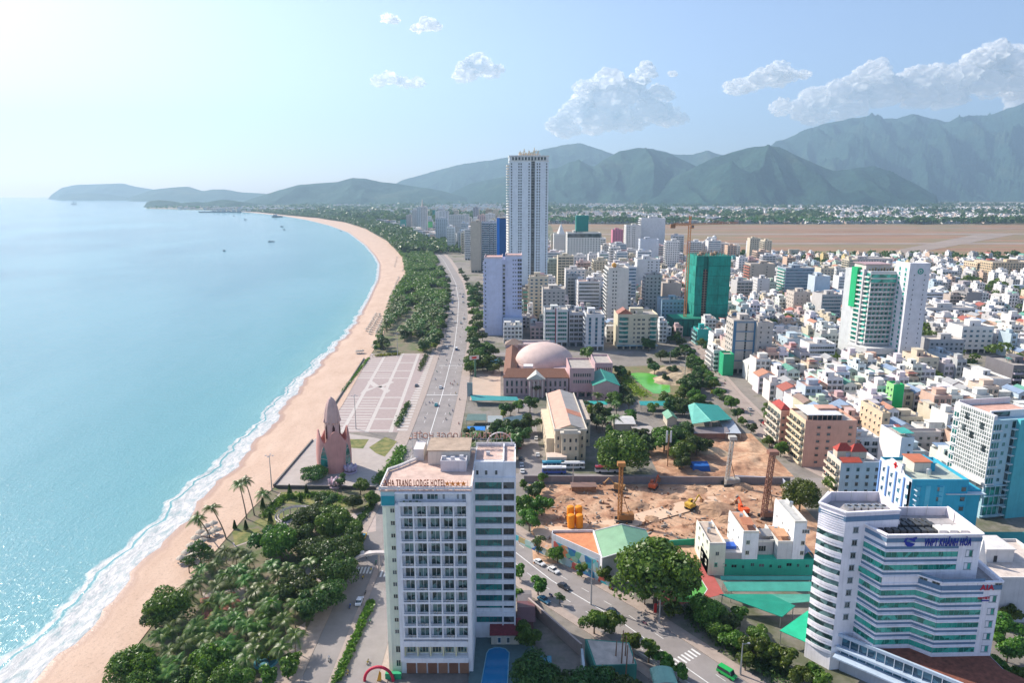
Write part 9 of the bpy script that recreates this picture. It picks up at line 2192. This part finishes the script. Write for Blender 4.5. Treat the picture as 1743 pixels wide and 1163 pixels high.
for i in range(46):
 q=R.choice(STR);x,y=q[0]+R.uniform(-4.6,4.6),q[1]+R.uniform(-5,5)
 if 250<y<620:
  if i%4==0:cn,col=R.choice([('white',(0.7,0.7,0.7)),('silver',(0.4,0.42,0.44)),('dark',(0.04,0.04,0.05)),('red',(0.4,0.03,0.03))]);car(x,y,math.pi/2,col,cn+' car in the long dusty street','cars in the long dusty street')
  else:moto(x,y,R.choice([0.1,3.1]),'@ motorbike in the long dusty street','motorbikes in the long dusty street')
for i,(x,y,c,cn)in enumerate(((4.6,281,(0.7,0.7,0.7),'white'),(4.4,288,(0.6,0.62,0.64),'silver'),(12,300,(0.7,0.7,0.7),'white'),(3.8,296,(0.05,0.05,0.06),'black'),(12,322,(0.7,0.7,0.68),'white'),(3.6,310,(0.35,0.04,0.03),'dark red'),(3.5,330,(0.5,0.52,0.55),'silver'))):
 car(x,y,math.pi/2,c,'%s car parked in the lane beside the colonial building%s'%(cn,', nearest the hotel' if i<2 else ''),'cars parked in the lane')
# buses
def bus(px,py,low,up,stripe,lab):
 x,y=U(px,py);t=thing('bus',lab,'bus',(x,y,0.05),rad(1));L=10.5;b=MB();b.box(-L/2,L/2,-1.25,1.25,0.4,1.55);b.build('lower_body',m_car,t,low);b=MB();b.box(-L/2+0.1,L/2-0.1,-1.2,1.2,1.55,2.6);b.build('windows',g_dark,t)
 b=MB();b.box(-L/2,L/2,-1.25,1.25,2.6,3.1);b.box(-L/2+1.5,L/2-2,-0.7,0.7,3.1,3.35);b.build('roof',m_car,t,up);b=MB()
 for i in range(6):b.box(-L/2+0.2+i*1.95,-L/2+0.35+i*1.95,-1.26,1.26,1.55,2.6)
 b.build('pillar',m_car,t,stripe)
 for sx in(-3.3,3.3):
  for s in(-1,1):b=MB();b.rod((sx,s*1.27,0.5),(sx,s*1.0,0.5),0.5,12);b.build('wheel',m_tyre,t)
bus(943,797,(0.66,0.68,0.72),(0.05,0.25,0.36),(0.7,0.7,0.7),'white bus with a teal roof, rear left of the parked buses');bus(943,806,(0.04,0.09,0.36),(0.70,0.72,0.75),(0.05,0.1,0.35),'white and deep blue bus parked nearest the site wall');bus(975,798,(0.70,0.71,0.70),(0.70,0.71,0.72),(0.6,0.6,0.6),'all white bus parked before the colonial building');bus(1033,804,(0.70,0.68,0.68),(0.45,0.04,0.05),(0.4,0.04,0.04),'red and white bus parked under the huge green tree')
# people on the sand, promenade and pavements
gpp='people on the beach'
def sand_where(y):return 'on the sand below the leaning palms' if y<300 else 'on the sand beside the square' if y<520 else 'on the sand by the umbrella rows'
for i in range(110):
 y=158+560*R.random()**1.2;xs=float(shore_x(y));x=xs+R.uniform(1,20)
 person(x,y,R.choice([F_ST,F_WK]),R.uniform(0,6.28),'small figure in a @ shirt '+sand_where(y),gpp,0.05)
for(px,py,l)in((118,1100,'figure in dark clothes standing at the foam edge near the lower left'),(182,1104,'figure in a red and yellow outfit walking on the lower sand'),(181,1006,'first of two bathers in the shallow foam'),(186,1006,'second of two bathers in the shallow foam'),(208,1068,'figure walking along the lower sand beside the trees')):
 x,y=U(px,py);person(x,y,F_ST,R.uniform(0,6),l,None,0.0,('red',(0.5,0.05,0.05)))
for i in range(26):
 x,y=R.uniform(-98,-60),R.uniform(336,506);person(x,y,R.choice([F_ST,F_WK]),R.uniform(0,6.28),'pedestrian in a @ shirt crossing the tiled square','pedestrians on the square',0.07)
for(px,py)in((547,1068),(552,1068),(515,1095),(905,948),(1000,1003),(1085,1010),(1160,1090),(575,806),(630,800),(650,820)):
 x,y=U(px,py);person(x,y,F_WK,R.uniform(0,6),'pedestrian in a @ shirt '+('on the boulevard pavement' if px<560 else 'on the tower terrace' if px<700 else 'on the avenue pavement'),'pedestrians on pavements',0.15 if px>600 or px<560 else 0.62)
x,y=U(1112,1048);t=thing('banner','red vertical banner beside the avenue kerb','banner',(x,y,0));b=MB();b.rod((0,0,0),(0,0,4),0.05,5);b.build('pole',m_steel,t);b=MB();b.box(0.06,0.9,-0.03,0.03,0.8,3.8);b.build('cloth',m_flat,t,(0.6,0.02,0.02))
# umbrellas on the sand
b=MB();b.lathe(0,0,[(1.7,2.0),(1.1,2.45),(0.05,3.0)],10);b.lathe(0,0,[(1.7,2.0),(1.68,1.85)],10);me_um=b.mesh('canopy',[M('thatch',(0.50,0.44,0.36),0.9,0.3,2.0)]);b.__init__();b.rod((0,0,0),(0,0,2.9),0.06,5);me_up=b.mesh('pole',[m_bark]);b.__init__()
for s in(-0.75,0.75):b.box(s-0.3,s+0.3,-0.9,0.6,0.25,0.4);b.hexa([(s-.3,0.6,0.25),(s+.3,0.6,0.25),(s+.3,1.2,0.65),(s-.3,1.2,0.65),(s-.3,0.6,0.4),(s+.3,0.6,0.4),(s+.3,1.15,0.8),(s-.3,1.15,0.8)])
me_lo=b.mesh('lounger',[M('lounger_cushion',(0.6,0.6,0.58),0.8,0.1,1.0)])
def umbrella(x,y,lab,grp):
 t=thing('beach_umbrella',lab,'umbrella',(x,y,0.15),R.uniform(0,6.28),grp);link('canopy',me_um,t);link('pole',me_up,t)
 l=link('sun_lounger',me_lo,None,None,(x+0.3,y-0.3,0.15),rz=1.57+R.uniform(-.1,.1));tag(l,'pair of pale loungers '+lab.split(' umbrella ')[-1],'loungers','loungers '+grp)
for(a,b_,n,w_)in(((679,474),(661,516),16,'in the upper umbrella rows'),((685,474),(673,513),16,'in the upper umbrella rows'),((690,486),(684,505),8,'in the upper umbrella rows'),((640,538),(625,564),9,'in the middle umbrella block'),((647,538),(629,569),10,'in the middle umbrella block'),((653,545),(640,570),9,'in the middle umbrella block'),((637,587),(650,590),5,'at the corner of the square'),((635,592),(647,595),4,'at the corner of the square'),((607,603),(617,602),4,'standing apart beside the hedge of the square'),((672,455),(676,440),5,'scattered at the far grove edge'),((686,462),(688,445),5,'scattered at the far grove edge')):
 for i in range(n):
  u=i/max(1,n-1);x,y=U(a[0]+(b_[0]-a[0])*u,a[1]+(b_[1]-a[1])*u);umbrella(x+R.uniform(-.5,.5),y+R.uniform(-.8,.8),'thatched beach umbrella '+w_,'umbrellas '+w_)
for(px,py)in((352,905),(364,900),(342,915),(354,918),(334,925),(345,930),(326,938),(338,943),(318,950),(367,912),(330,955),(310,960)):
 x,y=U(px,py);umbrella(x,y,'pale beach umbrella in the cluster under the leaning palms','umbrellas under the leaning palms')
# lamp masts
def mast(px,pyb,pyt,lab,heads=4):
 x,y=U(px,pyb);H=ZAT(pyt,y);t=thing('lamp_mast',lab,'lamp post',(x,y,0));b=MB();b.rod((0,0,0),(0,0,H),0.28,8,r2=0.12);b.build('pole',m_steel,t)
 for i in range(heads):a=i*6.283/heads;b=MB();b.rod((0,0,H-0.3),(1.5*math.cos(a),1.5*math.sin(a),H),0.07,4);b.box(1.5*math.cos(a)-0.3,1.5*math.cos(a)+0.3,1.5*math.sin(a)-0.2,1.5*math.sin(a)+0.2,H-0.1,H+0.15);b.build('lamp_head',m_steel,t)
mast(606,731,674,'tall lamp mast at the near end of the square');mast(677,607,568,'tall lamp mast at the far end of the square');mast(463,836,776,'tall lamp mast on the beach edge beside the tower terrace');mast(1006,1030,952,'tall lamp post on the near side of the avenue beside the mural',1);mast(1122,1062,1000,'grey lamp post below the huge tree by the avenue',2);mast(1260,1150,1096,'lamp post at the avenue bottom near the green taxi',1)
mast(975,830,790,'thin lamp post beside the parked buses',1);mast(1165,652,600,'bare mast beside the shaded street crossing',2);mast(1140,620,598,'short mast behind the pond',1)
for i,(px,pyb,pyt)in enumerate(((1046,1150,1092),(1056,1163,1075),(1062,1150,1085),(1075,1163,1110),(1064,1170,1100))):
 x,y=U(px,pyb);H=ZAT(pyt,y);t=thing('timber_pole',('leftmost','second','tallest middle','rightmost','shortest')[i]+' brown timber pole of the cluster beside the warehouse','pole',(x,y,0));b=MB();b.rod((0,0,0),(0.3,0.2,H),0.22,6,r2=0.14);b.build('pole',M('timber_brown',(0.26,0.15,0.10),0.9,0.3,1.0),t)
for i,(a,b_)in enumerate((((1090,1078),(1190,1163)),)):
 pass
for i in range(10):
 px,py=1130+i*17,1085+i*14.5
# canal of low garden fences along the avenue
wall('garden_fence','low pale fence between the avenue pavement and the roadside gardens',[(AV[-6][0]-16,AV[-6][1]-4)]+[(AV[-8][0]-15,AV[-8][1])]if False else[U(1075,1110),U(1180,1175)],1.0,0.2,(0.45,0.44,0.42))
# boats, ship, pier
def boat(px,py,L,lab,col,sail=False,cabin=True):
 L*=0.6;x,y=U(px,py,-0.4);t=thing('boat',lab,'boat',(x,y,-0.5),R.uniform(-.4,.4));b=MB();w=L*0.14
 b.prism([(-L/2,-w),(L*0.25,-w),(L/2,0),(L*0.25,w),(-L/2,w)],0,L*0.10+0.6);b.build('hull',m_flat,t,col)
 if cabin:b=MB();b.box(-L*0.35,0,-w*0.7,w*0.7,L*0.10+0.6,L*0.10+0.6+L*0.14);b.build('cabin',m_flat,t,(0.4,0.42,0.44))
 b=MB();b.rod((L*0.1,0,0.5),(L*0.1,0,L*0.5),0.12,5);b.build('mast',m_steel,t)
 if sail:b=MB();b.hexa([(L*0.1,-0.1,L*0.2),(L*0.6,-0.1,L*0.2),(L*0.6,0.1,L*0.2),(L*0.1,0.1,L*0.2),(L*0.1,-0.1,L*1.5),(L*0.14,-0.1,L*1.5),(L*0.14,0.1,L*1.5),(L*0.1,0.1,L*1.5)]);b.build('sail',m_flat,t,(0.5,0.5,0.5))
boat(382,427,12,'dark fishing boat alone in the middle of the bay',(0.05,0.08,0.12));boat(460,411.5,16,'left boat of the close pair near the beach bend',(0.06,0.10,0.13));boat(465,411.5,13,'right boat of the close pair near the beach bend',(0.08,0.08,0.1));boat(480,386,20,'boat left of the beach bend, the farther of two',(0.10,0.12,0.14));boat(484,391,14,'small boat under the farther one at the beach bend',(0.08,0.1,0.12));boat(418,374,22,'small boat between the pier and the dark ship',(0.12,0.14,0.16));boat(398,368,20,'faint boat in front of the long pier',(0.2,0.22,0.24));boat(580,393,12,'small boat close to the sand at the bend',(0.08,0.1,0.12))
boat(124,348,60,'left sailing boat of the pair under the far islands',(0.3,0.3,0.3),True);boat(129,348,55,'right sailing boat of the pair under the far islands',(0.3,0.3,0.3),True)
boat(472,369.5,90,'long dark ship moored off the far beach',(0.04,0.09,0.12))
x0,y0_=U(338,361.5);x1,y1_=U(406,360.5);t=thing('pier','long dark pier reaching into the bay from the far headland','pier',(x0,y0_,0));b=MB();b.box(0,x1-x0+60,0,40,-0.5,6);b.build('deck',m_paint,t,(0.12,0.16,0.18));b=MB()
for i in range(8):b.box(80+i*32,98+i*32,10,30,6,14+(i%3)*4)
b.build('shed',m_paint,t,(0.5,0.5,0.5))
r=random.Random(5);b=MB()
for i in range(240):
 px=r.uniform(300,470);py=r.uniform(350,357);x,y=U(px,py);s=r.uniform(12,34);b.box(x,x+s,y,y+s,0,r.uniform(6,14),r.randrange(3),skip=(0,))
o=b.build('headland_houses',farm[:3],kind='stuff');o['label']='pale houses of the fishing village on the headland'
pts=[U(r.uniform(250,700),r.uniform(343,356))for _ in range(900)]
clump_stuff('headland_trees',[p for p in pts if 2000<p[1]<9000],7,13,m_leafd,8,0.8,'trees on the far headland')
